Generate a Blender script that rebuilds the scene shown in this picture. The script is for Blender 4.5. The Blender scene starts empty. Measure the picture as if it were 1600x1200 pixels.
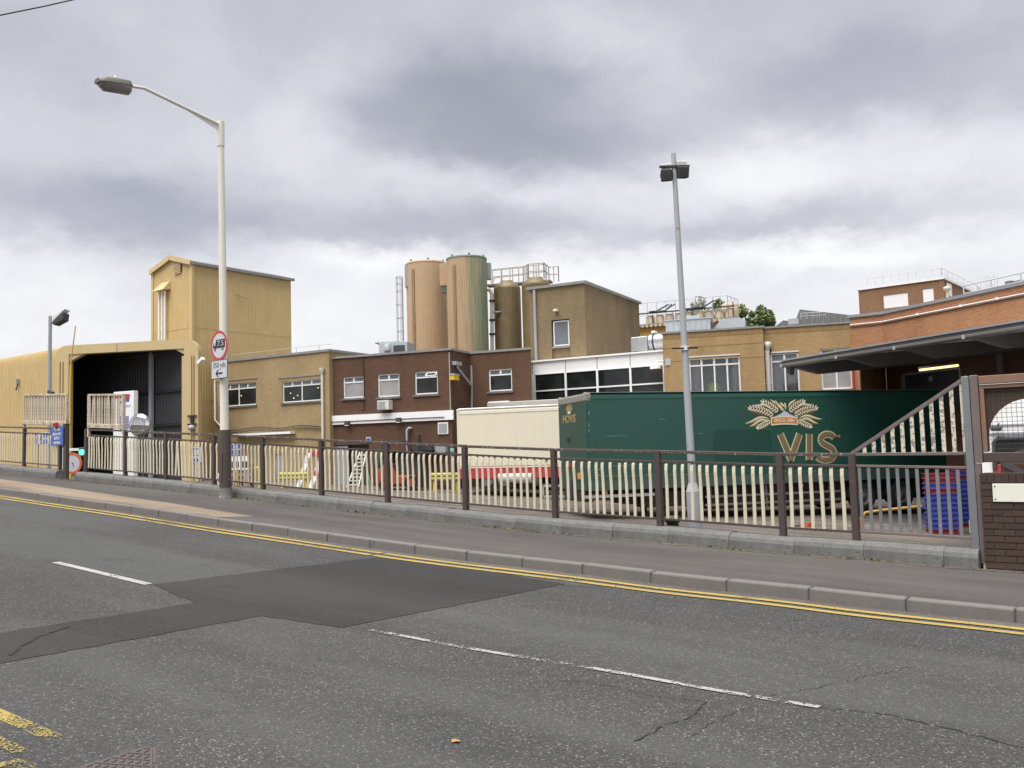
import bpy, bmesh, math, random
from mathutils import Vector, Matrix, noise
random.seed(7)
SC = bpy.context.scene
COL = SC.collection
R_ = math.radians
PI = math.pi
# ------------------------------------------------------------------ camera
EYE = 1.66                       # eye height over the near pavement (metres)
FOC = 1400.0                     # focal length in pixels of the 1600 px wide photograph
YAW, ROLL, PITCH = R_(37.06), 0.028, math.atan(105 / 1400.)
cam_d = bpy.data.cameras.new('camera')
cam = bpy.data.objects.new('camera', cam_d); COL.objects.link(cam)
CR = Matrix.Rotation(YAW, 3, 'Z') @ Matrix.Rotation(PI / 2 + PITCH, 3, 'X') @ Matrix.Rotation(-ROLL, 3, 'Z')
cam.rotation_euler = CR.to_euler()
cam.location = (0, 0, EYE)
cam_d.sensor_width = 36; cam_d.lens = 36 * FOC / 1600
cam_d.clip_start = 0.05; cam_d.clip_end = 3000
SC.camera = cam
SC.render.resolution_x, SC.render.resolution_y = 1024, 768
SC.view_settings.view_transform = 'Standard'
SC.view_settings.look = 'None'
SC.view_settings.exposure = 2.15
SC.view_settings.gamma = 1.0
SC.view_settings.use_curve_mapping = False
CAM = Vector((0, 0, EYE))
FW = Vector((-math.sin(YAW), math.cos(YAW), 0)); RT = Vector((math.cos(YAW), math.sin(YAW), 0))

def ray(px, py):
    return CR @ Vector(((px - 800) / FOC, -(py - 600) / FOC, -1.0))

# ------------------------------------------------------------------ sky and sun
SD0 = -FW * 0.75 - RT * 0.6
SUN_EL, SUN_AZ = R_(70), math.atan2(SD0.y, SD0.x)
world = bpy.data.worlds.new('World'); SC.world = world; world.use_nodes = True
def build_sky():
    nt = world.node_tree; nt.nodes.clear(); N = nt.nodes.new; L = nt.links.new
    def m(op, a, b=None, c=None):
        n = N('ShaderNodeMath'); n.operation = op
        for i, x in enumerate((a, b, c)):
            if x is None: continue
            if isinstance(x, (int, float)): n.inputs[i].default_value = x
            else: L(x, n.inputs[i])
        return n.outputs[0]
    tc = N('ShaderNodeTexCoord'); sep = N('ShaderNodeSeparateXYZ'); L(tc.outputs['Generated'], sep.inputs[0])
    x, y, z = sep.outputs
    zc = m('MAXIMUM', z, 0.0)
    # cloud layer plane coordinates
    den = m('ADD', zc, 0.42)
    comb = N('ShaderNodeCombineXYZ'); L(m('DIVIDE', x, den), comb.inputs[0]); L(m('DIVIDE', y, den), comb.inputs[1])
    def nz(scale, det, rough, off=0.0, dist=0.0):
        mp = N('ShaderNodeMapping'); mp.inputs['Location'].default_value = (off, off * .7, off * .3)
        L(comb.outputs[0], mp.inputs[0])
        n = N('ShaderNodeTexNoise'); n.inputs['Scale'].default_value = scale; n.inputs['Detail'].default_value = det
        n.inputs['Roughness'].default_value = rough; n.inputs['Distortion'].default_value = dist
        L(mp.outputs[0], n.inputs['Vector']); return n.outputs['Fac']
    az0 = m('ARCTAN2', y, x); el0 = m('ARCSINE', z)
    az = m('ADD', az0, m('MULTIPLY', m('SUBTRACT', nz(4.2, 6, .62, 3.1), .5), .13))
    az = m('ADD', az, m('MULTIPLY', m('SUBTRACT', nz(12, 5, .6, 6.3), .5), .035))
    el = m('ADD', el0, m('MULTIPLY', m('SUBTRACT', nz(4.6, 6, .6, 9.7), .5), .085))
    el = m('ADD', el, m('MULTIPLY', m('SUBTRACT', nz(13, 5, .6, 1.3), .5), .03))
    v = m('MULTIPLY', m('SUBTRACT', nz(2.6, 7, .58, 5.0, .3), .5), .42)
    v = m('ADD', v, m('MULTIPLY', m('SUBTRACT', nz(8.0, 6, .6, 2.0), .5), .20))
    # brighter band low over the horizon (thinner cloud)
    v = m('ADD', v, m('MULTIPLY', m('SMOOTH_MIN', m('SUBTRACT', 1.0, m('DIVIDE', m('MAXIMUM', el, 0.0), .26)), 1.0, .1), .26))
    v = m('ADD', v, .67)
    # the individual cloud banks: (px, py, half width, half height, amount)
    banks = [(690, 165, 200, 70, -.40), (900, 235, 160, 45, -.34), (800, 120, 130, 55, -.12), (1330, 125, 230, 45, -.24), (1480, 190, 190, 40, -.16),
             (200, 335, 190, 48, -.34), (60, 240, 120, 90, -.10), (330, 310, 110, 42, -.10), (640, 355, 200, 24, -.26), (900, 370, 200, 20, -.18), (1230, 350, 130, 26, -.22),
             (1480, 330, 130, 30, -.10), (110, 90, 150, 50, -.14), (430, 50, 120, 40, -.06),
             (545, 110, 70, 40, .18), (470, 190, 60, 60, .20), (900, 60, 120, 40, .22), (1270, 250, 190, 35, .26), (850, 290, 110, 28, .14), (650, 275, 90, 22, .16),
             (600, 395, 130, 18, .22), (1000, 420, 300, 30, .20), (1350, 390, 150, 22, .20), (60, 440, 120, 50, .12), (1540, 240, 90, 40, .1), (560, 460, 120, 50, .12)]
    for px, py, rx, ry, amt in banks:
        d = ray(px, py).normalized(); a0 = math.atan2(d.y, d.x); e0 = math.asin(d.z)
        da = m('DIVIDE', m('SUBTRACT', az, a0), rx / FOC); de = m('DIVIDE', m('SUBTRACT', el, e0), ry / FOC)
        r2 = m('ADD', m('MULTIPLY', da, da), m('MULTIPLY', de, de))
        g = m('POWER', 2.718, m('MULTIPLY', m('POWER', r2, 1.4), -.62))
        v = m('ADD', v, m('MULTIPLY', g, amt * .88))
    cr = N('ShaderNodeValToRGB'); L(v, cr.inputs[0]); e = cr.color_ramp.elements
    K = .225                                         # display radiance -> scene radiance at this exposure
    c_ = lambda *v: (*[x * K for x in v], 1)
    e[0].position = 0.0; e[0].color = c_(.345, .355, .418); e[1].position = 1.0; e[1].color = c_(1.02, 1.02, 1.03)
    for p, c in ((.25, c_(.43, .440, .506)), (.5, c_(.605, .613, .675)), (.75, c_(.825, .829, .862))):
        k = e.new(p); k.color = c
    st = N('ShaderNodeTexSky'); st.sky_type = 'NISHITA'; st.sun_disc = False
    st.sun_elevation = SUN_EL; st.sun_rotation = PI / 2 - SUN_AZ
    b1 = N('ShaderNodeBackground'); L(cr.outputs[0], b1.inputs[0]); b1.inputs[1].default_value = 1.0
    b2 = N('ShaderNodeBackground'); L(st.outputs[0], b2.inputs[0]); b2.inputs[1].default_value = 0.05
    mx = N('ShaderNodeMixShader'); mx.inputs[0].default_value = 0.04
    L(b1.outputs[0], mx.inputs[1]); L(b2.outputs[0], mx.inputs[2])
    out = N('ShaderNodeOutputWorld'); L(mx.outputs[0], out.inputs[0])
build_sky()
sun_d = bpy.data.lights.new('sun', 'SUN'); sun_d.energy = 1.5; sun_d.angle = R_(60); sun_d.color = (1, .98, .94)
sun = bpy.data.objects.new('sun', sun_d); COL.objects.link(sun)
sd = Vector((math.cos(SUN_AZ) * math.cos(SUN_EL), math.sin(SUN_AZ) * math.cos(SUN_EL), math.sin(SUN_EL)))
sun.rotation_euler = sd.to_track_quat('Z', 'Y').to_euler()

# ------------------------------------------------------------------ mesh helpers
class MB:
    def __init__(s): s.v = []; s.f = []; s.sm = []
    def add(s, vs, fs, smooth=False):
        b = len(s.v); s.v += [tuple(p) for p in vs]
        for f in fs: s.f.append([b + i for i in f]); s.sm.append(smooth)
        return s
    def poly(s, pts): return s.add(pts, [list(range(len(pts)))])
    def box(s, x0, x1, y0, y1, z0, z1):
        if x0 > x1: x0, x1 = x1, x0
        if y0 > y1: y0, y1 = y1, y0
        if z0 > z1: z0, z1 = z1, z0
        return s.add([(x0, y0, z0), (x1, y0, z0), (x1, y1, z0), (x0, y1, z0), (x0, y0, z1), (x1, y0, z1), (x1, y1, z1), (x0, y1, z1)],
                     [(0, 3, 2, 1), (4, 5, 6, 7), (0, 1, 5, 4), (1, 2, 6, 5), (2, 3, 7, 6), (3, 0, 4, 7)])
    def bar(s, p0, p1, w, h, up=(0, 0, 1), w1=None, h1=None):
        p0 = Vector(p0); p1 = Vector(p1); d = (p1 - p0).normalized(); up = Vector(up)
        if abs(d.dot(up)) > .99: up = Vector((0, 1, 0))
        a = d.cross(up).normalized(); b = a.cross(d).normalized()
        w1 = w if w1 is None else w1; h1 = h if h1 is None else h1
        vs = [p + a * (sx * ww / 2) + b * (sy * hh / 2) for p, ww, hh in ((p0, w, h), (p1, w1, h1)) for sx, sy in ((-1, -1), (1, -1), (1, 1), (-1, 1))]
        return s.add(vs, [(0, 1, 2, 3), (7, 6, 5, 4), (0, 4, 5, 1), (1, 5, 6, 2), (2, 6, 7, 3), (3, 7, 4, 0)])
    def tube(s, pts, r, n=8, caps=True, r1=None):
        pts = [Vector(p) for p in pts]; k = len(pts); vs = []; prev = None
        for i, p in enumerate(pts):
            d = (pts[min(i + 1, k - 1)] - pts[max(i - 1, 0)]).normalized()
            if prev is None:
                up = Vector((0, 0, 1)) if abs(d.z) < .9 else Vector((1, 0, 0))
                a = d.cross(up).normalized()
            else: a = (prev - d * prev.dot(d)).normalized()
            prev = a; b = d.cross(a); rr = r if r1 is None else r + (r1 - r) * i / (k - 1)
            vs += [p + (a * math.cos(t) + b * math.sin(t)) * rr for t in (2 * PI * j / n for j in range(n))]
        fs = [(i * n + j, i * n + (j + 1) % n, (i + 1) * n + (j + 1) % n, (i + 1) * n + j) for i in range(k - 1) for j in range(n)]
        s.add(vs, fs, n > 5)
        if caps:
            s.add(vs[:n], [tuple(range(n - 1, -1, -1))]); s.add(vs[-n:], [tuple(range(n))])
        return s
    def cyl(s, p0, p1, r, r1=None, n=16): return s.tube([p0, p1], r, n, True, r1)
    def lathe(s, c, prof, n=24, smooth=True):
        vs = []; m = len(prof)
        for r, z in prof: vs += [(c[0] + r * math.cos(2 * PI * j / n), c[1] + r * math.sin(2 * PI * j / n), c[2] + z) for j in range(n)]
        return s.add(vs, [(i * n + j, i * n + (j + 1) % n, (i + 1) * n + (j + 1) % n, (i + 1) * n + j) for i in range(m - 1) for j in range(n)], smooth)
    def prism(s, pts, y0, y1):        # polygon in local x-z, extruded along y
        n = len(pts)
        vs = [(x, y0, z) for x, z in pts] + [(x, y1, z) for x, z in pts]
        return s.add(vs, [tuple(range(n - 1, -1, -1)), tuple(range(n, 2 * n))] + [(i, (i + 1) % n, n + (i + 1) % n, n + i) for i in range(n)])
    def mesh(s, name):
        me = bpy.data.meshes.new(name); me.from_pydata(s.v, [], s.f); me.update()
        me.polygons.foreach_set('use_smooth', s.sm)
        uv = me.uv_layers.new(name='UVMap').data; vv = me.vertices
        for p in me.polygons:
            n = p.normal; ax = abs(n.x); ay = abs(n.y); az = abs(n.z)
            for li, vi in zip(p.loop_indices, p.vertices):
                c = vv[vi].co
                uv[li].uv = (c.x, c.y) if az > ax and az > ay else ((c.x, c.z) if ay >= ax else (c.y, c.z))
        return me
    def build(s, name, mat, parent=None, bevel=0.0, seg=2, fix=True):
        me = s.mesh(name)
        if fix:
            bm = bmesh.new(); bm.from_mesh(me); bmesh.ops.recalc_face_normals(bm, faces=bm.faces); bm.to_mesh(me); bm.free()
        o = bpy.data.objects.new(name, me); COL.objects.link(o); me.materials.append(mat)
        if parent: o.parent = parent
        if bevel:
            b = o.modifiers.new('bevel', 'BEVEL'); b.width = bevel; b.segments = seg; b.limit_method = 'ANGLE'; b.angle_limit = R_(40)
        return o

def tag(o, label=None, cat=None, group=None, kind=None):
    for k, v in (('label', label), ('category', cat), ('group', group), ('kind', kind)):
        if v: o[k] = v
    return o
def thing(name, label, cat, loc=(0, 0, 0), rz=0.0, group=None):
    o = bpy.data.objects.new(name, None); COL.objects.link(o); o.empty_display_size = .2
    o.location = loc; o.rotation_euler = (0, 0, rz)
    return tag(o, label, cat, group)
def copy_tree(o, parent=None):
    c = o.copy(); COL.objects.link(c)
    if parent: c.parent = parent
    for ch in list(o.children): copy_tree(ch, c)
    return c
def share(src, parent, loc=(0, 0, 0), rot=(0, 0, 0), scale=(1, 1, 1)):
    c = src.copy(); COL.objects.link(c); c.parent = parent; c.location = loc; c.rotation_euler = rot; c.scale = scale
    return c

class Frame:
    """a vertical wall plane standing in the yard: x along it, y into it, z up"""
    def __init__(s, px, depth, deg, z=0.0, org=None, py=600):
        if org is None:
            r = ray(px, py); org = CAM + r * (depth / r.dot(FW))
        s.o = Vector((org[0], org[1], z)); s.a = R_(deg)
        s.M = Matrix.Translation(s.o) @ Matrix.Rotation(s.a, 4, 'Z'); s.I = s.M.inverted()
    def at(s, px, py, y=0.0):
        p = s.I @ CAM; d = s.I.to_3x3() @ ray(px, py); t = (y - p.y) / d.y
        q = p + d * t; return q.x, q.z
    def x(s, px, y=0.0, py=600): return s.at(px, py, y)[0]
    def z(s, px, py, y=0.0): return s.at(px, py, y)[1]
    def rect(s, px0, px1, py0, py1, y=0.0):     # pixel rectangle -> x0,x1,z0,z1 at its middle
        mx = (px0 + px1) / 2; my = (py0 + py1) / 2
        return s.x(px0, y, my), s.x(px1, y, my), s.z(mx, py1, y), s.z(mx, py0, y)
    def depth_for(s, px, x):                    # y where the pixel column meets the plane x = const
        p = s.I @ CAM; d = s.I.to_3x3() @ ray(px, 650); t = (x - p.x) / d.x
        return (p + d * t).y
    def thing(s, name, label, cat, group=None): return thing(name, label, cat, s.o, s.a, group)
    def world(s, x, y, z): return s.M @ Vector((x, y, z))

def at_depth(px, py, d):
    r = ray(px, py); return CAM + r * (d / r.dot(FW))

# ------------------------------------------------------------------ materials
def new_mat(name):
    m = bpy.data.materials.new(name); m.use_nodes = True; nt = m.node_tree
    return m, nt, nt.nodes['Principled BSDF']
def _n(nt, t, **kw):
    n = nt.nodes.new(t)
    for k, v in kw.items(): n.inputs[k].default_value = v
    return n
def _mix(nt, fac, a, b, mode='MIX'):
    n = nt.nodes.new('ShaderNodeMixRGB'); n.blend_type = mode
    for i, x in enumerate((fac, a, b)):
        if hasattr(x, 'links'): nt.links.new(x, n.inputs[i])
        elif isinstance(x, (int, float)): n.inputs[i].default_value = x
        else: n.inputs[i].default_value = (*x, 1)
    return n.outputs[0]
def _ramp(nt, x, *st):
    r = nt.nodes.new('ShaderNodeValToRGB'); nt.links.new(x, r.inputs[0]); e = r.color_ramp.elements
    e[0].position, c0 = st[0]; e[1].position, c1 = st[-1]
    e[0].color = (*c0, 1); e[1].color = (*c1, 1)
    for p, c in st[1:-1]: k = e.new(p); k.color = (*c, 1)
    return r.outputs[0]
def _coord(nt, kind='Object', scale=(1, 1, 1)):
    tc = nt.nodes.new('ShaderNodeTexCoord'); mp = nt.nodes.new('ShaderNodeMapping'); mp.inputs['Scale'].default_value = scale
    nt.links.new(tc.outputs[kind], mp.inputs[0]); return mp.outputs[0]
def _noise(nt, co, scale, det=4, rough=.55, dist=0):
    n = _n(nt, 'ShaderNodeTexNoise', Scale=scale, Detail=det, Roughness=rough, Distortion=dist); nt.links.new(co, n.inputs['Vector']); return n.outputs['Fac']
def _bump(nt, bs, h, strength, dist=.01):
    b = _n(nt, 'ShaderNodeBump', Strength=strength, Distance=dist); nt.links.new(h, b.inputs['Height']); nt.links.new(b.outputs[0], bs.inputs['Normal'])
BW0, BW1 = (0, 0, 0), (1, 1, 1)
def paint(name, col, rough=.5, var=.12, scale=3.0, metal=0.0, rust=0.0, rustcol=(.16, .06, .025), chip=0.0, chipcol=(.2, .2, .19), streak=True, spec=.5, bump=.05, rscale=6.0):
    """painted or bare surface with mottling, vertical streaks, rust and chips"""
    m, nt, bs = new_mat(name); co = _coord(nt)
    c = _mix(nt, _noise(nt, co, scale, 5), tuple(x * (1 - var) for x in col), tuple(min(1, x * (1 + var)) for x in col))
    if streak:
        st = _ramp(nt, _noise(nt, _coord(nt, scale=(5, 5, .35)), 1.0, 4, .6), (.45, BW0), (.8, BW1))
        c = _mix(nt, _mixf(nt, st, var * 2.0), c, tuple(x * .62 for x in col))
    if chip:
        mk = _ramp(nt, _noise(nt, co, 22, 5, .65), (.69 - chip * .32, BW0), (.73 - chip * .32, BW1)); c = _mix(nt, mk, c, chipcol)
    if rust:
        mk = _ramp(nt, _noise(nt, co, rscale, 6, .7), (.66 - rust * .4, BW0), (.74 - rust * .3, BW1)); c = _mix(nt, mk, c, rustcol)
    nt.links.new(c, bs.inputs['Base Color'])
    bs.inputs['Roughness'].default_value = rough; bs.inputs['Metallic'].default_value = metal; bs.inputs['Specular IOR Level'].default_value = spec
    if bump: _bump(nt, bs, _noise(nt, co, 30, 4), bump, .01)
    return m
def _mixf(nt, x, k):
    n = nt.nodes.new('ShaderNodeMath'); n.operation = 'MULTIPLY'; nt.links.new(x, n.inputs[0]); n.inputs[1].default_value = k; return n.outputs[0]
def brick(name, c1, c2, mortar, stain=.25, bw=.225, rh=.075, staincol=None, soldier=False):
    m, nt, bs = new_mat(name); co = _coord(nt, 'UV')
    b = _n(nt, 'ShaderNodeTexBrick', **{'Scale': 1.0, 'Mortar Size': .008, 'Mortar Smooth': .2, 'Bias': -.1, 'Brick Width': bw, 'Row Height': rh})
    nt.links.new(co, b.inputs['Vector'])
    b.inputs['Color1'].default_value = (*c1, 1); b.inputs['Color2'].default_value = (*c2, 1); b.inputs['Mortar'].default_value = (*mortar, 1)
    c = b.outputs['Color']
    c = _mix(nt, .3, c, _ramp(nt, _noise(nt, _coord(nt, 'UV', (4.4, 13.3, 1)), 1.0, 1), (.3, (.75, .75, .75)), (.7, (1.15, 1.15, 1.15))), 'MULTIPLY')
    st = _ramp(nt, _noise(nt, _coord(nt, 'UV', (1.1, .28, 1)), 1.0, 6, .62), (.42, BW0), (.72, BW1))
    c = _mix(nt, _mixf(nt, st, stain), c, staincol or tuple(x * .45 for x in c1))
    c = _mix(nt, .35, c, _ramp(nt, _noise(nt, co, .35, 3), (.3, (.7, .7, .7)), (.7, (1.2, 1.2, 1.2))), 'MULTIPLY')
    nt.links.new(c, bs.inputs['Base Color']); bs.inputs['Roughness'].default_value = .88; bs.inputs['Specular IOR Level'].default_value = .25
    _bump(nt, bs, b.outputs['Fac'], -.4, .008)
    return m
def asphalt(name, base, chips, rough=.85, amt=.5, scale=95, big=.3, bump=.5, stains=True):
    m, nt, bs = new_mat(name); co = _coord(nt)
    v = _n(nt, 'ShaderNodeTexVoronoi', Scale=scale); nt.links.new(co, v.inputs['Vector'])
    sp = nt.nodes.new('ShaderNodeSeparateColor'); nt.links.new(v.outputs['Color'], sp.inputs[0])
    c = _mix(nt, _mixf(nt, _ramp(nt, sp.outputs[0], (.35, BW0), (1, BW1)), amt), base, chips)
    c = _mix(nt, _mixf(nt, _ramp(nt, sp.outputs[1], (.94, BW0), (.965, BW1)), .7), c, tuple(min(1, x * 2.2) for x in chips))
    c = _mix(nt, _mixf(nt, _ramp(nt, sp.outputs[2], (.90, BW0), (.95, BW1)), .35), c, (.17, .10, .075))
    c = _mix(nt, _mixf(nt, _ramp(nt, v.outputs['Distance'], (.25, BW0), (.75, BW1)), .6), c, tuple(x * .35 for x in base))
    c = _mix(nt, big, c, _ramp(nt, _noise(nt, co, .55, 5, .6), (.3, (.6, .6, .6)), (.7, (1.35, 1.33, 1.3))), 'MULTIPLY')
    c = _mix(nt, big, c, _ramp(nt, _noise(nt, _coord(nt, scale=(.25, 1.6, 1)), 1.2, 4, .6), (.35, (.75, .75, .75)), (.7, (1.2, 1.2, 1.2))), 'MULTIPLY')
    if stains:
        c = _mix(nt, _mixf(nt, _ramp(nt, _noise(nt, _coord(nt, scale=(.09, 1.05, 1)), 1.0, 3, .5), (.44, BW0), (.62, BW1)), .38), c, tuple(x * 1.75 for x in base))
        c = _mix(nt, _mixf(nt, _ramp(nt, _noise(nt, co, 1.7, 6, .68), (.58, BW0), (.70, BW1)), .40), c, tuple(x * .55 for x in base))
        c = _mix(nt, _mixf(nt, _ramp(nt, _noise(nt, co, 11, 5, .7), (.66, BW0), (.74, BW1)), .30), c, tuple(x * .5 for x in base))
    nt.links.new(c, bs.inputs['Base Color']); bs.inputs['Roughness'].default_value = rough; bs.inputs['Specular IOR Level'].default_value = .3
    _bump(nt, bs, v.outputs['Distance'], -bump, .006)
    return m
def worn_paint(name, col, wear=.5, scale=60, under=(.085, .085, .083), big=2.0):
    """road paint scuffed through to the asphalt"""
    m, nt, bs = new_mat(name); co = _coord(nt)
    a = _noise(nt, co, scale, 4, .7); b = _noise(nt, co, big, 4, .6)
    s = nt.nodes.new('ShaderNodeMath'); s.operation = 'ADD'; nt.links.new(a, s.inputs[0]); nt.links.new(_mixf(nt, b, .9), s.inputs[1])
    mk = _ramp(nt, s.outputs[0], (.62 + wear * .45, BW1), (.70 + wear * .45, BW0))
    inv = nt.nodes.new('ShaderNodeMath'); inv.operation = 'SUBTRACT'; inv.inputs[0].default_value = 1; nt.links.new(mk, inv.inputs[1])
    c = _mix(nt, _noise(nt, co, 5, 4), tuple(x * .8 for x in col), tuple(min(1, x * 1.1) for x in col))
    c = _mix(nt, inv.outputs[0] if wear >= 0 else mk, c, under)
    nt.links.new(c, bs.inputs['Base Color']); bs.inputs['Roughness'].default_value = .75
    return m
def worn_alpha(name, col, wear=.5, scale=60, big=2.0):
    m = worn_paint(name, col, -1, scale); nt = m.node_tree; bs = nt.nodes['Principled BSDF']; co = _coord(nt)
    for l in list(bs.inputs['Base Color'].links): nt.links.remove(l)
    c = _mix(nt, _noise(nt, co, 5, 4), tuple(x * .8 for x in col), tuple(min(1, x * 1.1) for x in col)); nt.links.new(c, bs.inputs['Base Color'])
    s = nt.nodes.new('ShaderNodeMath'); s.operation = 'ADD'; nt.links.new(_noise(nt, co, scale, 4, .7), s.inputs[0]); nt.links.new(_mixf(nt, _noise(nt, co, big, 4, .6), .8), s.inputs[1])
    nt.links.new(_ramp(nt, s.outputs[0], (.72 + wear * .35, BW0), (.78 + wear * .35, BW1)), bs.inputs['Alpha'])
    return m
def plain(name, col, rough=.5, metal=0.0, spec=.5, emit=None, es=0.0):
    m, nt, bs = new_mat(name); bs.inputs['Base Color'].default_value = (*col, 1)
    bs.inputs['Roughness'].default_value = rough; bs.inputs['Metallic'].default_value = metal; bs.inputs['Specular IOR Level'].default_value = spec
    if emit: bs.inputs['Emission Color'].default_value = (*emit, 1); bs.inputs['Emission Strength'].default_value = es
    return m
def window_glass(name, col=(.012, .014, .014), c2=(.03, .033, .034), rough=.06):
    m, nt, bs = new_mat(name); co = _coord(nt)
    c = _mix(nt, _ramp(nt, _noise(nt, co, .9, 3), (.4, BW0), (.65, BW1)), col, c2); nt.links.new(c, bs.inputs['Base Color'])
    bs.inputs['Roughness'].default_value = rough; bs.inputs['Specular IOR Level'].default_value = .35
    _bump(nt, bs, _noise(nt, co, 1.3, 2), .03, .02)
    return m
def clear_glass(name):
    m, nt, bs = new_mat(name); nt.nodes.remove(bs)
    t = nt.nodes.new('ShaderNodeBsdfTransparent'); t.inputs[0].default_value = (.97, .98, .98, 1); g = nt.nodes.new('ShaderNodeBsdfGlossy'); g.inputs['Roughness'].default_value = .03
    f = nt.nodes.new('ShaderNodeFresnel'); f.inputs[0].default_value = 1.6; x = nt.nodes.new('ShaderNodeMixShader')
    nt.links.new(f.outputs[0], x.inputs[0]); nt.links.new(t.outputs[0], x.inputs[1]); nt.links.new(g.outputs[0], x.inputs[2])
    nt.links.new(x.outputs[0], nt.nodes['Material Output'].inputs[0]); return m

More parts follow.
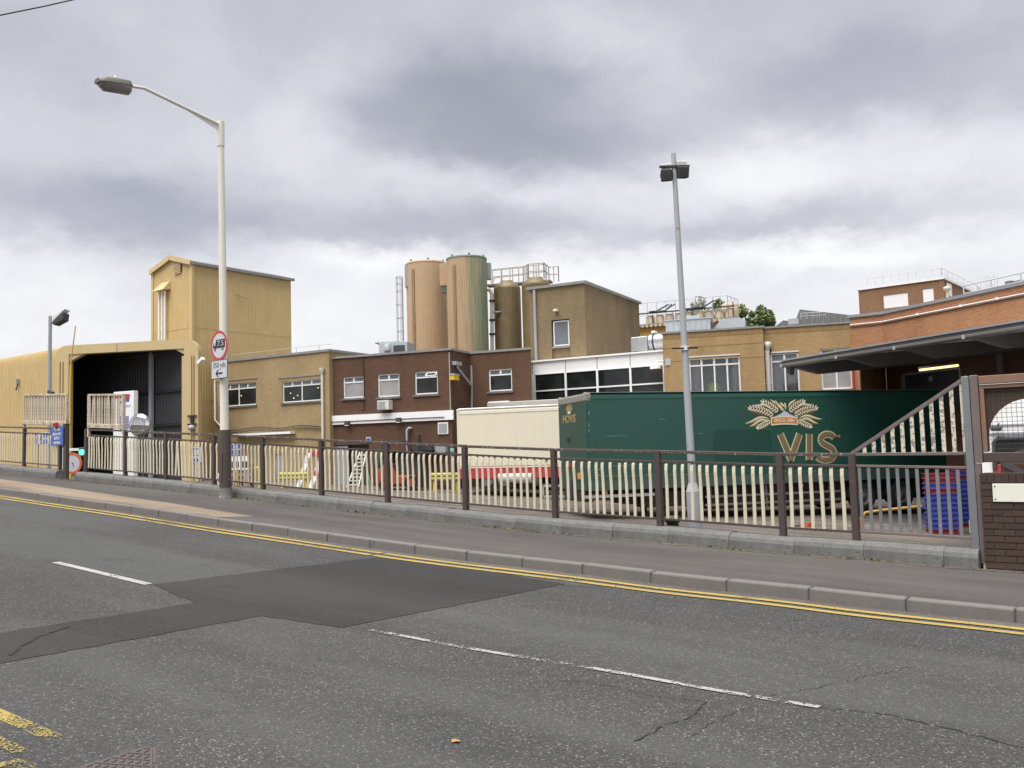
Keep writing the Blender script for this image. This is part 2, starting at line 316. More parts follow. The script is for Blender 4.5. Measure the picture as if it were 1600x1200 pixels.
M = dict(
    asphalt=asphalt('asphalt', (.0500, .0508, .0502), (.120, .121, .118), amt=.6, scale=88),
    patch=asphalt('patch_asphalt', (.0300, .0282, .0287), (.050, .047, .0475), amt=.5, scale=120, big=.35, bump=.3),
    pave=asphalt('pavement_tarmac', (0.0756, 0.0686, 0.0650), (0.1084, 0.0998, 0.0942), amt=.45, scale=130, big=.45, bump=.2),
    buff=asphalt('buff_surfacing', (.212, .164, .118), (.272, .218, .164), amt=.6, scale=110, big=.3, bump=.25),
    gutter=asphalt('gutter_dirt', (0.0870, 0.0795, 0.0684), (0.1276, 0.1160, 0.0986), amt=.5, scale=70, big=.5, bump=.2),
    yard=asphalt('yard_concrete', (0.1240, 0.1085, 0.0930), (0.1674, 0.1488, 0.1302), amt=.3, scale=40, big=.6, bump=.1),
    kerb=paint('kerb_stone', (.150, .136, .127), .85, .16, 9, chip=.06, chipcol=(.08, .075, .07), bump=.25),
    conc=paint('concrete', (.150, .146, .138), .92, .38, 3.2, chip=.26, chipcol=(.065, .064, .06), bump=.5),
    conc_dark=paint('wall_concrete', (.13, .125, .12), .9, .3, 3, bump=.3),
    brown=paint('brown_railing_paint', (.062, .043, .038), .45, .2, 4, chip=.05, chipcol=(.30, .27, .25), rust=.03),
    cream=paint('cream_baluster_paint', (.56, .505, .375), .45, .14, 6, chip=.13, chipcol=(.15, .12, .09), rust=.02),
    peel=paint('peeling_cream_paint', (.60, .55, .42), .55, .15, 8, chip=.55, chipcol=(.19, .20, .19), rust=.12),
    galv=paint('galvanised_steel', (.20, .21, .215), .45, .18, 8, metal=.35, chip=.08, chipcol=(.5, .45, .36), rust=.05),
    rustwhite=paint('rusted_white_slats', (.50, .44, .345), .7, .25, 5, rust=.36, rustcol=(.20, .10, .055), chip=.15, chipcol=(.30, .24, .20), rscale=9),
    postbrown=paint('weathered_post_paint', (.15, .115, .105), .5, .2, 5, rust=.16, rustcol=(.30, .12, .035), rscale=3),
    rustpost=paint('rusty_gate_paint', (.21, .125, .085), .55, .25, 5, rust=.3, rustcol=(.28, .11, .03), rscale=7),
    lampcream=paint('cream_lamp_paint', (.70, .675, .60), .4, .07, 3, chip=.01),
    scuffbase=paint('scuffed_lamp_foot', (.16, .145, .135), .8, .3, 6, chip=.3, chipcol=(.30, .29, .27)), topbrown=paint('worn_top_rail', (.075, .055, .048), .5, .2, 5, chip=.27, chipcol=(.40, .38, .34), streak=False), shed_shade_black=plain('shade_black_lining', (.012, .012, .013), .9),
    lampbrown=paint('brown_lamp_base', (.070, .054, .048), .5, .2, 5, chip=.10, chipcol=(.30, .28, .26)),
    grey=paint('grey_paint', (.32, .335, .35), .5, .12, 3, rust=.03),
    mast=paint('galvanised_mast', (.36, .375, .39), .5, .12, 3, rust=.08, rustcol=(.30, .17, .08), metal=.2),
    dark=plain('dark_metal', (.018, .018, .019), .5), black=plain('black_rubber', (.012, .012, .012), .8),
    lens=plain('lamp_bowl', (.20, .17, .17), .12), shade=plain('lantern_canopy', (.16, .165, .13), .4), floodglass=plain('flood_glass', (.70, .68, .62), .15),
    white=paint('white_paint', (.80, .80, .79), .4, .05, 3), whitepvc=plain('white_window_frame', (.78, .78, .77), .35),
    offwhite=paint('dirty_white_paint', (.62, .60, .55), .5, .15, 4, chip=.06),
    red=plain('sign_red', (.50, .025, .03), .35), signwhite=plain('sign_white', (.50, .51, .545), .3), ink=plain('sign_black', (.012, .012, .013), .4), blue=plain('sign_blue', (.025, .10, .38), .35),
    inkblue=plain('ink_blue', (.05, .08, .35), .4),
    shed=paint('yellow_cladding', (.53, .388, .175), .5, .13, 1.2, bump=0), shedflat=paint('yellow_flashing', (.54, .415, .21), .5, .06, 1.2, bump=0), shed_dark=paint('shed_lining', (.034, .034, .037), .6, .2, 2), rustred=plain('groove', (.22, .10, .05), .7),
    rooftrim=paint('roof_trim', (.23, .23, .225), .6, .2, 3), roof=paint('roof_felt', (.10, .10, .10), .9, .2, 1),
    ivory=brick('ivory_brick', (.365, .268, .135), (.315, .228, .112), (.345, .265, .165), .28),
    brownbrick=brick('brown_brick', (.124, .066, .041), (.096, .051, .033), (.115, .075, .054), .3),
    dullbrick=brick('dull_yellow_brick', (.25, .182, .098), (.205, .15, .082), (.21, .165, .105), .5, staincol=(.10, .08, .055)),
    yellowbrick=brick('yellow_brick', (.405, .27, .125), (.35, .23, .10), (.37, .265, .15), .32, staincol=(.16, .10, .05)),
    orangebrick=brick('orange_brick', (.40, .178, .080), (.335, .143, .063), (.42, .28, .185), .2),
    pentbrick=brick('penthouse_brick', (.28, .15, .08), (.23, .122, .066), (.25, .165, .105), .2),
    mortar=paint('mortar', (.078, .060, .046), .95, .25, 8, bump=.4),
    glass=window_glass('dark_window_glass'), blind=window_glass('window_with_blind', (.26, .255, .25), (.36, .35, .34), .12), greyglass=window_glass('grey_window_glass', (.12, .135, .15), (.17, .19, .205), .08), clear=clear_glass('clear_glass'),
    panel=paint('white_fascia_panel', (.80, .795, .79), .4, .04, 1), room=plain('room_wall', (.78, .82, .84), .8), curtain=paint('net_curtain', (.55, .56, .56), .8, .2, 6),
    silo=paint('peach_silo_cladding', (.48, .335, .20), .5, .10, 2, rust=.08, rustcol=(.30, .17, .08), rscale=2), tank=paint('gold_tank', (.185, .135, .062), .5, .30, 2, metal=.05, rust=.12, rustcol=(.10, .065, .03), rscale=1.6),
    rail=paint('weathered_rail', (.42, .37, .30), .55, .2, 4, rust=.12), railgrey=plain('grey_rail', (.40, .41, .42), .5), railwhite=plain('white_rail', (.50, .50, .50), .5),
    duct=paint('silver_duct', (.42, .43, .44), .32, .12, 2, metal=.6), hvac=paint('grey_plant_casing', (.40, .43, .46), .5, .08, 2), louvre=plain('dark_louvre', (.05, .05, .055), .6),
    green=paint('trailer_green', (.0155, .073, .054), .30, .10, 1.0, chip=.0, bump=.02), greendark=paint('repainted_green', (.009, .053, .039), .26, .05, 1.0, bump=.01),
    greenrear=paint('trailer_rear_green', (.024, .066, .050), .45, .12, 2, bump=.02), scuff=paint('scuffed_corner', (.25, .23, .20), .7, .3, 8, chip=.3, chipcol=(.09, .08, .07), streak=False),
    goldtext=plain('gold_lettering', (.30, .23, .085), .45), goldedge=plain('letter_edge', (.60, .55, .37), .4), bronze=paint('bronze_letter_face', (.20, .152, .080), .4, .25, 4), cornlight=plain('wheat_cream', (.68, .62, .46), .5), cornshadow=plain('wheat_shadow', (.10, .07, .025), .6), banner=plain('banner_orange', (.52, .20, .06), .5),
    creamvan=paint('cream_trailer_paint', (.68, .625, .485), .38, .05, 1.2, bump=.01), skirtred=paint('red_skirt', (.42, .045, .05), .4, .12, 2), alu=plain('aluminium', (.42, .43, .44), .4, .5), chassis=plain('chassis', (.022, .02, .02), .7),
    tyre=plain('tyre', (.016, .016, .016), .85), rim=plain('wheel_rim', (.17, .16, .15), .5, .3), amber=plain('amber_lens', (.65, .25, .02), .3),
    forkred=paint('fork_truck_orange', (.36, .06, .028), .4, .12, 3), yellow=paint('barrier_yellow', (.44, .40, .07), .45, .1, 3), dirtyyellow=paint('pole_yellow', (.62, .44, .03), .5, .12, 3),
    oldyellow=paint('dull_yellow', (.36, .22, .03), .6, .3, 5, rust=.1), crateblue=paint('blue_crate', (.05, .075, .40), .5, .2, 3, streak=False), cratered=paint('red_crate', (.24, .025, .04), .5, .2, 3, streak=False),
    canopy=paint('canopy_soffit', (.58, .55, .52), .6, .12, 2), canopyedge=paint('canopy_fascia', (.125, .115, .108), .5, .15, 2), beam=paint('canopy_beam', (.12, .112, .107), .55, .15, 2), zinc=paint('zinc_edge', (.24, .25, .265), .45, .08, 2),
    leaf=paint('leaf_green', (.125, .175, .055), .6, .35, 5, streak=False, bump=0), leaf2=paint('leaf_light', (.20, .25, .095), .6, .3, 5, streak=False, bump=0), weed=paint('weed', (.10, .105, .04), .8, .4, 9, streak=False), bark=paint('bark', (.10, .075, .05), .9, .3, 5),
    hivis=plain('hi_vis', (.66, .95, .14), .7), shirt=plain('pale_shirt', (.42, .55, .62), .8), skin=plain('skin', (.45, .28, .2), .6), hair=plain('dark_hair', (.03, .022, .018), .7), trousers=plain('dark_trousers', (.03, .035, .05), .8),
    plate=plain('cream_plate', (.70, .70, .60), .4), mirror=plain('mirror_glass', (.85, .86, .86), .04, 1.0), orange=plain('sign_orange', (.60, .13, .03), .4), greenlamp=plain('green_lamp', (.02, .4, .25), .3, emit=(.12, 1, .62), es=.45), tube=plain('fluorescent_tube', (.8, .75, .5), .4, emit=(1, .83, .36), es=.34),
    iron=paint('cast_iron', (.085, .070, .066), .55, .2, 10, rust=.15, rustcol=(.10, .062, .045)), yellowline=worn_alpha('yellow_line_paint', (.36, .26, .072), .02, 45, 1.0), yellowworn=worn_alpha('worn_yellow_paint', (.36, .27, .072), .48, 70, 1.5),
    whiteline=worn_alpha('white_line_paint', (.37, .37, .35), .12, 55, 2.0), whiteworn=worn_alpha('worn_white_paint', (.33, .33, .315), .36, 40, 2.2), yardline=worn_alpha('yard_line_paint', (.28, .27, .25), .3, 40, 1.5),
    crack=plain('road_crack', (.022, .021, .02), .95), greendoor=paint('green_door', (.03, .10, .04), .6, .15, 2), lit=plain('far_lamp', (1, .8, .4), .4, emit=(1, .75, .35), es=.4), teal=plain('teal_sign', (.15, .45, .36), .5), slate=paint('slate_roof', (.16, .16, .165), .7, .2, 2), ochre=paint('ochre_wall', (.52, .32, .08), .7, .12, 2), tankcream=paint('stained_cream_tank', (.52, .42, .29), .7, .3, 1.5),
    signgrey=plain('grey_sign_back', (.30, .32, .34), .5), brownboard=paint('brown_board', (.075, .045, .03), .7, .2, 3),
)

# ------------------------------------------------------------------ the ground: a street climbing to the left, a yard lower behind it
SL = .0525; STEP = .25
DEV = [(-400, 0), (-30, .03), (-22, .03), (-17, .0), (-12, -.045), (-8.5, -.06), (-5, -.02), (-3, .02), (-1, .06), (3, .08), (400, .08)]
def gz(x):                                   # pavement height
    xc = max(-90, min(40, x)); d = 0
    for (a, da), (b, db) in zip(DEV, DEV[1:]):
        if a <= x <= b:
            t = (x - a) / (b - a); t = t * t * (3 - 2 * t); d = da + (db - da) * t; break
    return -SL * xc + d
def gz_lin(x):                               # the same on the mesh grid (piecewise linear)
    i = math.floor(x / STEP); a = i * STEP; t = (x - a) / STEP
    return gz(a) * (1 - t) + gz(a + STEP) * t
def yz(x): return -1.27 - SL * max(-70, min(40, x))
def clip(poly, x0, x1):
    for lim, sgn in ((x0, 1), (x1, -1)):
        out = []
        for i, p in enumerate(poly):
            q = poly[(i + 1) % len(poly)]; dp = (p[0] - lim) * sgn; dq = (q[0] - lim) * sgn
            if dp >= 0: out.append(p)
            if (dp > 0 > dq) or (dp < 0 < dq): t = dp / (dp - dq); out.append((lim, p[1] + (q[1] - p[1]) * t))
        poly = out
        if len(poly) < 3: return []
    return poly
def convex_strips(poly):                      # concave outlines are handled by triangulating first
    from mathutils.geometry import tessellate_polygon
    return [[poly[i] for i in t] for t in tessellate_polygon([[Vector((x, y, 0)) for x, y in poly]])]
def sheet(name, poly, off, mat, zf=gz_lin, parent=None, kind='structure', step=STEP):
    mb = MB(); tris = convex_strips(poly) if len(poly) > 4 else [poly]
    for t in tris:
        xs = [p[0] for p in t]; i0 = math.floor(min(xs) / step); i1 = math.ceil(max(xs) / step)
        for i in range(i0, i1):
            c = clip(t, i * step, (i + 1) * step)
            if len(c) >= 3: mb.poly([(x, y, zf(x) + off) for x, y in c])
    o = mb.build(name, mat, parent)
    for p in o.data.polygons:
        if p.normal.z < 0: p.flip()
    if kind: o['kind'] = kind
    return o
ROADZ = -.12; KF, KB, PB = 9.15, 9.29, 11.62     # kerb front, kerb back, pavement back edge (Y)
# far ends are long single quads (straight there), the near part follows the sag
def strip(name, y0, y1, off, mat, x0=-40, x1=12):
    o = sheet(name, [(x0, y0), (x1, y0), (x1, y1), (x0, y1)], off, mat); me = o.data
    bm = bmesh.new(); bm.from_mesh(me)
    for a, b in ((x0, -300), (x1, 300)):
        m_ = (-90 if a < 0 else 40)
        vs = [(a, y0, gz_lin(a) + off), (a, y1, gz_lin(a) + off), (m_, y1, gz(m_) + off), (m_, y0, gz(m_) + off), (b, y1, gz(b) + off), (b, y0, gz(b) + off)]
        vv = [bm.verts.new(v) for v in vs]
        bm.faces.new((vv[0], vv[1], vv[2], vv[3])); bm.faces.new((vv[3], vv[2], vv[4], vv[5]))
    bmesh.ops.recalc_face_normals(bm, faces=bm.faces); bm.to_mesh(me); bm.free()
    for p in me.polygons:
        if p.normal.z < 0: p.flip()
    return o
road = strip('road', 1.90, KB - .02, ROADZ, M['asphalt'])
strip('pavement', KB - .01, PB, 0, M['pave'])
strip('near_pavement', -6, 1.75, 0, M['pave'])
yard = MB()
xs = [-400, -70, -50, -40, -30, -20, -10, 0, 10, 20, 40, 400]
for a, b in zip(xs, xs[1:]): yard.poly([(a, 11.9, yz(a)), (b, 11.9, yz(b)), (b, 700, yz(b)), (a, 700, yz(a))])
tag(yard.build('yard_ground', M['yard'], fix=False), kind='structure')
bg = MB(); bg.poly([(-400, -700, -5), (400, -700, -5), (400, -6, -5), (-400, -6, -5)])
tag(bg.build('terrain', M['yard'], fix=False), kind='structure')
# kerb stones, one by one, on a bed
def kerb_run(name, yf, yb, x0, x1, lens):
    bed = MB()
    xx = x0
    while xx < x1:
        xn = min(xx + STEP * 4, x1); za, zb = gz(xx), gz(xn); p = .02
        bed.add([(xx, yf + p, za - .3), (xn, yf + p, zb - .3), (xn, yb - p, zb - .3), (xx, yb - p, za - .3), (xx, yf + p, za - .03), (xn, yf + p, zb - .03), (xn, yb - p, zb - .03), (xx, yb - p, za - .03)],
                [(0, 3, 2, 1), (4, 5, 6, 7), (0, 1, 5, 4), (2, 3, 7, 6)]); xx = xn
    root = tag(bed.build(name, M['conc_dark']), kind='structure')
    src = None; x = x0; i = 0
    while x < x1 and i < 300:
        l = lens[i % len(lens)]; xm = x + l / 2; z = (gz(x) + gz(x + l)) / 2; sl = math.atan((gz(x + l) - gz(x)) / l)
        if src is None:
            mb = MB(); w = yb - yf
            mb.prism([(-.5, -.22), (.5, -.22), (.5, .006), (-.5, .006)], 0, w)
            src = mb.build('kerb_stone', M['kerb'], root, bevel=.018); s = src
        else: s = share(src, root)
        s.location = (xm + random.uniform(-.002, .002), yf + random.uniform(-.004, .004), z + random.uniform(-.003, .004)); s.rotation_euler = (random.uniform(-.01, .01), -sl, random.uniform(-.002, .002)); s.scale = (l - .012, 1, 1)
        x += l; i += 1
    return root
kerb_run('kerb', KF, KB, -46, 6, [.915, .90, .92, .91, .89, .93])
kerb_run('near_kerb', 1.75, 1.90, -14, 8, [.915, .9, .92])
# surfaces and markings on the street
RS = lambda name, poly, off, mat: sheet(name, poly, ROADZ + off, M[mat], parent=None)
def wobble(poly, amp, seg=.3):
    out = []
    for i, (x, y) in enumerate(poly):
        x2, y2 = poly[(i + 1) % len(poly)]; d = math.hypot(x2 - x, y2 - y); n = max(1, int(d / seg))
        for k in range(n):
            t = k / n; a = amp if k else 0
            out.append((x + (x2 - x) * t + random.uniform(-a, a), y + (y2 - y) * t + random.uniform(-a, a)))
    return out
RS('asphalt_patch', wobble([(-9.23, 5.56), (-8.01, 5.28), (-8.14, 3.5), (-8.2, 2.1), (-7.2, 2.1), (-7.1, 3.06), (-6.98, 5.3), (-6.01, 5.40), (-5.72, 8.46), (-6.6, 8.58), (-8.85, 8.62)], .016, .09), .004, 'patch')
RS('gutter', wobble([(-40, 8.97), (8, 8.95), (8, 9.145), (-40, 9.145)], .02), .003, 'gutter')
for y in (8.88, 8.67):
    for a, b in ((-40, -9.05), (-8.98, 8)): RS('yellow_line', [(a, y - .05), (b, y - .05), (b, y + .05), (a, y + .05)], .009, 'yellowline')
RS('white_lane_line', [(-11.4, 5.50), (-9.25, 5.47), (-9.25, 5.57), (-11.4, 5.60)], .008, 'whiteline')
RS('worn_lane_line', [(-5.75, 5.455), (-1.95, 5.615), (-1.95, 5.675), (-5.75, 5.515)], .008, 'whiteworn')
for x0, x1 in ((-17.4, -15.3), (-23.4, -21.3), (-29.4, -27.3), (3.9, 6.0)): RS('white_lane_line', [(x0, 5.5), (x1, 5.5), (x1, 5.6), (x0, 5.6)], .008, 'whiteline')
RS('worn_yellow_line', [(-14, 2.47), (-5.28, 2.47), (-5.12, 2.57), (-14, 2.57)], .006, 'yellowworn')
RS('worn_yellow_line', [(-14, 2.27), (-5.12, 2.27), (-5.05, 2.35), (-14, 2.35)], .006, 'yellowworn')
RS('worn_yellow_line', [(-4.0, 2.45), (6, 2.45), (6, 2.54), (-4.0, 2.54)], .006, 'yellowworn')
sheet('buff_paving', wobble([(-40, KB + .01), (-13.45, KB + .01), (-13.1, 9.82), (-25, 10.5), (-40, 10.6)], .01, .5), .004, M['buff'])
def crack(pts, w0, w1, off=.005):
    # an open joint in the asphalt: a ragged thin ribbon
    P = []
    for (x, y), (x2, y2) in zip(pts, pts[1:]):
        n = max(2, int(math.hypot(x2 - x, y2 - y) / .045))
        for k in range(n): t = k / n; P.append((x + (x2 - x) * t + random.gauss(0, .011), y + (y2 - y) * t + random.gauss(0, .011)))
    P.append(pts[-1]); mb = MB(); L = len(P)
    for i in range(L - 1):
        (x, y), (x2, y2) = P[i], P[i + 1]; d = math.hypot(x2 - x, y2 - y) or 1; nx, ny = -(y2 - y) / d, (x2 - x) / d
        wa = (w0 + (w1 - w0) * abs(math.sin(i * .7 + 1))) / 3.2; wb = (w0 + (w1 - w0) * abs(math.sin((i + 1) * .7 + 1))) / 3.2
        if random.random() < .1: continue
        q = [(x + nx * wa, y + ny * wa), (x2 + nx * wb, y2 + ny * wb), (x2 - nx * wb, y2 - ny * wb), (x - nx * wa, y - ny * wa)]
        mb.poly([(a, b, gz_lin(a) + ROADZ + off) for a, b in q])
    o = mb.build('road_crack', M['crack'], fix=False)
    for p in o.data.polygons:
        if p.normal.z < 0: p.flip()
    tag(o, kind='structure')
crack([(-2.05, 5.62), (-1.6, 5.75), (-1.2, 5.68), (-.84, 5.59), (.3, 5.45), (1.6, 5.3)], .006, .020)
crack([(-2.3, 5.72), (-2.1, 6.1), (-1.9, 6.6), (-1.75, 7.0)], .003, .010)
crack([(-2.55, 4.45), (-2.57, 4.75), (-2.50, 5.0), (-2.57, 5.35)], .004, .022)
crack([(-2.35, 4.7), (-2.36, 5.1), (-2.3, 5.4)], .002, .010)
crack([(-3.55, 5.2), (-3.2, 5.28), (-2.9, 5.25), (-2.6, 5.36)], .003, .010)
crack([(-15.5, 5.1), (-13.6, 5.25), (-12.2, 5.35), (-11.4, 5.5)], .004, .010)
crack([(-16.4, 6.3), (-14.5, 6.9), (-12.4, 7.9)], .003, .009)
crack([(-7.92, 3.98), (-7.72, 3.62), (-7.5, 3.38), (-7.28, 3.20)], .02, .05, .009)
# iron cover in the road by the near kerb
mA = Vector((-4.66, 2.83)); mS = .72
mc = thing('manhole_cover', 'brown triangular cast iron cover with raised studs in the road edge', 'manhole cover', (mA.x, mA.y, gz_lin(mA.x) + ROADZ)); mc.rotation_euler = (0, math.atan(SL), 0)
E1, E2 = Vector((0, -1)), Vector((.858, -.514))
def tri(sc, off):
    c = (E1 + E2) * (mS / 3); raw = [Vector((0, 0)), E1 * mS, E2 * mS]; out = []
    for i in range(3):                         # rounded corners
        p, q, s_ = raw[i], raw[i - 1], raw[(i + 1) % 3]
        for t in (0, .33, .66, 1): a_ = p + (q - p).normalized() * .07 * (1 - t); b_ = p + (s_ - p).normalized() * .07 * t; out.append(c + ((a_ + b_ - p) - c) * sc)
    return out
def plate(sc, z0, z1): 
    pts = tri(sc, 0); n = len(pts); return MB().add([(p.x, p.y, z) for z in (z0, z1) for p in pts], [tuple(range(n)), tuple(range(2 * n - 1, n - 1, -1))] + [(i, (i + 1) % n, n + (i + 1) % n, n + i) for i in range(n)])
plate(1.0, -.05, .005).build('frame', M['iron'], mc, bevel=.003); plate(.90, .0, .010).build('cover', M['iron'], mc, bevel=.003)
st = MB(); cen = (E1 + E2) * (mS / 3)
for i in range(16):
    for j in range(16):
        if i + j > 13: continue
        p = cen + (E1 * (i * .052 + .03) + E2 * (j * .052 + .03) - cen) * .86; an = (i + j) % 2 * PI / 2 + .4
        st.bar((p.x - .017 * math.cos(an), p.y - .017 * math.sin(an), .011), (p.x + .017 * math.cos(an), p.y + .017 * math.sin(an), .011), .010, .008)
tag(st.build('studs', M['iron'], mc), kind='stuff')
RS('yellow_paint_blob', wobble([(-5.0, 2.14), (-4.79, 2.10), (-4.76, 2.22), (-4.83, 2.27), (-4.99, 2.24)], .012, .06), .016, 'yellowworn')
# a few bits of litter and fallen leaves on the tarmac
lit_m = [M['signwhite'], M['plate'], paint('dry_leaf', (.38, .22, .07), .8, .3)]
for k, (px, py, m_, lab) in enumerate(((578, 838, 0, 'flat white scrap of paper on the pavement by the kerb'), (208, 738, 0, 'small white paper scrap at the foot of the left concrete plinth'), (712, 1165, 2, 'tan dead leaf lying on the road below the worn white line'), (418, 782, 2, 'yellow leaf at the plinth foot right of the tall lamp post'))):
    r = ray(px, py); off = 0 if py < 900 else ROADZ; t = (off - EYE) / (r.z + SL * r.x); p = CAM + r * t; p.z = gz_lin(p.x) + off
    mb = MB(); n = 7; mb.poly([(p.x + random.uniform(.015, .028) * math.cos(a) * 1.2, p.y + random.uniform(.015, .028) * math.sin(a), p.z + .006 + random.uniform(0, .012)) for a in (2 * PI * i / n for i in range(n))])
    tag(mb.build('litter' if m_ != 2 else 'fallen_leaf', lit_m[m_], fix=False), lab, 'litter' if m_ != 2 else 'leaf')

def foot_dirt(x0, x1):
    up, dn = [], []; x = x0
    while x < x1: up.append((x, PB + .03)); dn.append((x, PB - .06 - abs(random.gauss(0, .055)))); x += .22
    for (a, b), (c, d) in zip(zip(up, dn), list(zip(up, dn))[1:]): yield [b, d, c, a]
mb = MB()
for q in foot_dirt(-30, 8): mb.poly([(x, y, gz_lin(x) + .004) for x, y in q])
o = mb.build('dirt_edge', asphalt('foot_dirt', (0.0825, 0.0688, 0.0523), (0.1485, 0.1293, 0.0990), amt=.6, scale=60, big=.8, bump=.3), fix=False); tag(o, kind='structure')
for p in o.data.polygons:
    if p.normal.z < 0: p.flip()
mb = MB(); rw = random.Random(11)
for i in range(260):
    x = rw.uniform(-24, -1.5); x = x if rw.random() > .35 else rw.choice((-16.0, -12.4, -9.2, -8.6, -5.1, -3.4)) + rw.gauss(0, .15); y = PB - .02 - abs(rw.gauss(0, .035)); z = gz_lin(x)
    for k in range(rw.randint(2, 5)):
        a = rw.random() * 6.28; h = rw.uniform(.012, .05); w = rw.uniform(.006, .014); dx, dy = math.cos(a), math.sin(a)
        mb.add([(x - dy * w, y + dx * w, z), (x + dy * w, y - dx * w, z), (x + dx * h * .8, y + dy * h * .5, z + h)], [(0, 1, 2)])
tag(mb.build('weeds', M['weed'], fix=False), 'small dry weeds and moss along the foot of the plinth', 'weeds', kind='stuff')
mb = MB()
for i in range(900):
    x = rw.uniform(-26, 4); y = rw.choice((PB - .03 - abs(rw.gauss(0, .08)), 9.12 - abs(rw.gauss(0, .06)))); zz_ = gz_lin(x) + (0 if y > 9.3 else ROADZ + .003); s_ = rw.uniform(.004, .014)
    mb.add([(x - s_, y - s_, zz_), (x + s_, y - s_ * .6, zz_), (x + s_ * .3, y + s_, zz_), (x, y, zz_ + s_ * 1.2)], [(0, 1, 3), (1, 2, 3), (2, 0, 3)])
tag(mb.build('grit', M['gutter'], fix=False), 'loose grit along the kerb and the plinth foot', 'grit', kind='stuff')

# ------------------------------------------------------------------ text helper
def text(name, s, size, mat, parent, loc, flip=False, sx=1.0, extrude=.004, bold=0.0, center=True, rot=None):
    """lettering standing on the local x-z plane, facing -y"""
    cu = bpy.data.curves.new('t', 'FONT'); cu.body = s; cu.size = size; cu.extrude = extrude; cu.offset = bold; cu.resolution_u = 2
    cu.align_x = 'CENTER' if center else 'LEFT'; cu.align_y = 'CENTER'
    o = bpy.data.objects.new('t', cu); COL.objects.link(o); bpy.context.view_layer.update()
    me = bpy.data.meshes.new_from_object(o.evaluated_get(bpy.context.evaluated_depsgraph_get())); bpy.data.objects.remove(o); bpy.data.curves.remove(cu)
    T = Matrix.Translation(loc) @ (rot or Matrix()) @ Matrix.Rotation(PI / 2, 4, 'X') @ Matrix.Diagonal((sx, 1, 1, 1)); me.transform(T)
    me.name = name; me.materials.clear(); me.materials.append(mat)
    q = bpy.data.objects.new(name, me); COL.objects.link(q); q.parent = parent
    return q

# ------------------------------------------------------------------ plinth and retaining wall
FY = 11.80                                   # the railing line
def plinth(label, x0, x1, first):
    root = thing('plinth_wall', label, 'wall', ((x0 + x1) / 2, FY, gz((x0 + x1) / 2)))
    ox, oy, oz = root.location
    b = MB(); x = x0
    while x < x1 - 1e-6:
        xn = min(x + 1, x1); a, c = gz(x), gz(xn)
        b.add([(x - ox, -.11, -4 - a), (xn - ox, -.11, -4 - a), (xn - ox, .11, -4 - a), (x - ox, .11, -4 - a), (x - ox, -.11, a + .05 - oz), (xn - ox, -.11, c + .05 - oz), (xn - ox, .11, c + .05 - oz), (x - ox, .11, a + .05 - oz)],
              [(0, 3, 2, 1), (4, 5, 6, 7), (0, 1, 5, 4), (1, 2, 6, 5), (2, 3, 7, 6), (3, 0, 4, 7)]); x = xn
    b.build('retaining_wall', M['conc_dark'], root)
    src = None; x = x0
    while x < x1 - .05:
        l = min(random.choice((.9, .92, .88, 1.5, .9)), x1 - x); sl = math.atan((gz(x + l) - gz(x)) / l)
        if src is None:
            mb = MB(); pr = [(-.16, -.03), (-.165, .12), (-.150, .17), (-.115, .203), (-.06, .215), (.12, .215), (.16, .19), (.16, -.03)]
            n = len(pr); vs = [(s_, y, z) for s_ in (-.5, .5) for y, z in pr]
            mb.add(vs, [tuple(range(n)), tuple(range(2 * n - 1, n - 1, -1))] + [(i, (i + 1) % n, n + (i + 1) % n, n + i) for i in range(n)])
            src = mb.build('coping_block', M['conc'], root, bevel=.006); s = src
        else: s = share(src, root)
        s.location = (x + l / 2 - ox, random.uniform(-.006, .006), (gz(x) + gz(x + l)) / 2 - oz + random.uniform(-.008, .006)); s.rotation_euler = (random.uniform(-.015, .015), -sl, random.uniform(-.004, .004)); s.scale = (l - .003, 1, 1)
        x += l
    return root
plinth('low grey concrete plinth under the far left railings, ending at the gap', -42, -23.95, 0)
plinth('long weathered concrete plinth under the railings from the gap to the brick pier', -22.95, -2.08, 1)

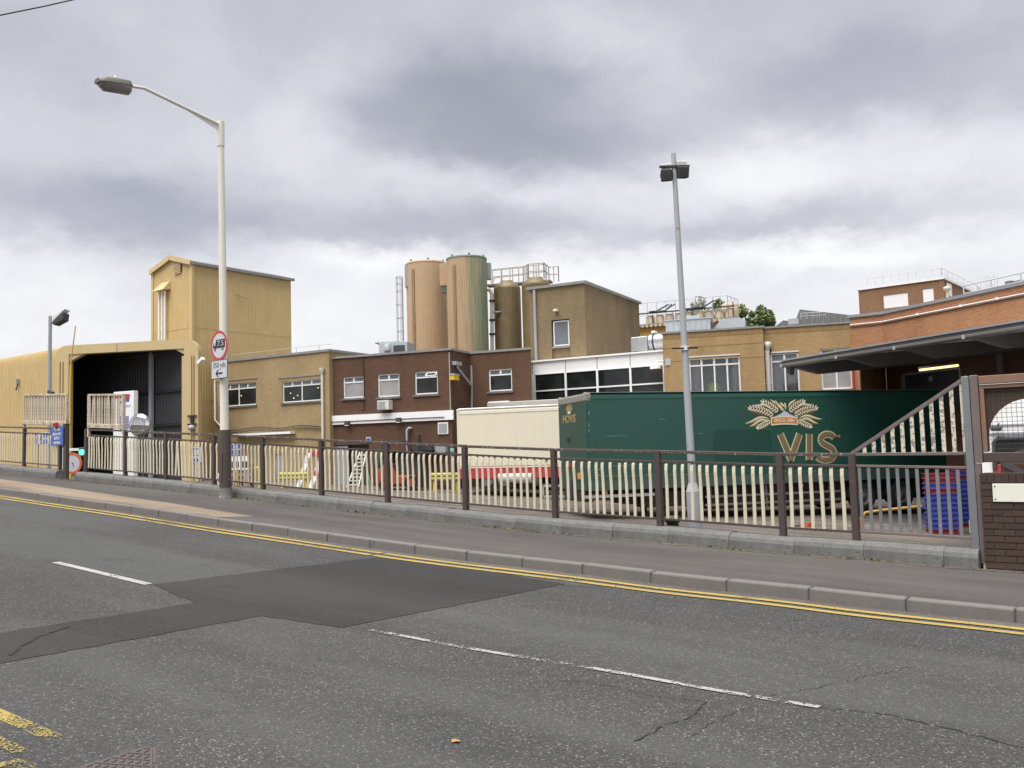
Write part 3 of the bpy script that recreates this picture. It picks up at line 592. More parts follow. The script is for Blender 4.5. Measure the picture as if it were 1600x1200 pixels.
# ------------------------------------------------------------------ railings
PLZ = .205
XP = [-26.08, -24.05]                         # left of the gap
POSTS = [-22.68, -20.81, -19.04, -17.17, -15.47, -13.65, -11.84, -9.97, -8.12, -6.27, -4.44, -3.49]
def post(mb, x, oz, ox, top=1.31, w=.085): mb.box(x - ox - w / 2, x - ox + w / 2, -w / 2, w / 2, gz(x) + PLZ - .08 - oz, gz(x) + top - oz)
def railing(label, xs, mat_post, bal_mat, nb, ramp=False, bent=()):
    root = thing('railing', label, 'railing', (xs[0], FY, gz(xs[0]))); ox, oy, oz = root.location
    for x in xs:
        mb = MB(); post(mb, x, oz, ox); mb.build('post', mat_post, root, bevel=.006)
    src = None
    for xa, xb in zip(xs, xs[1:]):
        za, zb = gz(xa) - oz, gz(xb) - oz; a, b = xa - ox, xb - ox
        w0 = random.uniform(-.006, .006)
        MB().bar((a - .04, 0, za + 1.30), (b + .04, 0, zb + 1.30 + w0), .05, .045).build('top_rail', M['topbrown'], root, bevel=.006)
        MB().bar((a + .044, 0, za + 1.155), (b - .044, 0, zb + 1.155), .05, .03).build('second_rail', mat_post, root, bevel=.004)
        MB().bar((a + .044, 0, za + PLZ + .115), (b - .044, 0, zb + PLZ + .115), .05, .03).build('bottom_rail', mat_post, root, bevel=.004)
        n = nb if xb - xa > 1.5 else 6
        for k in range(n):
            t = (k + 1) / (n + 1); x = a + (b - a) * t; z0 = za + (zb - za) * t + PLZ + .13; z1 = za + (zb - za) * t + 1.14
            if src is None:
                mb = MB(); pts = [(0, 0, 0), (0, 0, .35), (0, 0, .60), (0, -.012, .86), (0, -.004, .95), (0, .02, 1.0)]
                for p, q in zip(pts, pts[1:]): mb.bar(p, q, .046, .012, up=(0, 1, 0))
                src = mb.build('baluster', bal_mat, root); s = src
            else: s = share(src, root)
            s.location = (x + random.gauss(0, .006), -.012, z0); s.scale = (1, 1, z1 - z0); s.rotation_euler = (random.gauss(0, .008), random.gauss(0, .011), random.gauss(0, .03))
            for bx, amt in bent:
                if abs(x + ox - bx) < .12: s.rotation_euler = (amt * .3, amt, .3)
    return root
railing('brown and cream railings on the far left plinth, before the gap', [-41, -39.1, -37.25, -35.4, -33.5, -31.65, -29.8, -27.95] + XP, M['brown'], M['cream'], 12)
railing('long brown railings with cream balusters between the gap and the sloping panel', POSTS, M['brown'], M['cream'], 13, bent=[(-18.62, .09), (-18.48, -.07), (-18.35, -.05), (-22.5, .05), (-22.0, -.04), (-21.4, .03)])
# panel whose handrail climbs to the gate post on the right
XA, XB = -3.49, -2.10
rp = thing('sloping_railing_panel', 'railing panel with handrail sloping up to the gate post, chipped cream bars above', 'railing', (XA, FY, gz(XA))); ox, oy, oz = rp.location
LX = XB - XA; gb = gz(XB) - oz
RF = Frame(0, 0, 0, org=(0, FY)); RF.x = lambda px, y=0.0, py=690: RF.at(px, py, y)[0]
topz = RF.at(1512, 589)[1] - oz
MB().bar((.0, 0, 1.31), (LX, 0, topz), .05, .045).build('sloping_rail', M['postbrown'], rp, bevel=.005)
MB().bar((.045, 0, 1.30), (LX, 0, gb + 1.335), .05, .04).build('middle_rail', M['postbrown'], rp, bevel=.005)
MB().bar((.045, 0, 1.155), (LX, 0, gb + 1.165), .05, .03).build('second_rail', M['postbrown'], rp, bevel=.004)
MB().bar((.045, 0, PLZ + .115), (LX, 0, gb + PLZ + .13), .05, .03).build('bottom_rail', M['postbrown'], rp, bevel=.004)
for k in range(12):
    t = (k + .75) / 12.2; x = LX * t; mb = MB(); mb.bar((x, -.01, gb * t + PLZ + .13), (x, -.01, gb * t + 1.14), .040, .012, up=(0, 1, 0)); mb.build('lower_bar', M['galv'], rp)
for k in range(11):
    t = (k + 1.4) / 11.95; x = LX * t; mb = MB(); mb.bar((x, -.01, gb * t + 1.32), (x, -.01, 1.29 + (topz - 1.31) * t), .046, .014, up=(0, 1, 0)); mb.build('upper_bar', M['peel'], rp)

# ------------------------------------------------------------------ brick pier, gate frame with mesh and arch
PX0, PX1 = RF.x(1529), 0.9
pz1 = RF.at(1560, 739)[1]
pier = thing('brick_wall', 'dark brown brick wall at the right edge with cream plate', 'wall', (PX0, FY - .11, gz(PX0)))
oz = pier.location.z; ph = pz1 - oz
MB().box(.012, PX1 - PX0, .014, .33, -.4, ph - .002).build('mortar_core', M['mortar'], pier)
brick_mats = [paint('pier_brick_%d' % i, c, .9, .25, 9, bump=.3) for i, c in enumerate(((.056, .033, .025), (.050, .031, .023), (.062, .037, .027), (.046, .029, .022)))]
srcs = []
for bm_ in brick_mats:
    b = MB().box(-.1065, .1065, -.05, .05, -.0315, .0315).mesh('brick'); b.materials.append(bm_); srcs.append(b)
rows = int(ph / .0755) + 1; nbk = 0
for k in range(27):                             # coping course of bricks on edge
    x = .04 + k * .0755
    if x > PX1 - PX0: break
    o = bpy.data.objects.new('brick', random.choice(srcs)); COL.objects.link(o); o.parent = pier; o.location = (x, .05 + random.uniform(-.003, .004), ph - .055); o.rotation_euler = (0, PI / 2 + random.gauss(0, .004), random.gauss(0, .01)); o.scale = (.5, 1, 1.06); nbk += 1
for r in range(rows):
    z = ph - .115 - .0375 - r * .0755
    for c in range(-1, 15):
        x = c * .2255 + .112 + (.112 if r % 2 else 0); half = False
        if x - .1065 < 0: x = .056; half = True
        if x + .1 > PX1 - PX0 or nbk >= 296: continue
        o = bpy.data.objects.new('brick', random.choice(srcs)); COL.objects.link(o); o.parent = pier
        o.location = (x + random.gauss(0, .0015), .05 + random.uniform(-.003, .004), z + random.gauss(0, .001)); o.rotation_euler = (0, random.gauss(0, .004), random.gauss(0, .006)); nbk += 1
        o.scale = (.5 if half else 1, 1, 1)
p0 = RF.at(1555, 784)[0] - PX0; zt = RF.at(1560, 755)[1] - oz; zb_ = RF.at(1560, 783)[1] - oz
np_ = thing('name_plate', 'blank cream plate screwed to the dark brick wall at the right edge', 'plate', (PX0 + p0, FY - .11, oz + zb_))
MB().box(0, .62, -.016, -.004, 0, zt - zb_).build('plate', M['plate'], np_, bevel=.004)
for x in (.025, .595):
    for z in (.03, zt - zb_ - .03): MB().cyl((x, -.021, z), (x, -.014, z), .008, n=8).build('screw', M['dark'], np_)
# steel gate post and framed mesh panel
gp = thing('mesh_gate_panel', 'rusty steel framed mesh panel with arched board on the brick wall', 'gate', (RF.x(1509), FY, gz(RF.x(1509)))); ox, oy, oz = gp.location
X = lambda px: RF.x(px) - ox
Z = lambda px, py: RF.at(px, py)[1] - oz
zt = Z(1520, 587); zb_ = Z(1530, 880)
MB().box(X(1509), X(1521), -.05, .05, .15, Z(1515, 588)).build('galvanised_post', M['galv'], gp, bevel=.006)
MB().box(X(1522), X(1535), -.055, .045, Z(1530, 723), Z(1530, 586)).build('post', M['postbrown'], gp, bevel=.008)
MB().box(X(1521.4), X(1531), -.045, .045, .05, Z(1530, 724)).build('lower_post', M['postbrown'], gp, bevel=.006)
XR = X(1690)
MB().box(X(1536), XR, -.05, .04, Z(1560, 599), Z(1560, 586)).build('top_bar', M['rustpost'], gp, bevel=.006)
MB().box(X(1536), XR, -.045, .045, Z(1560, 722), Z(1560, 707)).build('bottom_bar', M['brown'], gp, bevel=.006)
MB().box(X(1536), X(1543), -.03, .03, Z(1560, 706), Z(1560, 600)).build('inner_stile', M['rustpost'], gp)
MB().box(X(1543), XR, -.025, .025, Z(1560, 606), Z(1560, 600)).build('inner_rail', M['rustpost'], gp)
MB().box(XR, XR + .1, -.05, .05, .05, Z(1560, 586)).build('end_post', M['postbrown'], gp, bevel=.006)
mb = MB(); za, zb2 = Z(1560, 705), Z(1560, 605); x = X(1545)
while x < XR: mb.tube([(x, -.012, za), (x, -.012, zb2)], .0022, 4); x += .052
z = za + .03
while z < zb2: mb.tube([(X(1543), -.016, z), (XR, -.016, z)], .0022, 4); z += .052
mb.build('wire_mesh', M['dark'], gp)
cx, cz, rr = X(1611), Z(1611, 681), (X(1611) - X(1545)); arch = []
for k in range(17):
    a = PI * k / 16; arch.append((cx - rr * math.cos(a), cz + rr * math.sin(a)))
outline = [(X(1543), za), (X(1543), zb2), (XR, zb2), (XR, za), (arch[-1][0], za)] + arch[::-1] + [(arch[0][0], za)]
mb = MB()
n = len(arch)
for i in range(n - 1):                         # spandrel strips above the arch
    (xa, z_a), (xb, z_b) = arch[i], arch[i + 1]
    mb.add([(xa, .03, z_a), (xb, .03, z_b), (xb, .03, zb2), (xa, .03, zb2), (xa, .05, z_a), (xb, .05, z_b), (xb, .05, zb2), (xa, .05, zb2)], [(0, 1, 2, 3), (7, 6, 5, 4), (0, 4, 5, 1), (2, 6, 7, 3)])
mb.box(X(1543), arch[0][0], .03, .05, za, zb2); mb.box(arch[-1][0], XR, .03, .05, za, zb2)
mb.build('arched_board', M['brownboard'], gp)

# ------------------------------------------------------------------ slatted gate tops either side of the gap, gate posts, sign, bell
def slat_frame(label, pxa, pxb, n):
    xa, xb = RF.x(pxa), RF.x(pxb); root = thing('slatted_screen', label, 'screen', (xa, FY, gz(xa)), group='rusty slatted screens beside the gap'); ox, oy, oz = root.location
    za, zb = RF.at((pxa + pxb) / 2, 661 if pxa < 100 else 666)[1] - oz, RF.at((pxa + pxb) / 2, 617)[1] - oz; w = xb - xa
    fa = lambda x: gz(xa + x) - (gz(xa) + gz(xb)) / 2
    MB().bar((0, 0, zb + fa(0)), (w, 0, zb + fa(w)), .06, .05).build('top_rail', M['rustwhite'], root, bevel=.006)
    MB().bar((0, 0, za + fa(0)), (w, 0, za + fa(w)), .09, .11).build('bottom_rail', M['rustwhite'], root, bevel=.012)
    for x in (.03, w - .03): MB().box(x - .035, x + .035, -.035, .035, PLZ + .9, zb - .026 + fa(x)).build('stile', M['rustwhite'], root, bevel=.006)
    src = None
    for i in range(n):
        x = .09 + (w - .18) * i / (n - 1)
        if src is None: src = MB().box(-.027, .027, -.012, .012, 0, 1).build('slat', M['rustwhite'], root); s = src
        else: s = share(src, root)
        s.location = (x, random.uniform(-.01, .01), za + .05 + fa(x)); s.scale = (1, 1, zb - za - .07); s.rotation_euler = (random.gauss(0, .01), random.gauss(0, .006), random.gauss(0, .1))
    return root, w, za, zb
slat_frame('rusty white slatted screen left of the gap above the blue sign', 37, 105, 19)
sr = slat_frame('rusty white slatted screen right of the gap before the white totem sign', 138, 194, 14)
gq = thing('gate_post', 'brown steel gate post right beside the blue bell sign', 'post', (RF.x(103.5), FY, gz(RF.x(103.5))))
MB().box(-.075, .075, -.05, .05, -.05, 1.42).build('shaft', M['brown'], gq, bevel=.006)
MB().box(-.085, .085, -.06, .06, 1.42, 1.44).build('cap', M['brown'], gq)
bs_ = thing('bell_sign', 'blue sign asking visitors to ring the bell, beside the gap', 'sign', (RF.x(94), FY - .08, RF.at(94, 696)[1]))
sw = (RF.x(103) - RF.x(84)); sh = RF.at(94, 667)[1] - RF.at(94, 696)[1]
MB().box(-sw / 2, sw / 2, -.006, .006, 0, sh).build('panel', M['blue'], bs_, bevel=.004)
for i, t in enumerate(('Visitors', 'please ring', 'bell for', 'attention')): text('lettering', t, .125, M['signwhite'], bs_, (0, -.008, sh * (.86 - .235 * i)), sx=.85, bold=.004)
for x in (-.2, .2): MB().box(x - .02, x + .02, .007, .05, .1, sh - .1).build('bracket', M['galv'], bs_)
bb = thing('bell_box', 'small red bell box above the blue sign', 'bell', (RF.x(93.5), FY - .1, RF.at(93, 668)[1]))
MB().box(-.075, .075, -.06, .03, 0, .13).build('case', M['red'], bb, bevel=.015); MB().cyl((0, -.075, .065), (0, -.058, .065), .03, n=12).build('push', M['dark'], bb)
# steps down from the gap
stp = MB()
for i in range(8): stp.box(-23.9, -23.0, 11.95 + i * .3, 11.95 + (i + 1) * .3 + .02, yz(-23.4) - .2, gz(-23.4) - .05 - i * .16)
tag(stp.build('steps', M['conc']), kind='structure')
# convex mirror on a bracket behind the railing
mr = thing('convex_mirror', 'round convex traffic mirror just behind the railing by the white totem', 'mirror', at_depth(218.5, 664, 23.2), R_(28))
mir = MB(); rr = .285
prof = [(rr * math.sin(a), -.10 * math.cos(a) + .02) for a in [i * PI / 2 / 8 for i in range(9)]]
vs = []; n = 24
for r_, y in prof: vs += [(r_ * math.cos(2 * PI * j / n), y - .02, r_ * math.sin(2 * PI * j / n)) for j in range(n)]
mir.add(vs, [(i * n + j, i * n + (j + 1) % n, (i + 1) * n + (j + 1) % n, (i + 1) * n + j) for i in range(8) for j in range(n)], True); mir.build('mirror_face', M['mirror'], mr)
rg = MB(); rg.tube([(rr * math.cos(2 * PI * j / 24), 0, rr * math.sin(2 * PI * j / 24)) for j in range(25)], .018, 8); rg.build('rim', M['galv'], mr)
MB().cyl((0, .02, 0), (0, .05, 0), rr, n=24).build('back_shell', M['dark'], mr)
MB().tube([(0, .05, 0), (0, .12, -.05), (0, .12, -2.6)], .03, 8).build('stand', M['galv'], mr)

# ------------------------------------------------------------------ tall cream street lamp with its signs
lx, ly = -16.23, 11.42; lz = gz(lx)
lamp = thing('street_lamp', 'tall cream street lamp with brown base and long bracket arm', 'street lamp', (lx, ly, lz))
LPt = lambda px, py, d: at_depth(px, py, d) - lamp.location
dl = (Vector((lx, ly, 0)) - CAM).dot(FW)
ptop = LPt(345, 190, dl); hz = ptop.z
zb = LPt(351, 672, dl).z; foot_off = LPt(350, 672, dl)
MB().tube([(0, 0, -.05), (ptop.x * .22, 0, zb)], .125, 16, True, .12).build('base_shaft', M['lampbrown'], lamp)
MB().lathe((0, 0, 0), [(.150, -.02), (.148, .02), (.130, .05), (.129, .22)], 16).build('base_collar', M['scuffbase'], lamp)
MB().tube([(ptop.x * .22, ptop.y * .22, zb), (ptop.x, ptop.y, hz)], .092, 16, True, .062).build('pole', M['lampcream'], lamp)
MB().tube([(ptop.x, ptop.y, hz - .55), (ptop.x, ptop.y, hz)], .078, 16).build('spigot', M['lampcream'], lamp)
MB().box(-.055, .055, -.123, -.115, .35, .95).build('access_door', M['lampbrown'], lamp, bevel=.004)
arm_dir = Vector((0, -1, 0))
a0 = Vector((ptop.x, ptop.y, hz - .08)); a2 = LPt(205, 134.5, dl - 1.75); a1 = LPt(226, 138, dl - 1.5)
a3 = LPt(152, 127, dl - 2.3)
MB().tube([a0, a0.lerp(a1, .5), a1, a1.lerp(a2, .6), a2, a2.lerp(a3, .08)], .034, 10, True, .03).build('bracket_arm', M['lampcream'], lamp)
gus = MB(); u = a1 - a0; gus.add([a0 + Vector((0, 0, -.02)), a0 + u * .5, a0 + u * .5 + Vector((0, 0, -.02)), a0 + Vector((0, 0, -.15))], [(0, 1, 2, 3)]); o = gus.build('gusset', M['lampcream'], lamp); sm_ = o.modifiers.new('s', 'SOLIDIFY'); sm_.thickness = .012; sm_.offset = 0
ax = (a3 - a2).normalized(); sd_ = ax.cross(Vector((0, 0, 1))).normalized(); up_ = sd_.cross(ax).normalized()
LM = Matrix(((ax.x, sd_.x, up_.x, a2.x), (ax.y, sd_.y, up_.y, a2.y), (ax.z, sd_.z, up_.z, a2.z), (0, 0, 0, 1)))
def lantern(profile_w, name, mat, ends):
    mb = MB(); vs = []
    for x, w, z0, z1, r_ in ends:
        for k in range(8):
            a = PI * k / 7; vs.append(LM @ Vector((x, -w * math.cos(a), z0 + (z1 - z0) * math.sin(a) ** .6)))
    n = 8; m_ = len(ends)
    mb.add(vs, [(i * n + j, i * n + j + 1, (i + 1) * n + j + 1, (i + 1) * n + j) for i in range(m_ - 1) for j in range(n - 1)], True)
    mb.add([vs[j] for j in range(n)], [tuple(range(n))]); mb.add(vs[-n:], [tuple(range(n))]); mb.add([vs[0], vs[n - 1], vs[-1], vs[-n]], [(0, 1, 2, 3)])
    return mb.build(name, mat, lamp)
LL = (a3 - a2).length
lantern(0, 'lantern_canopy', M['shade'], [(0, .06, -.02, .05, 0), (.06, .13, -.02, .10, 0), (LL * .8, .15, -.02, .12, 0), (LL, .11, -.02, .06, 0)])
lantern(0, 'lantern_bowl', M['lens'], [(.05, .10, -.021, -.15, 0), (.09, .12, -.021, -.19, 0), (LL * .82, .13, -.021, -.17, 0), (LL * .95, .09, -.021, -.07, 0)])
MB().lathe(tuple(LM @ Vector((LL * .45, 0, .118))), [(.02, 0), (.02, .035), (0, .04)], 8).build('photocell', M['floodglass'], lamp)
# weight limit roundel
dsg = dl - .17
sg = thing('weight_limit_sign', 'round red ringed no lorries sign with black truck and 7.5', 'road sign', at_depth(342.5, 540, dsg), R_(-3))
RR = .315
def disc(r, y0, y1, mat, name, n=40, r0=0.0):
    mb = MB(); o_ = [(r * math.cos(2 * PI * j / n), r * math.sin(2 * PI * j / n)) for j in range(n)]
    if r0:
        i_ = [(r0 * math.cos(2 * PI * j / n), r0 * math.sin(2 * PI * j / n)) for j in range(n)]
        vs = [(x, y, z) for y in (y0, y1) for ring in (o_, i_) for x, z in ring]
        for j in range(n):
            k = (j + 1) % n; mb.add([vs[j], vs[k], vs[n + k], vs[n + j]], [(0, 1, 2, 3)]); mb.add([vs[j], vs[k], vs[2 * n + k], vs[2 * n + j]], [(0, 1, 2, 3)])
    else: mb.prism(o_, y0, y1)
    return mb.build(name, mat, sg)
disc(RR, 0, .012, M['grey'], 'plate'); disc(RR - .004, -.003, -.0005, M['signwhite'], 'face'); disc(RR, -.006, -.0032, M['red'], 'red_ring', r0=RR * .83)
def glyph(name, polys, mat, parent, s, y, ox=0, oz=0, th=.003):
    mb = MB()
    for p in polys: mb.prism([(ox + x * s, oz + z * s) for x, z in p], y - th, y)
    return mb.build(name, mat, parent)
def circ(cx, cz, r, n=14): return [(cx + r * math.cos(2 * PI * j / n), cz + r * math.sin(2 * PI * j / n)) for j in range(n)]
glyph('lorry_symbol', [[(-.50, -.22), (1.0, -.22), (1.0, .58), (-.50, .58)], [(-1.0, -.22), (-.505, -.22), (-.505, .32), (-.60, .32), (-.60, .04), (-.84, .04), (-.88, .32), (-.93, .32), (-1.0, .02)], circ(-.70, -.30, .18), circ(.58, -.30, .18)], M['ink'], sg, .225, -.0035)
glyph('lorry_symbol_hubs', [circ(-.70, -.30, .07), circ(.58, -.30, .07)], M['signwhite'], sg, .225, -.0068, th=.001)
text('lettering', '7.5', .165, M['signwhite'], sg, (.060, -.0078, .042), sx=1.25, extrude=.001)
MB().box(-.03, .03, .013, .09, -.05, .05).build('clamp', M['galv'], sg)
dp = thing('distance_plate', 'small grey-white plate reading 350 yds with a left arrow, below the roundel', 'road sign', at_depth(342.7, 577, dsg), R_(-3))
pw, phh = .30, .185
MB().box(-pw, pw, 0, .01, -phh * 1.06, phh * 1.06).build('plate', M['ink'], dp, bevel=.01)
MB().box(-pw + .012, pw - .012, -.003, -.0005, -phh * 1.06 + .012, phh * 1.06 - .012).build('face', M['signwhite'], dp)
text('lettering', '350 yds', .168, M['ink'], dp, (0, -.0045, .085), extrude=.001, sx=.93)
glyph('arrow', [[(-.14, 0), (-.06, .075), (-.015, .075), (-.075, .018), (.12, .018), (.12, -.018), (-.075, -.018), (-.015, -.075), (-.06, -.075)]], M['ink'], dp, 1.0, -.0035, 0, -.085)
MB().box(-.03, .03, .011, .09, -.05, .05).build('clamp', M['galv'], dp)

# ------------------------------------------------------------------ wall and window builders (local wall frame: x along, y inward, z up)
def wall_mesh(mb, x0, x1, z0, z1, holes, y=0.0, reveal=.12):
    xs = sorted({x0, x1, *[h[0] for h in holes], *[h[1] for h in holes]}); zs = sorted({z0, z1, *[h[2] for h in holes], *[h[3] for h in holes]})
    xs = [x for x in xs if x0 - 1e-6 <= x <= x1 + 1e-6]; zs = [z for z in zs if z0 - 1e-6 <= z <= z1 + 1e-6]
    for a, b in zip(xs, xs[1:]):
        for c, d in zip(zs, zs[1:]):
            mx, mz = (a + b) / 2, (c + d) / 2
            if any(h[0] < mx < h[1] and h[2] < mz < h[3] for h in holes): continue
            mb.poly([(a, y, c), (b, y, c), (b, y, d), (a, y, d)])
    for a, b, c, d in holes:
        c = max(c, z0); d = min(d, z1)
        mb.poly([(a, y, c), (a, y + reveal, c), (a, y + reveal, d), (a, y, d)]); mb.poly([(b, y + reveal, c), (b, y, c), (b, y, d), (b, y + reveal, d)])
        mb.poly([(a, y + reveal, d), (b, y + reveal, d), (b, y, d), (a, y, d)]); mb.poly([(a, y, c), (b, y, c), (b, y + reveal, c), (a, y + reveal, c)])
    return mb
def block_wall(parent, mat, x0, x1, z0, z1, depth, holes=(), name='wall', reveal=.12, right_h=None):
    mb = MB(); wall_mesh(mb, x0, x1, z0, z1, list(holes), 0, reveal)
    mb.poly([(x1, 0, z0), (x1, depth, z0), (x1, depth, z1), (x1, 0, z1)]); mb.poly([(x1, depth, z0), (x0, depth, z0), (x0, depth, z1), (x1, depth, z1)]); mb.poly([(x0, depth, z0), (x0, 0, z0), (x0, 0, z1), (x0, depth, z1)])
    return mb.build(name, mat, parent, fix=False)
def roof_slab(parent, x0, x1, depth, z, over=.08, th=.10, mat=None, y0=None):
    MB().box(x0 - over, x1 + over, -over if y0 is None else y0, depth + over, z + .002, z + .002 + th).build('roof', mat or M['rooftrim'], parent)
def window(parent, r, cols=2, top=.26, topcols=None, frame=.06, y=.09, pane='glass', toppane='greyglass', mat='whitepvc', sill=True, open_light=None):
    x0, x1, z0, z1 = r; f = MB(); e = .002
    f.box(x0 + e, x1 - e, y - .03, y + .03, z0 + e, z0 + frame); f.box(x0 + e, x1 - e, y - .03, y + .03, z1 - frame, z1 - e)
    f.box(x0 + e, x0 + frame, y - .031, y + .031, z0 + frame, z1 - frame); f.box(x1 - frame, x1 - e, y - .031, y + .031, z0 + frame, z1 - frame)
    zt = z1 - (z1 - z0) * top if top else z1 - frame
    if top: f.box(x0 + frame, x1 - frame, y - .028, y + .028, zt - frame / 2, zt + frame / 2)
    for i in range(1, cols): x = x0 + (x1 - x0) * i / cols; f.box(x - frame / 2, x + frame / 2, y - .029, y + .029, z0 + frame, zt - frame / 2 - e if top else zt)
    tc = topcols or cols
    if top:
        for i in range(1, tc): x = x0 + (x1 - x0) * i / tc; f.box(x - frame * .7, x + frame * .7, y - .032, y + .032, zt + frame / 2 + e, z1 - frame - e)
    w = f.build('window', M[mat], parent)
    for i in range(cols):
        a, b = x0 + (x1 - x0) * i / cols, x0 + (x1 - x0) * (i + 1) / cols
        MB().box(a + .03, b - .03, y - .004, y + .004, z0 + .03, zt).build('pane', M[pane if isinstance(pane, str) else pane[i]], w)
    if top:
        for i in range(tc):
            a, b = x0 + (x1 - x0) * i / tc + .04, x0 + (x1 - x0) * (i + 1) / tc - .04; mb = MB()
            if i == open_light:
                for za, zb, w_ in ((0, .035, 0),): mb.bar((a, y - .22, zt + .05), (b, y - .22, zt + .05), .04, .04); mb.bar((a, y - .05, z1 - .08), (b, y - .05, z1 - .08), .04, .04); mb.bar((a, y - .22, zt + .05), (a, y - .05, z1 - .08), .04, .04); mb.bar((b, y - .22, zt + .05), (b, y - .05, z1 - .08), .04, .04)
                mb.build('open_casement', M[mat], w)
            MB().box(a, b, y - .005, y + .005, zt, z1 - .04).build('pane', M[toppane], w)
    if sill: MB().box(x0 - .08, x1 + .08, -.07, y, z0 - .09, z0 - .002).build('sill', M['conc'], w)
    return w
def corrugated(name, mat, parent, p0, ex, length, profile, pitch=.2, depth=.035, nrm_in_profile=None):
    """ribbed sheet: runs along ex from p0; profile = list of (offset vector, normal vector) across the ribs"""
    mb = MB(); n = max(1, int(length / pitch)); pitch = length / n; xs = []
    for i in range(n): xs += [(i * pitch, 0), (i * pitch + pitch * .38, 0), (i * pitch + pitch * .5, 1), (i * pitch + pitch * .88, 1)]
    xs.append((length, 0)); p0 = Vector(p0); ex = Vector(ex)
    m = len(profile); vs = [p0 + ex * x + Vector(o) + Vector(nn) * (d * depth) for x, d in xs for o, nn in profile]
    mb.add(vs, [(i * m + j, (i + 1) * m + j, (i + 1) * m + j + 1, i * m + j + 1) for i in range(len(xs) - 1) for j in range(m - 1)])
    return mb.build(name, mat, parent, fix=False)

# ------------------------------------------------------------------ yellow clad shed with the open portal
PF = Frame(88, 42.6, 31.6)
pr_x = PF.x(312); yzs = yz(PF.o.x)
shed = thing('loading_shed', 'long yellow ribbed metal shed with rounded eaves and wide open portal', 'shed', PF.o, 0)
so = PF.o
PL = PF.world(0, 0, 0) - so; PRt = PF.world(pr_x, 0, 0) - so
zl, zr = PF.at(118, 540)[1], PF.at(292, 530.5)[1]; rad = .62
def xfront(y): return PRt.x * (y - PL.y) / (PRt.y - PL.y)
def roofz(y): return zl + (zr - zl) * (y - PL.y) / (PRt.y - PL.y)
# section across the shed (world y), outward normals
sec = [((PL.y, yzs - 1), (-1, 0)), ((PL.y, roofz(PL.y) - rad), (-1, 0))]
for k in range(1, 7):
    a = PI / 2 * k / 6; sec.append(((PL.y + rad - rad * math.cos(a), roofz(PL.y + rad) - rad + rad * math.sin(a)), (-math.cos(a), math.sin(a))))
sec += [((PRt.y - rad, roofz(PRt.y - rad)), (0, 1))]
for k in range(1, 7):
    a = PI / 2 * k / 6; sec.append(((PRt.y - rad + rad * math.sin(a), roofz(PRt.y - rad) - rad + rad * math.cos(a)), (math.sin(a), math.cos(a))))
sec.append(((PRt.y, yzs - 1), (1, 0)))
SHL = 34.0
corrugated('cladding', M['shed'], shed, (-SHL, 0, 0), (1, 0, 0), SHL - .02, [((xfront(y) * (1 if True else 0), y, z), (0, ny, nz_)) for (y, z), (ny, nz_) in sec], .16, .024)
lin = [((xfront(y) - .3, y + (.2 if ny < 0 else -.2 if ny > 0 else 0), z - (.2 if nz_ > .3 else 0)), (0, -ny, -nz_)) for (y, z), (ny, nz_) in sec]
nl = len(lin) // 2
corrugated('inner_lining', M['shed_shade_black'], shed, (-SHL, 0, 0), (1, 0, 0), SHL, lin[:nl + 4], .25, .03); corrugated('inner_lining', M['shed_dark'], shed, (-SHL, 0, 0), (1, 0, 0), SHL, lin[nl + 3:], .25, .03)  # left half and end wall near black: interior shade put into the colour
bk = MB(); bk.poly([(-SHL + xfront(y), y, z) for (y, z), _ in sec]); bk.build('end_wall', M['shed_shade_black'], shed, fix=False)
for k in range(1):
    y = PRt.y - .30; x = xfront(y) - 3.0 - k * 5
    MB().box(x - .12, x + .12, y - .14, y, yzs - 1, roofz(y) - .35).build('steel_column', M['grey'], shed)
for zz in (PF.at(270, 608)[1], PF.at(270, 662)[1]): MB().box(xfront(PRt.y) - SHL, xfront(PRt.y) - .5, PRt.y - .33, PRt.y - .24, zz - .07, zz + .07).build('wall_rail', M['dark'], shed)
# portal frame in its own skewed plane
pm = Matrix.Rotation(PF.a, 4, 'Z')
def pbuild(mb, name, mat, parent=shed, bevel=0):
    mb.v = [tuple(pm @ Vector(v)) for v in mb.v]; return mb.build(name, mat, parent, bevel=bevel)
base = yzs - .4
def prx(px, py): return PF.at(px, py)
xl2, xr0 = PF.x(110), PF.x(290); zbl, zbr = prx(112, 554)[1], prx(290, 545)[1]
outer = [(0, base), (0, zl - rad)] + [(rad - rad * math.cos(PI / 2 * k / 6), zl - rad + rad * math.sin(PI / 2 * k / 6)) for k in range(1, 7)]
outer += [(pr_x - rad + rad * math.sin(PI / 2 * k / 6), zr - rad + rad * math.cos(PI / 2 * k / 6)) for k in range(0, 7)] + [(pr_x, base)]
inner = [(xr0, base), (xr0, zbr), (xl2, zbl), (xl2, base)]
f = MB(); full = outer + inner
from mathutils.geometry import tessellate_polygon
tr = tessellate_polygon([[Vector((x, z, 0)) for x, z in full]]); nn = len(full)
f.add([(x, -.16, z) for x, z in full], tr); f.add([(x, .22, z) for x, z in full], [t[::-1] for t in tr])
f.add([(x, -.16, z) for x, z in full] + [(x, .22, z) for x, z in full], [(i, (i + 1) % nn, nn + (i + 1) % nn, nn + i) for i in range(nn)])
pbuild(f, 'portal_frame', M['shedflat'])
for pts in ([(xl2 + .002, zbl - .002), (PF.x(133), prx(133, 553)[1]), (xl2 + .002, prx(112, 565)[1])], [(xr0 - .002, zbr - .002), (PF.x(274), prx(274, 546)[1]), (xr0 - .002, prx(290, 554)[1])]):
    g = MB(); g.prism(pts, -.10, .2); pbuild(g, 'corner_gusset', M['shedflat'])
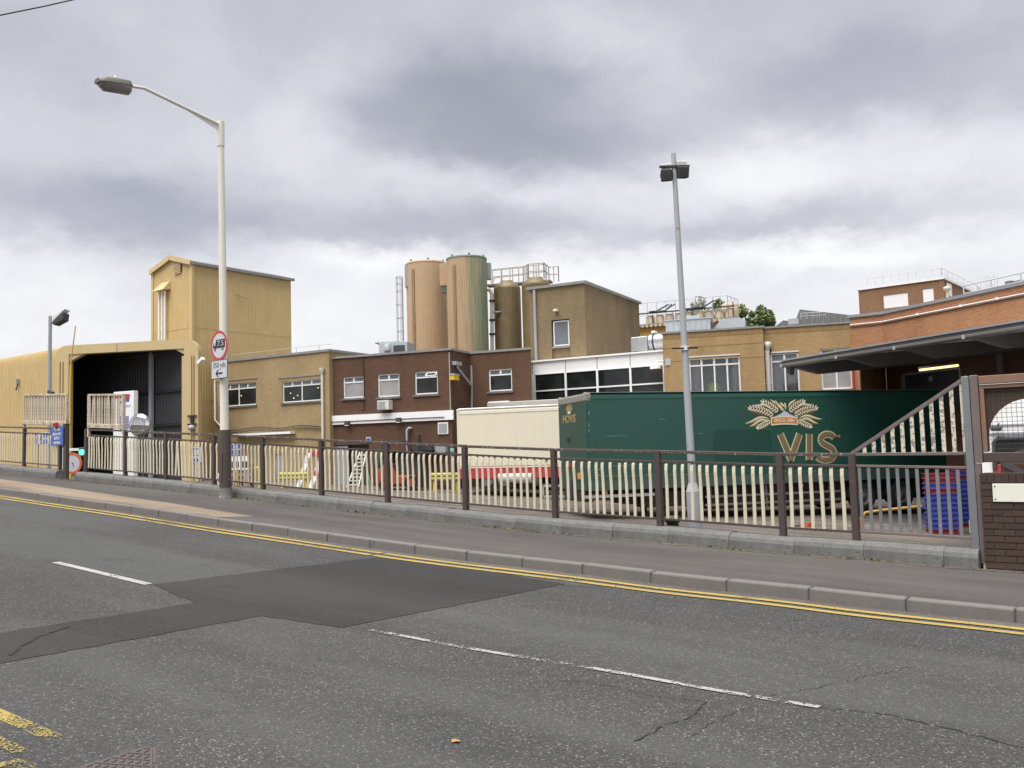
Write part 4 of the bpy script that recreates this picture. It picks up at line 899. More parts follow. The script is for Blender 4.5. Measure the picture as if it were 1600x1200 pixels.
for px in (97, 101.5, 302, 305.5):
    x = PF.x(px); g = MB(); g.box(x - .025, x + .025, -.172, -.15, base, prx(px, 566 if px < 200 else 556)[1]); pbuild(g, 'groove_strip', M['rustred'])
for px in (185,):
    x = PF.x(px); g = MB(); g.box(x - .015, x + .015, -.168, -.15, prx(px, 551)[1], prx(px, 537)[1]); pbuild(g, 'flashing_joint', M['rooftrim'])
g = MB(); g.box(xr0 - .14, xr0 - .004, -.1, .1, base, zbr - .35); pbuild(g, 'door_guide', M['shedflat'])
g = MB(); g.box(PF.x(296), PF.x(310), -.24, -.17, prx(303, 651)[1], prx(303, 649)[1]); g.box(PF.x(296), PF.x(310), -.24, -.17, prx(303, 664)[1], prx(303, 662)[1]); g.box(PF.x(301), PF.x(306), -.26, -.17, prx(303, 661)[1], prx(303, 652)[1]); pbuild(g, 'wall_bracket', M['dark'])
g = MB(); x = PF.x(303.5); z = prx(303, 668)[1]; g.lathe((x, -.3, z), [(0, .12), (.10, .1), (.16, 0), (.15, -.1), (0, -.14)], 14); pbuild(g, 'sounder', M['grey'])
g = MB(); x = PF.x(303.5); g.box(x - .03, x + .03, -.23, -.17, base, prx(303, 722)[1]); pbuild(g, 'conduit', M['dirtyyellow'])
# CCTV camera on a bracket at the portal's right corner
cc = thing('security_camera', 'white security camera on the right corner of the yellow shed portal', 'camera', PF.world(PF.x(311), -.05, prx(311, 566)[1]), PF.a)
MB().tube([(0, 0, 0), (.12, -.1, -.02), (.2, -.15, .02)], .035, 8).build('bracket', M['dark'], cc)
MB().bar((.08, -.2, -.09), (.42, -.42, .12), .17, .16).build('housing', M['white'], cc, bevel=.02)
MB().bar((.065, -.19, -.10), (.085, -.203, -.088), .12, .11).build('lens_hood', M['dark'], cc)
w2 = thing('wall_light', 'small dark lamp on the long yellow shed wall at far left', 'light', (0, 0, 0)); F0 = Frame(0, 0, 0, org=(PL.x + so.x, PL.y + so.y)); qx, qz = F0.at(31, 597); w2.location = (F0.o.x + qx, F0.o.y, qz)
MB().box(-.05, .05, -.2, -.04, -.1, .16).build('case', M['grey'], w2, bevel=.01); MB().bar((.0, -.1, -.1), (.05, -.2, -.42), .05, .05).build('arm', M['dark'], w2)

# ------------------------------------------------------------------ tall yellow clad tower behind the portal
TC = at_depth(299.5, 470, 44.6); TF = Frame(0, 0, 0, org=(TC.x, TC.y))
zE = TF.at(299.5, 411)[1]; gx = TF.x(239, 0, 470); zA = TF.at(268.5, 402)[1] - .06
tside = None
r = ray(455, 500); t = (TC.x - 0) / r.x; tside = (r * t).y - TC.y
tower = thing('clad_tower', 'tall yellow ribbed metal tower with a shallow gable behind the shed', 'tower', (TC.x, TC.y, 0))
tb = yz(TC.x) - 1
corrugated('side_cladding', M['shed'], tower, (0, 0, 0), (0, 1, 0), tside, [((0, 0, tb), (1, 0, 0)), ((0, 0, zE), (1, 0, 0))], .14, .02)
corrugated('gable_cladding', M['shed'], tower, (gx, 0, 0), (1, 0, 0), -gx, [((0, 0, tb), (0, -1, 0)), ((0, 0, zE), (0, -1, 0))], .12, .014)
mb = MB(); mb.poly([(gx, 0, zE), (0, 0, zE), (gx * .5, 0, zA)]); mb.poly([(0, tside, tb), (gx, tside, tb), (gx, tside, zE), (gx * .5, tside, zA), (0, tside, zE)]); mb.poly([(gx, tside, tb), (gx, 0, tb), (gx, 0, zE), (gx, tside, zE)])
mb.build('gable_peak', M['shedflat'], tower, fix=False)
for sgn, x in ((0, 0), (1, gx)): MB().box(x - .09, x + .09, -.06, .09, tb, zE - .01).build('corner_flashing', M['shedflat'], tower)
rf = MB(); o_ = .12
for xa, xb in ((gx - o_, gx * .5), (gx * .5, o_)):
    za = zE - .02 if xa < gx * .6 else zA; zb_ = zA if xa < gx * .6 else zE - .02
    rf.add([(xa, -o_, za), (xb, -o_, zb_), (xb, tside + o_, zb_), (xa, tside + o_, za), (xa, -o_, za + .09), (xb, -o_, zb_ + .09), (xb, tside + o_, zb_ + .09), (xa, tside + o_, za + .09)], [(0, 3, 2, 1), (4, 5, 6, 7), (0, 1, 5, 4), (1, 2, 6, 5), (2, 3, 7, 6), (3, 0, 4, 7)])
rf.build('roof', M['rooftrim'], tower)
for f_ in (.36, .70):
    zz_ = tb + 1 + (zE - tb - 1) * f_; MB().box(.021, .027, .09, tside, zz_ - .02, zz_ + .02).box(gx + .1, -.1, -.021, -.015, zz_ - .02, zz_ + .02).build('sheet_lap', M['shedflat'], tower)
bg_ = MB()
for xa, za, xb, zb_ in ((gx - o_, zE + .0, gx * .5, zA + .02), (gx * .5, zA + .02, o_, zE)): bg_.bar((xa, -o_ - .03, za), (xb, -o_ - .03, zb_), .05, .24)
bg_.build('bargeboard', M['shedflat'], tower)
MB().bar((.16, -.1, zE - .02), (.16, tside + .1, zE - .02), .13, .14).build('gutter', M['rooftrim'], tower)
lx0, lx1, lz0, lz1 = TF.rect(274, 284, 414, 427); mb = MB()
for i in range(6): z = lz0 + (lz1 - lz0) * i / 5; mb.bar((lx0, -.06, z), (lx1, -.06, z), .05, .05)
lv = MB().box(lx0 - .03, lx1 + .03, -.05, -.01, lz0, lz1).build('vent', M['louvre'], tower); mb.build('louvre_blades', M['shedflat'], lv)
for px in (253.3, 257.8, 262.2): x = TF.x(px, 0, 490); MB().cyl((x, -.17, tb), (x, -.17, TF.at(px, 455)[1]), .06, n=10).build('white_pipe', M['white'], tower)
x0, x1 = TF.x(250, 0, 448), TF.x(267, 0, 448); zc0, zc1 = TF.at(258, 454)[1], TF.at(258, 441)[1]
MB().add([(x0, -.02, zc0), (x1, -.02, zc0), (x1, -.45, zc0 - .05), (x0, -.45, zc0 - .05), (x0 + .15, -.02, zc1), (x1 - .05, -.02, zc1)], [(0, 1, 2, 3), (0, 4, 5, 1), (3, 2, 5, 4), (0, 3, 4), (1, 5, 2)]).build('pipe_hood', M['shedflat'], tower)
# the dangling cable end by the ivory roof
MB().tube([(.05, tside * .42, TF.at(364, 553)[1] + 3.6), (.5, tside * .5, TF.at(364, 553)[1] + 3.4)], .03, 6).build('stray_bracket', M['rooftrim'], tower)

# ------------------------------------------------------------------ ivory brick building
IF = Frame(514.5, 41.0, 7.0)
iv = IF.thing('ivory_brick_building', 'pale ivory brick two storey building with two wide windows', 'building')
ix0 = IF.x(334); iz = IF.at(430, 558)[1]; ib = yz(IF.o.x) - 1
wr = [IF.rect(345, 400, 599, 634), IF.rect(441, 501, 594, 627.5)]; dr = IF.rect(430, 443, 709, 757)
block_wall(iv, M['ivory'], ix0, 0, ib, iz, 9, wr + [dr])
roof_slab(iv, ix0, 0, 9, iz, .06, .11)
window(iv, wr[0], 2, .24, 4, .05); window(iv, wr[1], 2, .24, 4, .05)
for a, b, c, d in wr: MB().box(a - .25, b + .1, -.03, -.001, d + .16, d + .20).build('lintel_line', M['rooftrim'], iv)
MB().box(dr[0], dr[1], .06, .1, ib, dr[3]).build('door', M['signgrey'], iv)
x = IF.x(505.5); MB().tube([(x, -.09, IF.at(505, 582)[1]), (x, -.09, ib)], .06, 10).build('downpipe', M['offwhite'], iv); MB().lathe((x, -.11, IF.at(505, 582)[1]), [(.07, -.05), (.12, .1), (.12, .2)], 8).build('hopper', M['offwhite'], iv)
x = IF.x(337.5); MB().tube([(x, -.08, IF.at(337, 594)[1]), (x, -.08, IF.at(337, 656)[1]), (IF.x(349), -.08, IF.at(349, 669)[1]), (IF.x(349), -.08, ib)], .045, 8).build('downpipe', M['white'], iv)
MB().box(IF.x(372), IF.x(461), -.35, -.03, IF.at(420, 679.5)[1], IF.at(420, 676)[1]).build('door_canopy', M['white'], iv)
cb = []
for i in range(15): t = i / 14; px = 355 + 148 * t; cb.append((IF.x(px), -.06, IF.at(px, 671 - 6 * t + 1.6 * math.sin(t * 14))[1]))
MB().tube(cb, .022, 5).build('cable', M['dark'], iv); MB().tube([(a, b, c - .12) for a, b, c in cb[::2]], .018, 5).build('cable', M['dark'], iv)
a, b, c, d = IF.rect(485, 500, 705.5, 711.5); MB().box(a, b, -.03, -.004, c, d).build('red_notice', M['red'], iv)
for i in range(5):
    px = 344 + i * 36; MB().tube([(IF.x(px), .5, iz + .1), (IF.x(px), .5, iz + .42)], .012, 5).build('roof_wire_post', M['railgrey'], iv)
MB().tube([(IF.x(344) + .2, .5, iz + .42), (-.2, .5, iz + .42)], .01, 5).build('roof_wire', M['railgrey'], iv)
for (px, py) in ((377, 618.5), (454, 614.5), (465, 618), (459, 622), (497, 606)):
    lx_, lz_ = IF.at(px, py, .075); MB().lathe((lx_, .078, lz_), [(0, -.03), (.03, 0), (0, .03)], 8).build('lamp_glow', M['lit'], iv)

# ------------------------------------------------------------------ brown brick building: long face, return and recessed face
BF = Frame(514, 41.3, 15.0)
bw = BF.thing('brown_brick_building', 'dark brown brick two storey building with white band and small windows', 'building')
bx1 = BF.x(705); bz = BF.at(610, 554.3)[1]; bb0 = yz(BF.o.x) - 1.2
yb_ = BF.depth_for(735, bx1); bx2 = BF.x(831, yb_)
wb = [BF.rect(536, 568.5, 588.5, 622), BF.rect(590, 624, 584, 620), BF.rect(648, 684, 580, 616)]; d1 = BF.rect(518, 577, 695, 760); d2 = BF.rect(612, 664, 703, 760)
d1 = (*d1[:2], bb0 + .9, d1[3]); d2 = (*d2[:2], bb0 + .9, d2[3])
mb = MB(); wall_mesh(mb, 0, bx1, bb0, bz, wb + [d1, d2], 0, .3)
wr3 = BF.rect(763.6, 800, 576.5, 611, yb_)
mb.poly([(bx1, 0, bb0), (bx1, yb_, bb0), (bx1, yb_, bz), (bx1, 0, bz)]); wall_mesh(mb, bx1, bx2, bb0, bz, [wr3], yb_, .12)
bx3 = BF.x(826, 9)
mb.poly([(0, 9, bb0), (0, 0, bb0), (0, 0, bz), (0, 9, bz)]); mb.poly([(bx2, yb_, bb0), (bx3, 9, bb0), (bx3, 9, bz), (bx2, yb_, bz)]); mb.poly([(bx3, 9, bb0), (0, 9, bb0), (0, 9, bz), (bx3, 9, bz)])
mb.build('wall', M['brownbrick'], bw, fix=False)
pr = [(-.05, -.06), (bx1 + .06, -.06), (bx1 + .06, yb_ - .06), (bx2 + .02, yb_ - .06), (bx3 + .02, 9), (-.05, 9)]
mb = MB(); mb.add([(x, y, bz + .002) for x, y in pr] + [(x, y, bz + .10) for x, y in pr], [(0, 5, 2, 1), (5, 4, 3, 2), (6, 7, 8, 11), (8, 9, 10, 11)] + [(i, (i + 1) % 6, 6 + (i + 1) % 6, 6 + i) for i in range(6)]); mb.build('roof', M['rooftrim'], bw)
window(bw, wb[0], 1, .26, 2, .06, pane='blind'); window(bw, wb[1], 1, .26, 2, .06, pane='blind'); window(bw, wb[2], 1, .26, 2, .06, open_light=1)
fw = window(bw, (wr3[0], wr3[1], wr3[2], wr3[3]), 1, .26, 2, .06); fw.location.y = yb_; 
# white concrete band with its cable and two bulkhead lamps
z0 = BF.z(610, 660); z1 = BF.z(610, 645.5); MB().box(.02, bx1 + .1, -.10, -.003, z0, z1).build('white_band', M['white'], bw)
zc = BF.z(610, 655.5); MB().tube([(0, -.125, zc), (bx1 * .95, -.125, zc)], .018, 5).build('cable', M['dark'], bw)
for px in (545, 625):
    x = BF.x(px); z = BF.z(px, 661 if px < 600 else 656); l = MB().box(x - .11, x + .11, -.27, -.101, z - .09, z + .09).build('bulkhead_lamp', M['louvre'], bw, bevel=.02); MB().box(x - .09, x + .09, -.26, -.12, z - .13, z - .092).build('lens', M['floodglass'], l)
a, b, c, d = BF.rect(596, 614, 626, 640.5); ac = MB().box(a, b, -.38, -.003, c, d).build('air_conditioner', M['offwhite'], bw, bevel=.01); g = MB()
for i in range(6): z = c + (d - c) * (i + .8) / 7; g.box(a + .03, a + (b - a) * .7, -.392, -.381, z - .012, z + .012)
g.build('grille', M['signgrey'], ac)
a, b, c, d = BF.rect(685, 701, 660, 678.5); v = MB().box(a, b, -.06, -.003, c, d).build('vent', M['white'], bw, bevel=.01); MB().box(a + .05, b - .05, -.07, -.061, c + .05, d - .05).build('mesh_cover', M['grey'], v)
x = BF.x(637); MB().tube([(BF.x(642), -.03, BF.z(640, 669.5)), (BF.x(640), -.14, BF.z(640, 669)), (x, -.14, BF.z(637, 672)), (x, -.14, BF.z(637, 706))], .06, 8).build('vent_pipe', M['grey'], bw)
x = BF.x(569); MB().tube([(x, -.02, bz), (x, -.02, BF.z(569, 640)), (BF.x(565), -.02, BF.z(567, 640))], .02, 5).build('conduit', M['dark'], bw)
x = bx1 - .05; MB().tube([(x, -.03, bz - .1), (x, -.03, z1 + .02)], .022, 5).build('conduit', M['railgrey'], bw)
# return face pipework
px_ = bx1 + .12
def side(px, py):     # point on the return face plane x = bx1
    p = BF.I @ CAM; d = BF.I.to_3x3() @ ray(px, py); t = (bx1 + .1 - p.x) / d.x; q = p + d * t; return (q.x, q.y, q.z)
MB().tube([side(714, 571), side(716, 576), side(737, 603), side(737, 640)], .055, 8).build('drain_pipe', M['grey'], bw); MB().tube([side(736.5, 571), side(737, 603.5)], .055, 8).build('drain_pipe', M['grey'], bw)
p = side(714, 568); MB().box(p[0] - .1, p[0] + .1, p[1] - .3, p[1] + .3, p[2] - .08, p[2] + .08).build('hopper', M['grey'], bw)
p = side(709, 590); ll = MB().box(p[0] - .09, p[0] + .14, p[1] - .26, p[1] + .26, p[2] - .11, p[2] + .08).build('bulkhead_lamp', M['dirtyyellow'], bw); MB().box(p[0] - .09, p[0] + .16, p[1] - .28, p[1] + .28, p[2] + .081, p[2] + .16).build('cover', M['grey'], ll)
# openings: loading bays, their inner shade drawn by solid dark boxes
MB().box(d1[0] - .2, d1[1] + .2, .31, 3.2, d1[2], d1[3] + .2).build('bay_shade_box', M['louvre'], bw); MB().box(d2[0] - .2, d2[1] + .2, .31, 3.2, d2[2], d2[3] + .2).build('bay_shade_box', M['louvre'], bw)
a, b = BF.x(519), BF.x(541); MB().box(a, b, .05, .12, d1[2], BF.z(530, 697)).build('roller_door', M['signgrey'], bw)
a, b, c, d = BF.rect(591, 603.5, 702, 757); MB().box(a, b, -.05, .0, bb0 + 1, d).build('green_door', M['greendoor'], bw)
a, b, c, d = BF.rect(572.5, 580, 683, 692); s_ = MB().box(a, b, -.03, -.004, c, d).build('door_notice', M['signwhite'], bw); MB().box(a + .03, b - .03, -.036, -.031, c + .05, d - .05).build('blue_symbol', M['blue'], s_)
a, b, c, d = BF.rect(656, 684, 698, 704); MB().box(a, b, -.6, -.003, c, d).build('dark_bay_slab', M['louvre'], bw)  # dark slab at the head of the black opening
a, b, c, d = BF.rect(684, 701, 696, 707); MB().box(a, b, -.3, -.003, c, d).build('switch_box', M['signgrey'], bw)

# ------------------------------------------------------------------ silos and tanks on their frame, behind
def silo(name, label, cat, pxa, pxb, depth, py_top, mat, weather=None, dome=False, ribs=True):
    pa, pb = at_depth(pxa, py_top + 50, depth), at_depth(pxb, py_top + 50, depth); c = (pa + pb) / 2; r_ = (pa - pb).length / 2 * .985; zt = at_depth((pxa + pxb) / 2, py_top, depth - r_ * .2).z; zb_ = yz(c.x)
    root = thing(name, label, cat, (c.x, c.y, zb_)); h = zt - zb_
    mb = MB(); n = 52
    if ribs:
        ring = []
        for j in range(n): a = 2 * PI * j / n; s_ = 2 * PI / n; ring += [(a, r_), (a + s_ * .55, r_), (a + s_ * .65, r_ - .016), (a + s_ * .9, r_ - .016)]
    else: ring = [(2 * PI * j / n, r_) for j in range(n)]
    k = len(ring); vs = [(rr_ * math.cos(a), rr_ * math.sin(a), z) for z in (0, h * .3, h * .6, h) for a, rr_ in ring]
    mb.add(vs, [(i * k + j, i * k + (j + 1) % k, (i + 1) * k + (j + 1) % k, (i + 1) * k + j) for i in range(3) for j in range(k)], not ribs)
    mb.build('shell', mat, root)
    if dome:
        MB().lathe((0, 0, h), [(r_, 0), (r_ * .96, .12), (r_ * .8, .3), (r_ * .55, .40), (r_ * .5, .42), (r_ * .5, .52), (0, .56)], 28).build('top', mat, root)
    else:
        MB().lathe((0, 0, h), [(r_ + .02, -.06), (r_ + .02, .05), (r_ - .1, .07), (0, .22)], 32).build('cap', mat if weather is None else M['greenrim'], root)
        for j in range(6): a = j * 1.05 + .3; MB().box(-.05 + math.cos(a) * r_ * .9, .05 + math.cos(a) * r_ * .9, math.sin(a) * r_ * .9 - .05, math.sin(a) * r_ * .9 + .05, h + .05, h + .2).build('lifting_lug', M['rooftrim'], root)
    for z in (h * .305,): MB().lathe((0, 0, z), [(r_ + .02, -.03), (r_ + .02, .03)], 32).build('band', mat, root)
    return root, c, r_, h
M['greenrim'] = paint('green_rim', (.10, .15, .115), .6, .2, 3)
def weathered_silo():
    m, nt, bs = new_mat('silo_weathered_green'); co = _coord(nt)
    sx = nt.nodes.new('ShaderNodeSeparateXYZ'); nt.links.new(co, sx.inputs[0])
    d = nt.nodes.new('ShaderNodeVectorMath'); d.operation = 'DOT_PRODUCT'; nt.links.new(co, d.inputs[0]); d.inputs[1].default_value = tuple((RT * .9 - FW * .43) * .72)
    st = _noise(nt, _coord(nt, scale=(3.2, 3.2, .22)), 1.0, 6, .68)
    s = nt.nodes.new('ShaderNodeMath'); s.operation = 'MULTIPLY_ADD'; nt.links.new(d.outputs['Value'], s.inputs[0]); s.inputs[1].default_value = .34; nt.links.new(st, s.inputs[2])
    g = _ramp(nt, s.outputs[0], (.64, BW0), (.78, (.5, .5, .5)), (.98, BW1))
    c = _mix(nt, _noise(nt, co, 1.5, 4), (.40, .28, .16), (.48, .33, .185)); c = _mix(nt, g, c, (.075, .21, .145)); c = _mix(nt, _mixf(nt, _ramp(nt, _noise(nt, _coord(nt, scale=(4, 4, .3)), 1, 5, .6), (.5, BW0), (.8, BW1)), .5), c, (.19, .13, .075))
    nt.links.new(c, bs.inputs['Base Color']); bs.inputs['Roughness'].default_value = .55; return m
M['silogreen'] = weathered_silo(); M['silobrown'] = paint('silo_pipe_cover', (.27, .18, .10), .6, .3, 2)
sA, cA, rA, hA = silo('storage_silo', 'peach coloured ribbed silo, the left and plainer of the two tall silos', 'silo', 635, 699, 60, 412, M['silo'])
sB, cB, rB, hB = silo('storage_silo', 'tall ribbed silo with green paint weathering on its right side', 'silo', 698, 762, 57, 404.5, M['silogreen'], 1)
sC, cC, rC, hC = silo('storage_tank', 'stained gold tank standing in full view beside the green weathered silo', 'tank', 772, 815, 58, 451, M['tank'], dome=True, ribs=False)
sD, cD, rD, hD = silo('storage_tank', 'stained gold tank half hidden behind the plain brick block', 'tank', 816, 862, 56.5, 446, M['tank'], dome=True, ribs=False)
def local_on(root, px, py, depth): return at_depth(px, py, depth) - root.location
vt = RT * .6 - FW * .8
for root, c, r_, h, px in ((sA, cA, rA, hA, 649), (sB, cB, rB, hB, 712.5)):
    q = local_on(root, px, 480, 59 if root is sA else 56); d = Vector((q.x, q.y, 0)).normalized() * (r_ + .03); t_ = Vector((-d.y, d.x, 0)).normalized()
    mb = MB(); mb.bar((d.x, d.y, 0), (d.x, d.y, h * .96), .22, .05, up=d); mb.build('pipe_cover', M['silobrown'], root)
# grey boxes and pipes
for root, a, b, y0, y1, dp_ in ((sA, 633.5, 639, 414, 449, 59.6), (sB, 757, 767.5, 411.5, 437, 57.4)):
    p0_, p1_ = local_on(root, a, y1, dp_), local_on(root, b, y0, dp_); mb = MB(); mb.bar(((p0_.x + p1_.x) / 2, (p0_.y + p1_.y) / 2, p0_.z), ((p0_.x + p1_.x) / 2, (p0_.y + p1_.y) / 2, p1_.z), (p1_ - p0_).xy.length, .5, up=FW); mb.build('control_cabinet', M['grey'], root)
p0_, p1_ = local_on(sA, 688, 447, 58.3), local_on(sA, 698, 412, 58.3); MB().bar(((p0_.x + p1_.x) / 2, (p0_.y + p1_.y) / 2, p0_.z), ((p0_.x + p1_.x) / 2, (p0_.y + p1_.y) / 2, p1_.z), .5, .4, up=FW).build('filter_box', M['silo'], sA)
p0_ = local_on(sA, 694, 452, 58.3); MB().bar((p0_.x, p0_.y, p0_.z - .25), (p0_.x, p0_.y, p0_.z + .25), .3, .3, up=FW).build('outlet', M['greenrim'], sA)
# caged ladder on the left silo
lad = MB(); c0 = local_on(sA, 631.5, 600, 60); cage = MB()
tx = Vector((-FW.x, -FW.y, 0)); sx_ = Vector((RT.x, RT.y, 0))
ztop, zbot = local_on(sA, 630, 432, 60).z, local_on(sA, 630, 548, 60).z
b0 = Vector((c0.x, c0.y, 0))
for s_ in (-.2, .2): lad.tube([b0 + tx * s_ + Vector((0, 0, zbot)), b0 + tx * s_ + Vector((0, 0, ztop))], .025, 6)
for i in range(18): z = zbot + (ztop - zbot) * i / 18; lad.tube([b0 - tx * .2 + Vector((0, 0, z)), b0 + tx * .2 + Vector((0, 0, z))], .015, 5)
lad.build('ladder', M['railgrey'], sA)
def hoop(k): a = PI * k / 10; return -sx_ * (.42 * math.sin(a)) + tx * (.34 * math.cos(a))
for z in [zbot + (ztop - zbot) * f_ for f_ in (.08, .26, .44, .62, .80, .90, .99)]: cage.tube([b0 + hoop(k) + Vector((0, 0, z)) for k in range(11)], .022, 5)
for k in (1, 3, 5, 7, 9): cage.tube([b0 + hoop(k) + Vector((0, 0, zbot)), b0 + hoop(k) + Vector((0, 0, ztop))], .016, 5)
cage.build('safety_cage', M['railgrey'], sA)
# walkway with handrails over the two tanks
wk = thing('rooftop_walkway', 'rusty railed walkway running over the tops of the two gold tanks', 'walkway', at_depth(772, 446, 57)); wo = wk.location
def guard(mb, pts, h, n, r_=.03, mids=(.5, 1)):
    pts = [Vector(p) for p in pts]
    for a, b in zip(pts, pts[1:]):
        for m_ in mids: mb.tube([a + Vector((0, 0, h * m_)), b + Vector((0, 0, h * m_))], r_, 6)
        for i in range(n + 1): q = a.lerp(b, i / n); mb.tube([q, q + Vector((0, 0, h))], r_, 6)
    return mb
P = lambda px, py, d: at_depth(px, py, d) - wo
def rail_row(name, ends, dz, n, parent=None, mat='rail', r_=.03):
    pts = [P(*e) for e in ends]; guard(MB(), pts, dz, n, r_).build(name, M[mat], parent or wk)
rail_row('near_handrail', [(768, 446, 56), (818, 441, 55.4), (826, 436, 55.2), (850, 434.5, 55)], .95, 3)
rail_row('far_handrail', [(770, 444, 59.5), (852, 436, 58.5)], 1.0, 6)
rail_row('end_handrail', [(850, 434.5, 55), (858, 441, 56.5), (873, 440, 56.5), (873, 440, 59)], .98, 2)
a, b = P(762, 447, 59.6), P(862, 440, 58.6); MB().bar(a, b, .9, .1).build('deck', M['rooftrim'], wk)
arc = [P(770 + 8 - 8 * math.cos(PI * k / 8), 442 - 9 * math.sin(PI * k / 8), 55.6) for k in range(9)]; MB().tube(arc, .03, 6).build('hoop', M['rail'], wk)
# conveying pipes between silo and tank
pip = MB(); q = local_on(sC, 764, 455, 57); pts = [local_on(sC, 762, 452, 57), local_on(sC, 766, 454, 57), local_on(sC, 768.5, 460, 57), local_on(sC, 769, 548, 57)]; pip.tube(pts, .12, 10); pip.build('conveying_pipe', M['rail'], sC)
for z in (470, 500, 522): p_ = local_on(sC, 769, z, 57); MB().lathe(tuple(p_), [(.14, -.06), (.19, -.06), (.19, .06), (.14, .06)], 10).build('pipe_coupling', M['dark'], sC)
p_ = local_on(sC, 776, 488, 57.2); MB().cyl(p_ - Vector(RT) * .3, p_ + Vector(RT) * .25, .08, n=8).build('valve', M['rooftrim'], sC)
# low grey plant at the foot of the silos
lp = thing('roof_plant_box', 'low grey plant box on the roof left of the silos', 'plant box', at_depth(615, 560, 52), YAW + R_(-12)); zt = at_depth(618, 534.5, 52).z - lp.location.z
MB().box(-.9, .85, 0, 1.5, -1, zt).build('casing', M['hvac'], lp, bevel=.02); MB().box(.0, .7, -.02, 0, zt - .62, zt - .2).build('louvre', M['louvre'], lp); MB().lathe((-.35, -.02, zt - .3), [(.0, .25), (.2, .2), (.2, -.2)], 12).build('fan_cowl', M['grey'], lp)
MB().box(-1.2, .3, .2, 1.4, zt + .002, zt + .06).build('lid', M['rooftrim'], lp)

# ------------------------------------------------------------------ plain dull yellow brick block
YF = Frame(831, 45.0, 9.0)
yb2 = YF.thing('brick_block', 'tall plain dull yellow brick block with one high window', 'building')
yx1 = YF.x(918); yzt = YF.at(875, 447.5)[1]; yd = YF.depth_for(1005, yx1); yb0 = yz(YF.o.x) - 1.2
zR = yzt
pa = YF.rect(862, 890, 499, 566); wy = YF.rect(863.5, 887, 501, 540)
mb = MB(); wall_mesh(mb, 0, yx1, yb0, yzt, [pa], 0, .14)
wall_mesh(mb, pa[0], pa[1], pa[2], wy[2] - .12, [], .14); 
mb.poly([(yx1, 0, yb0), (yx1, yd, yb0), (yx1, yd, yzt), (yx1, 0, yzt)]); mb.poly([(yx1, yd, yb0), (0, yd, yb0), (0, yd, yzt), (yx1, yd, yzt)]); mb.poly([(0, yd, yb0), (0, 0, yb0), (0, 0, yzt), (0, yd, yzt)])
mb.build('wall', M['dullbrick'], yb2, fix=False)
roof_slab(yb2, 0, yx1, yd, yzt, .12, .13)
window(yb2, (pa[0] + .06, pa[1] - .05, wy[2], pa[3] - .05), 1, 0, frame=.06, y=.13, pane='greyglass', sill=False)
MB().box(pa[0] + .005, pa[1] - .005, .02, .138, wy[2] - .11, wy[2] - .01).build('sill', M['rooftrim'], yb2)
x = YF.x(840.5); MB().tube([(x, -.1, yzt - .05), (x, -.1, yb0 + 2)], .075, 8).build('downpipe', M['grey'], yb2)
a, zz = YF.at(872.5, 485); l = MB().box(a - .18, a + .02, -.25, -.003, zz - .05, zz + .06).build('lamp', M['offwhite'], yb2)

# ------------------------------------------------------------------ white glazed link building
WF = Frame(833, 44.0, 7.0)
wl = WF.thing('glazed_link_building', 'low building with white fascia panels over a band of dark windows', 'building')
wx1 = WF.x(1039); wz1 = WF.at(935, 556.2)[1]; wz0 = WF.at(935, 578)[1]; wzt = WF.at(935, 605)[1]; wb0 = yz(WF.o.x) - 1.2
mp = [833.5, 884.5, 934, 986, 1038.5]; xs = [WF.x(p) for p in mp]; xs[0] = 0
for a, b in zip(xs, xs[1:]): MB().box(a + .012, b - .012, 0, .06, wz0 + .03, wz1 - .06).build('fascia_panel', M['panel'], wl)
MB().box(0, wx1, .062, 7, wb0, wz1 - .05).build('core', M['louvre'], wl)
MB().box(-.1, wx1, -.10, 7, wz1 - .048, wz1 + .03).build('roof', M['white'], wl)
for i, x in enumerate(xs): MB().box(x - .05, x + (.14 if i == 0 else .05), -.05, .058, wb0, wz0 + .028).build('mullion', M['white'], wl); MB().box(x - .02, x + .02, -.012, .05, wz0 + .031, wz1 - .06).build('cover_strip', M['signgrey'], wl)
MB().box(-.12, -.052, -.06, .5, wb0, wz1 - .05).build('end_trim', M['white'], wl)
for a, b in zip(xs, xs[1:]):
    MB().box(a + .05, b - .05, -.045, .055, wzt - .035, wzt + .035).build('transom', M['white'], wl); MB().box(a + .05, b - .05, -.045, .055, wz0 - .02, wz0 + .028).build('head', M['white'], wl)
    for c, d in ((wb0, wzt - .035), (wzt + .035, wz0 - .02)): MB().box(a + .05, b - .05, .0, .02, c, d).build('pane', M['glass'], wl)
dx, dz = WF.at(1024.5, 572.5, -.6)
dlm = thing('dome_lamp', 'white dome lamp on a short arm in front of the glazed link', 'lamp', WF.world(dx, -.6, dz), WF.a)
MB().lathe((0, 0, 0), [(.26, -.12), (.25, -.02), (.19, .10), (.08, .17), (0, .18)], 18).build('shade', M['white'], dlm); MB().lathe((0, 0, -.12), [(.22, 0), (.14, -.1), (0, -.14)], 14).build('bowl', M['lens'], dlm)
MB().tube([(0, 0, .17), (0, 0, .22), (.5, 0, .22)], .03, 8).build('arm', M['white'], dlm); MB().box(.46, .52, -.03, .7, .12, .32).build('bracket', M['white'], dlm)
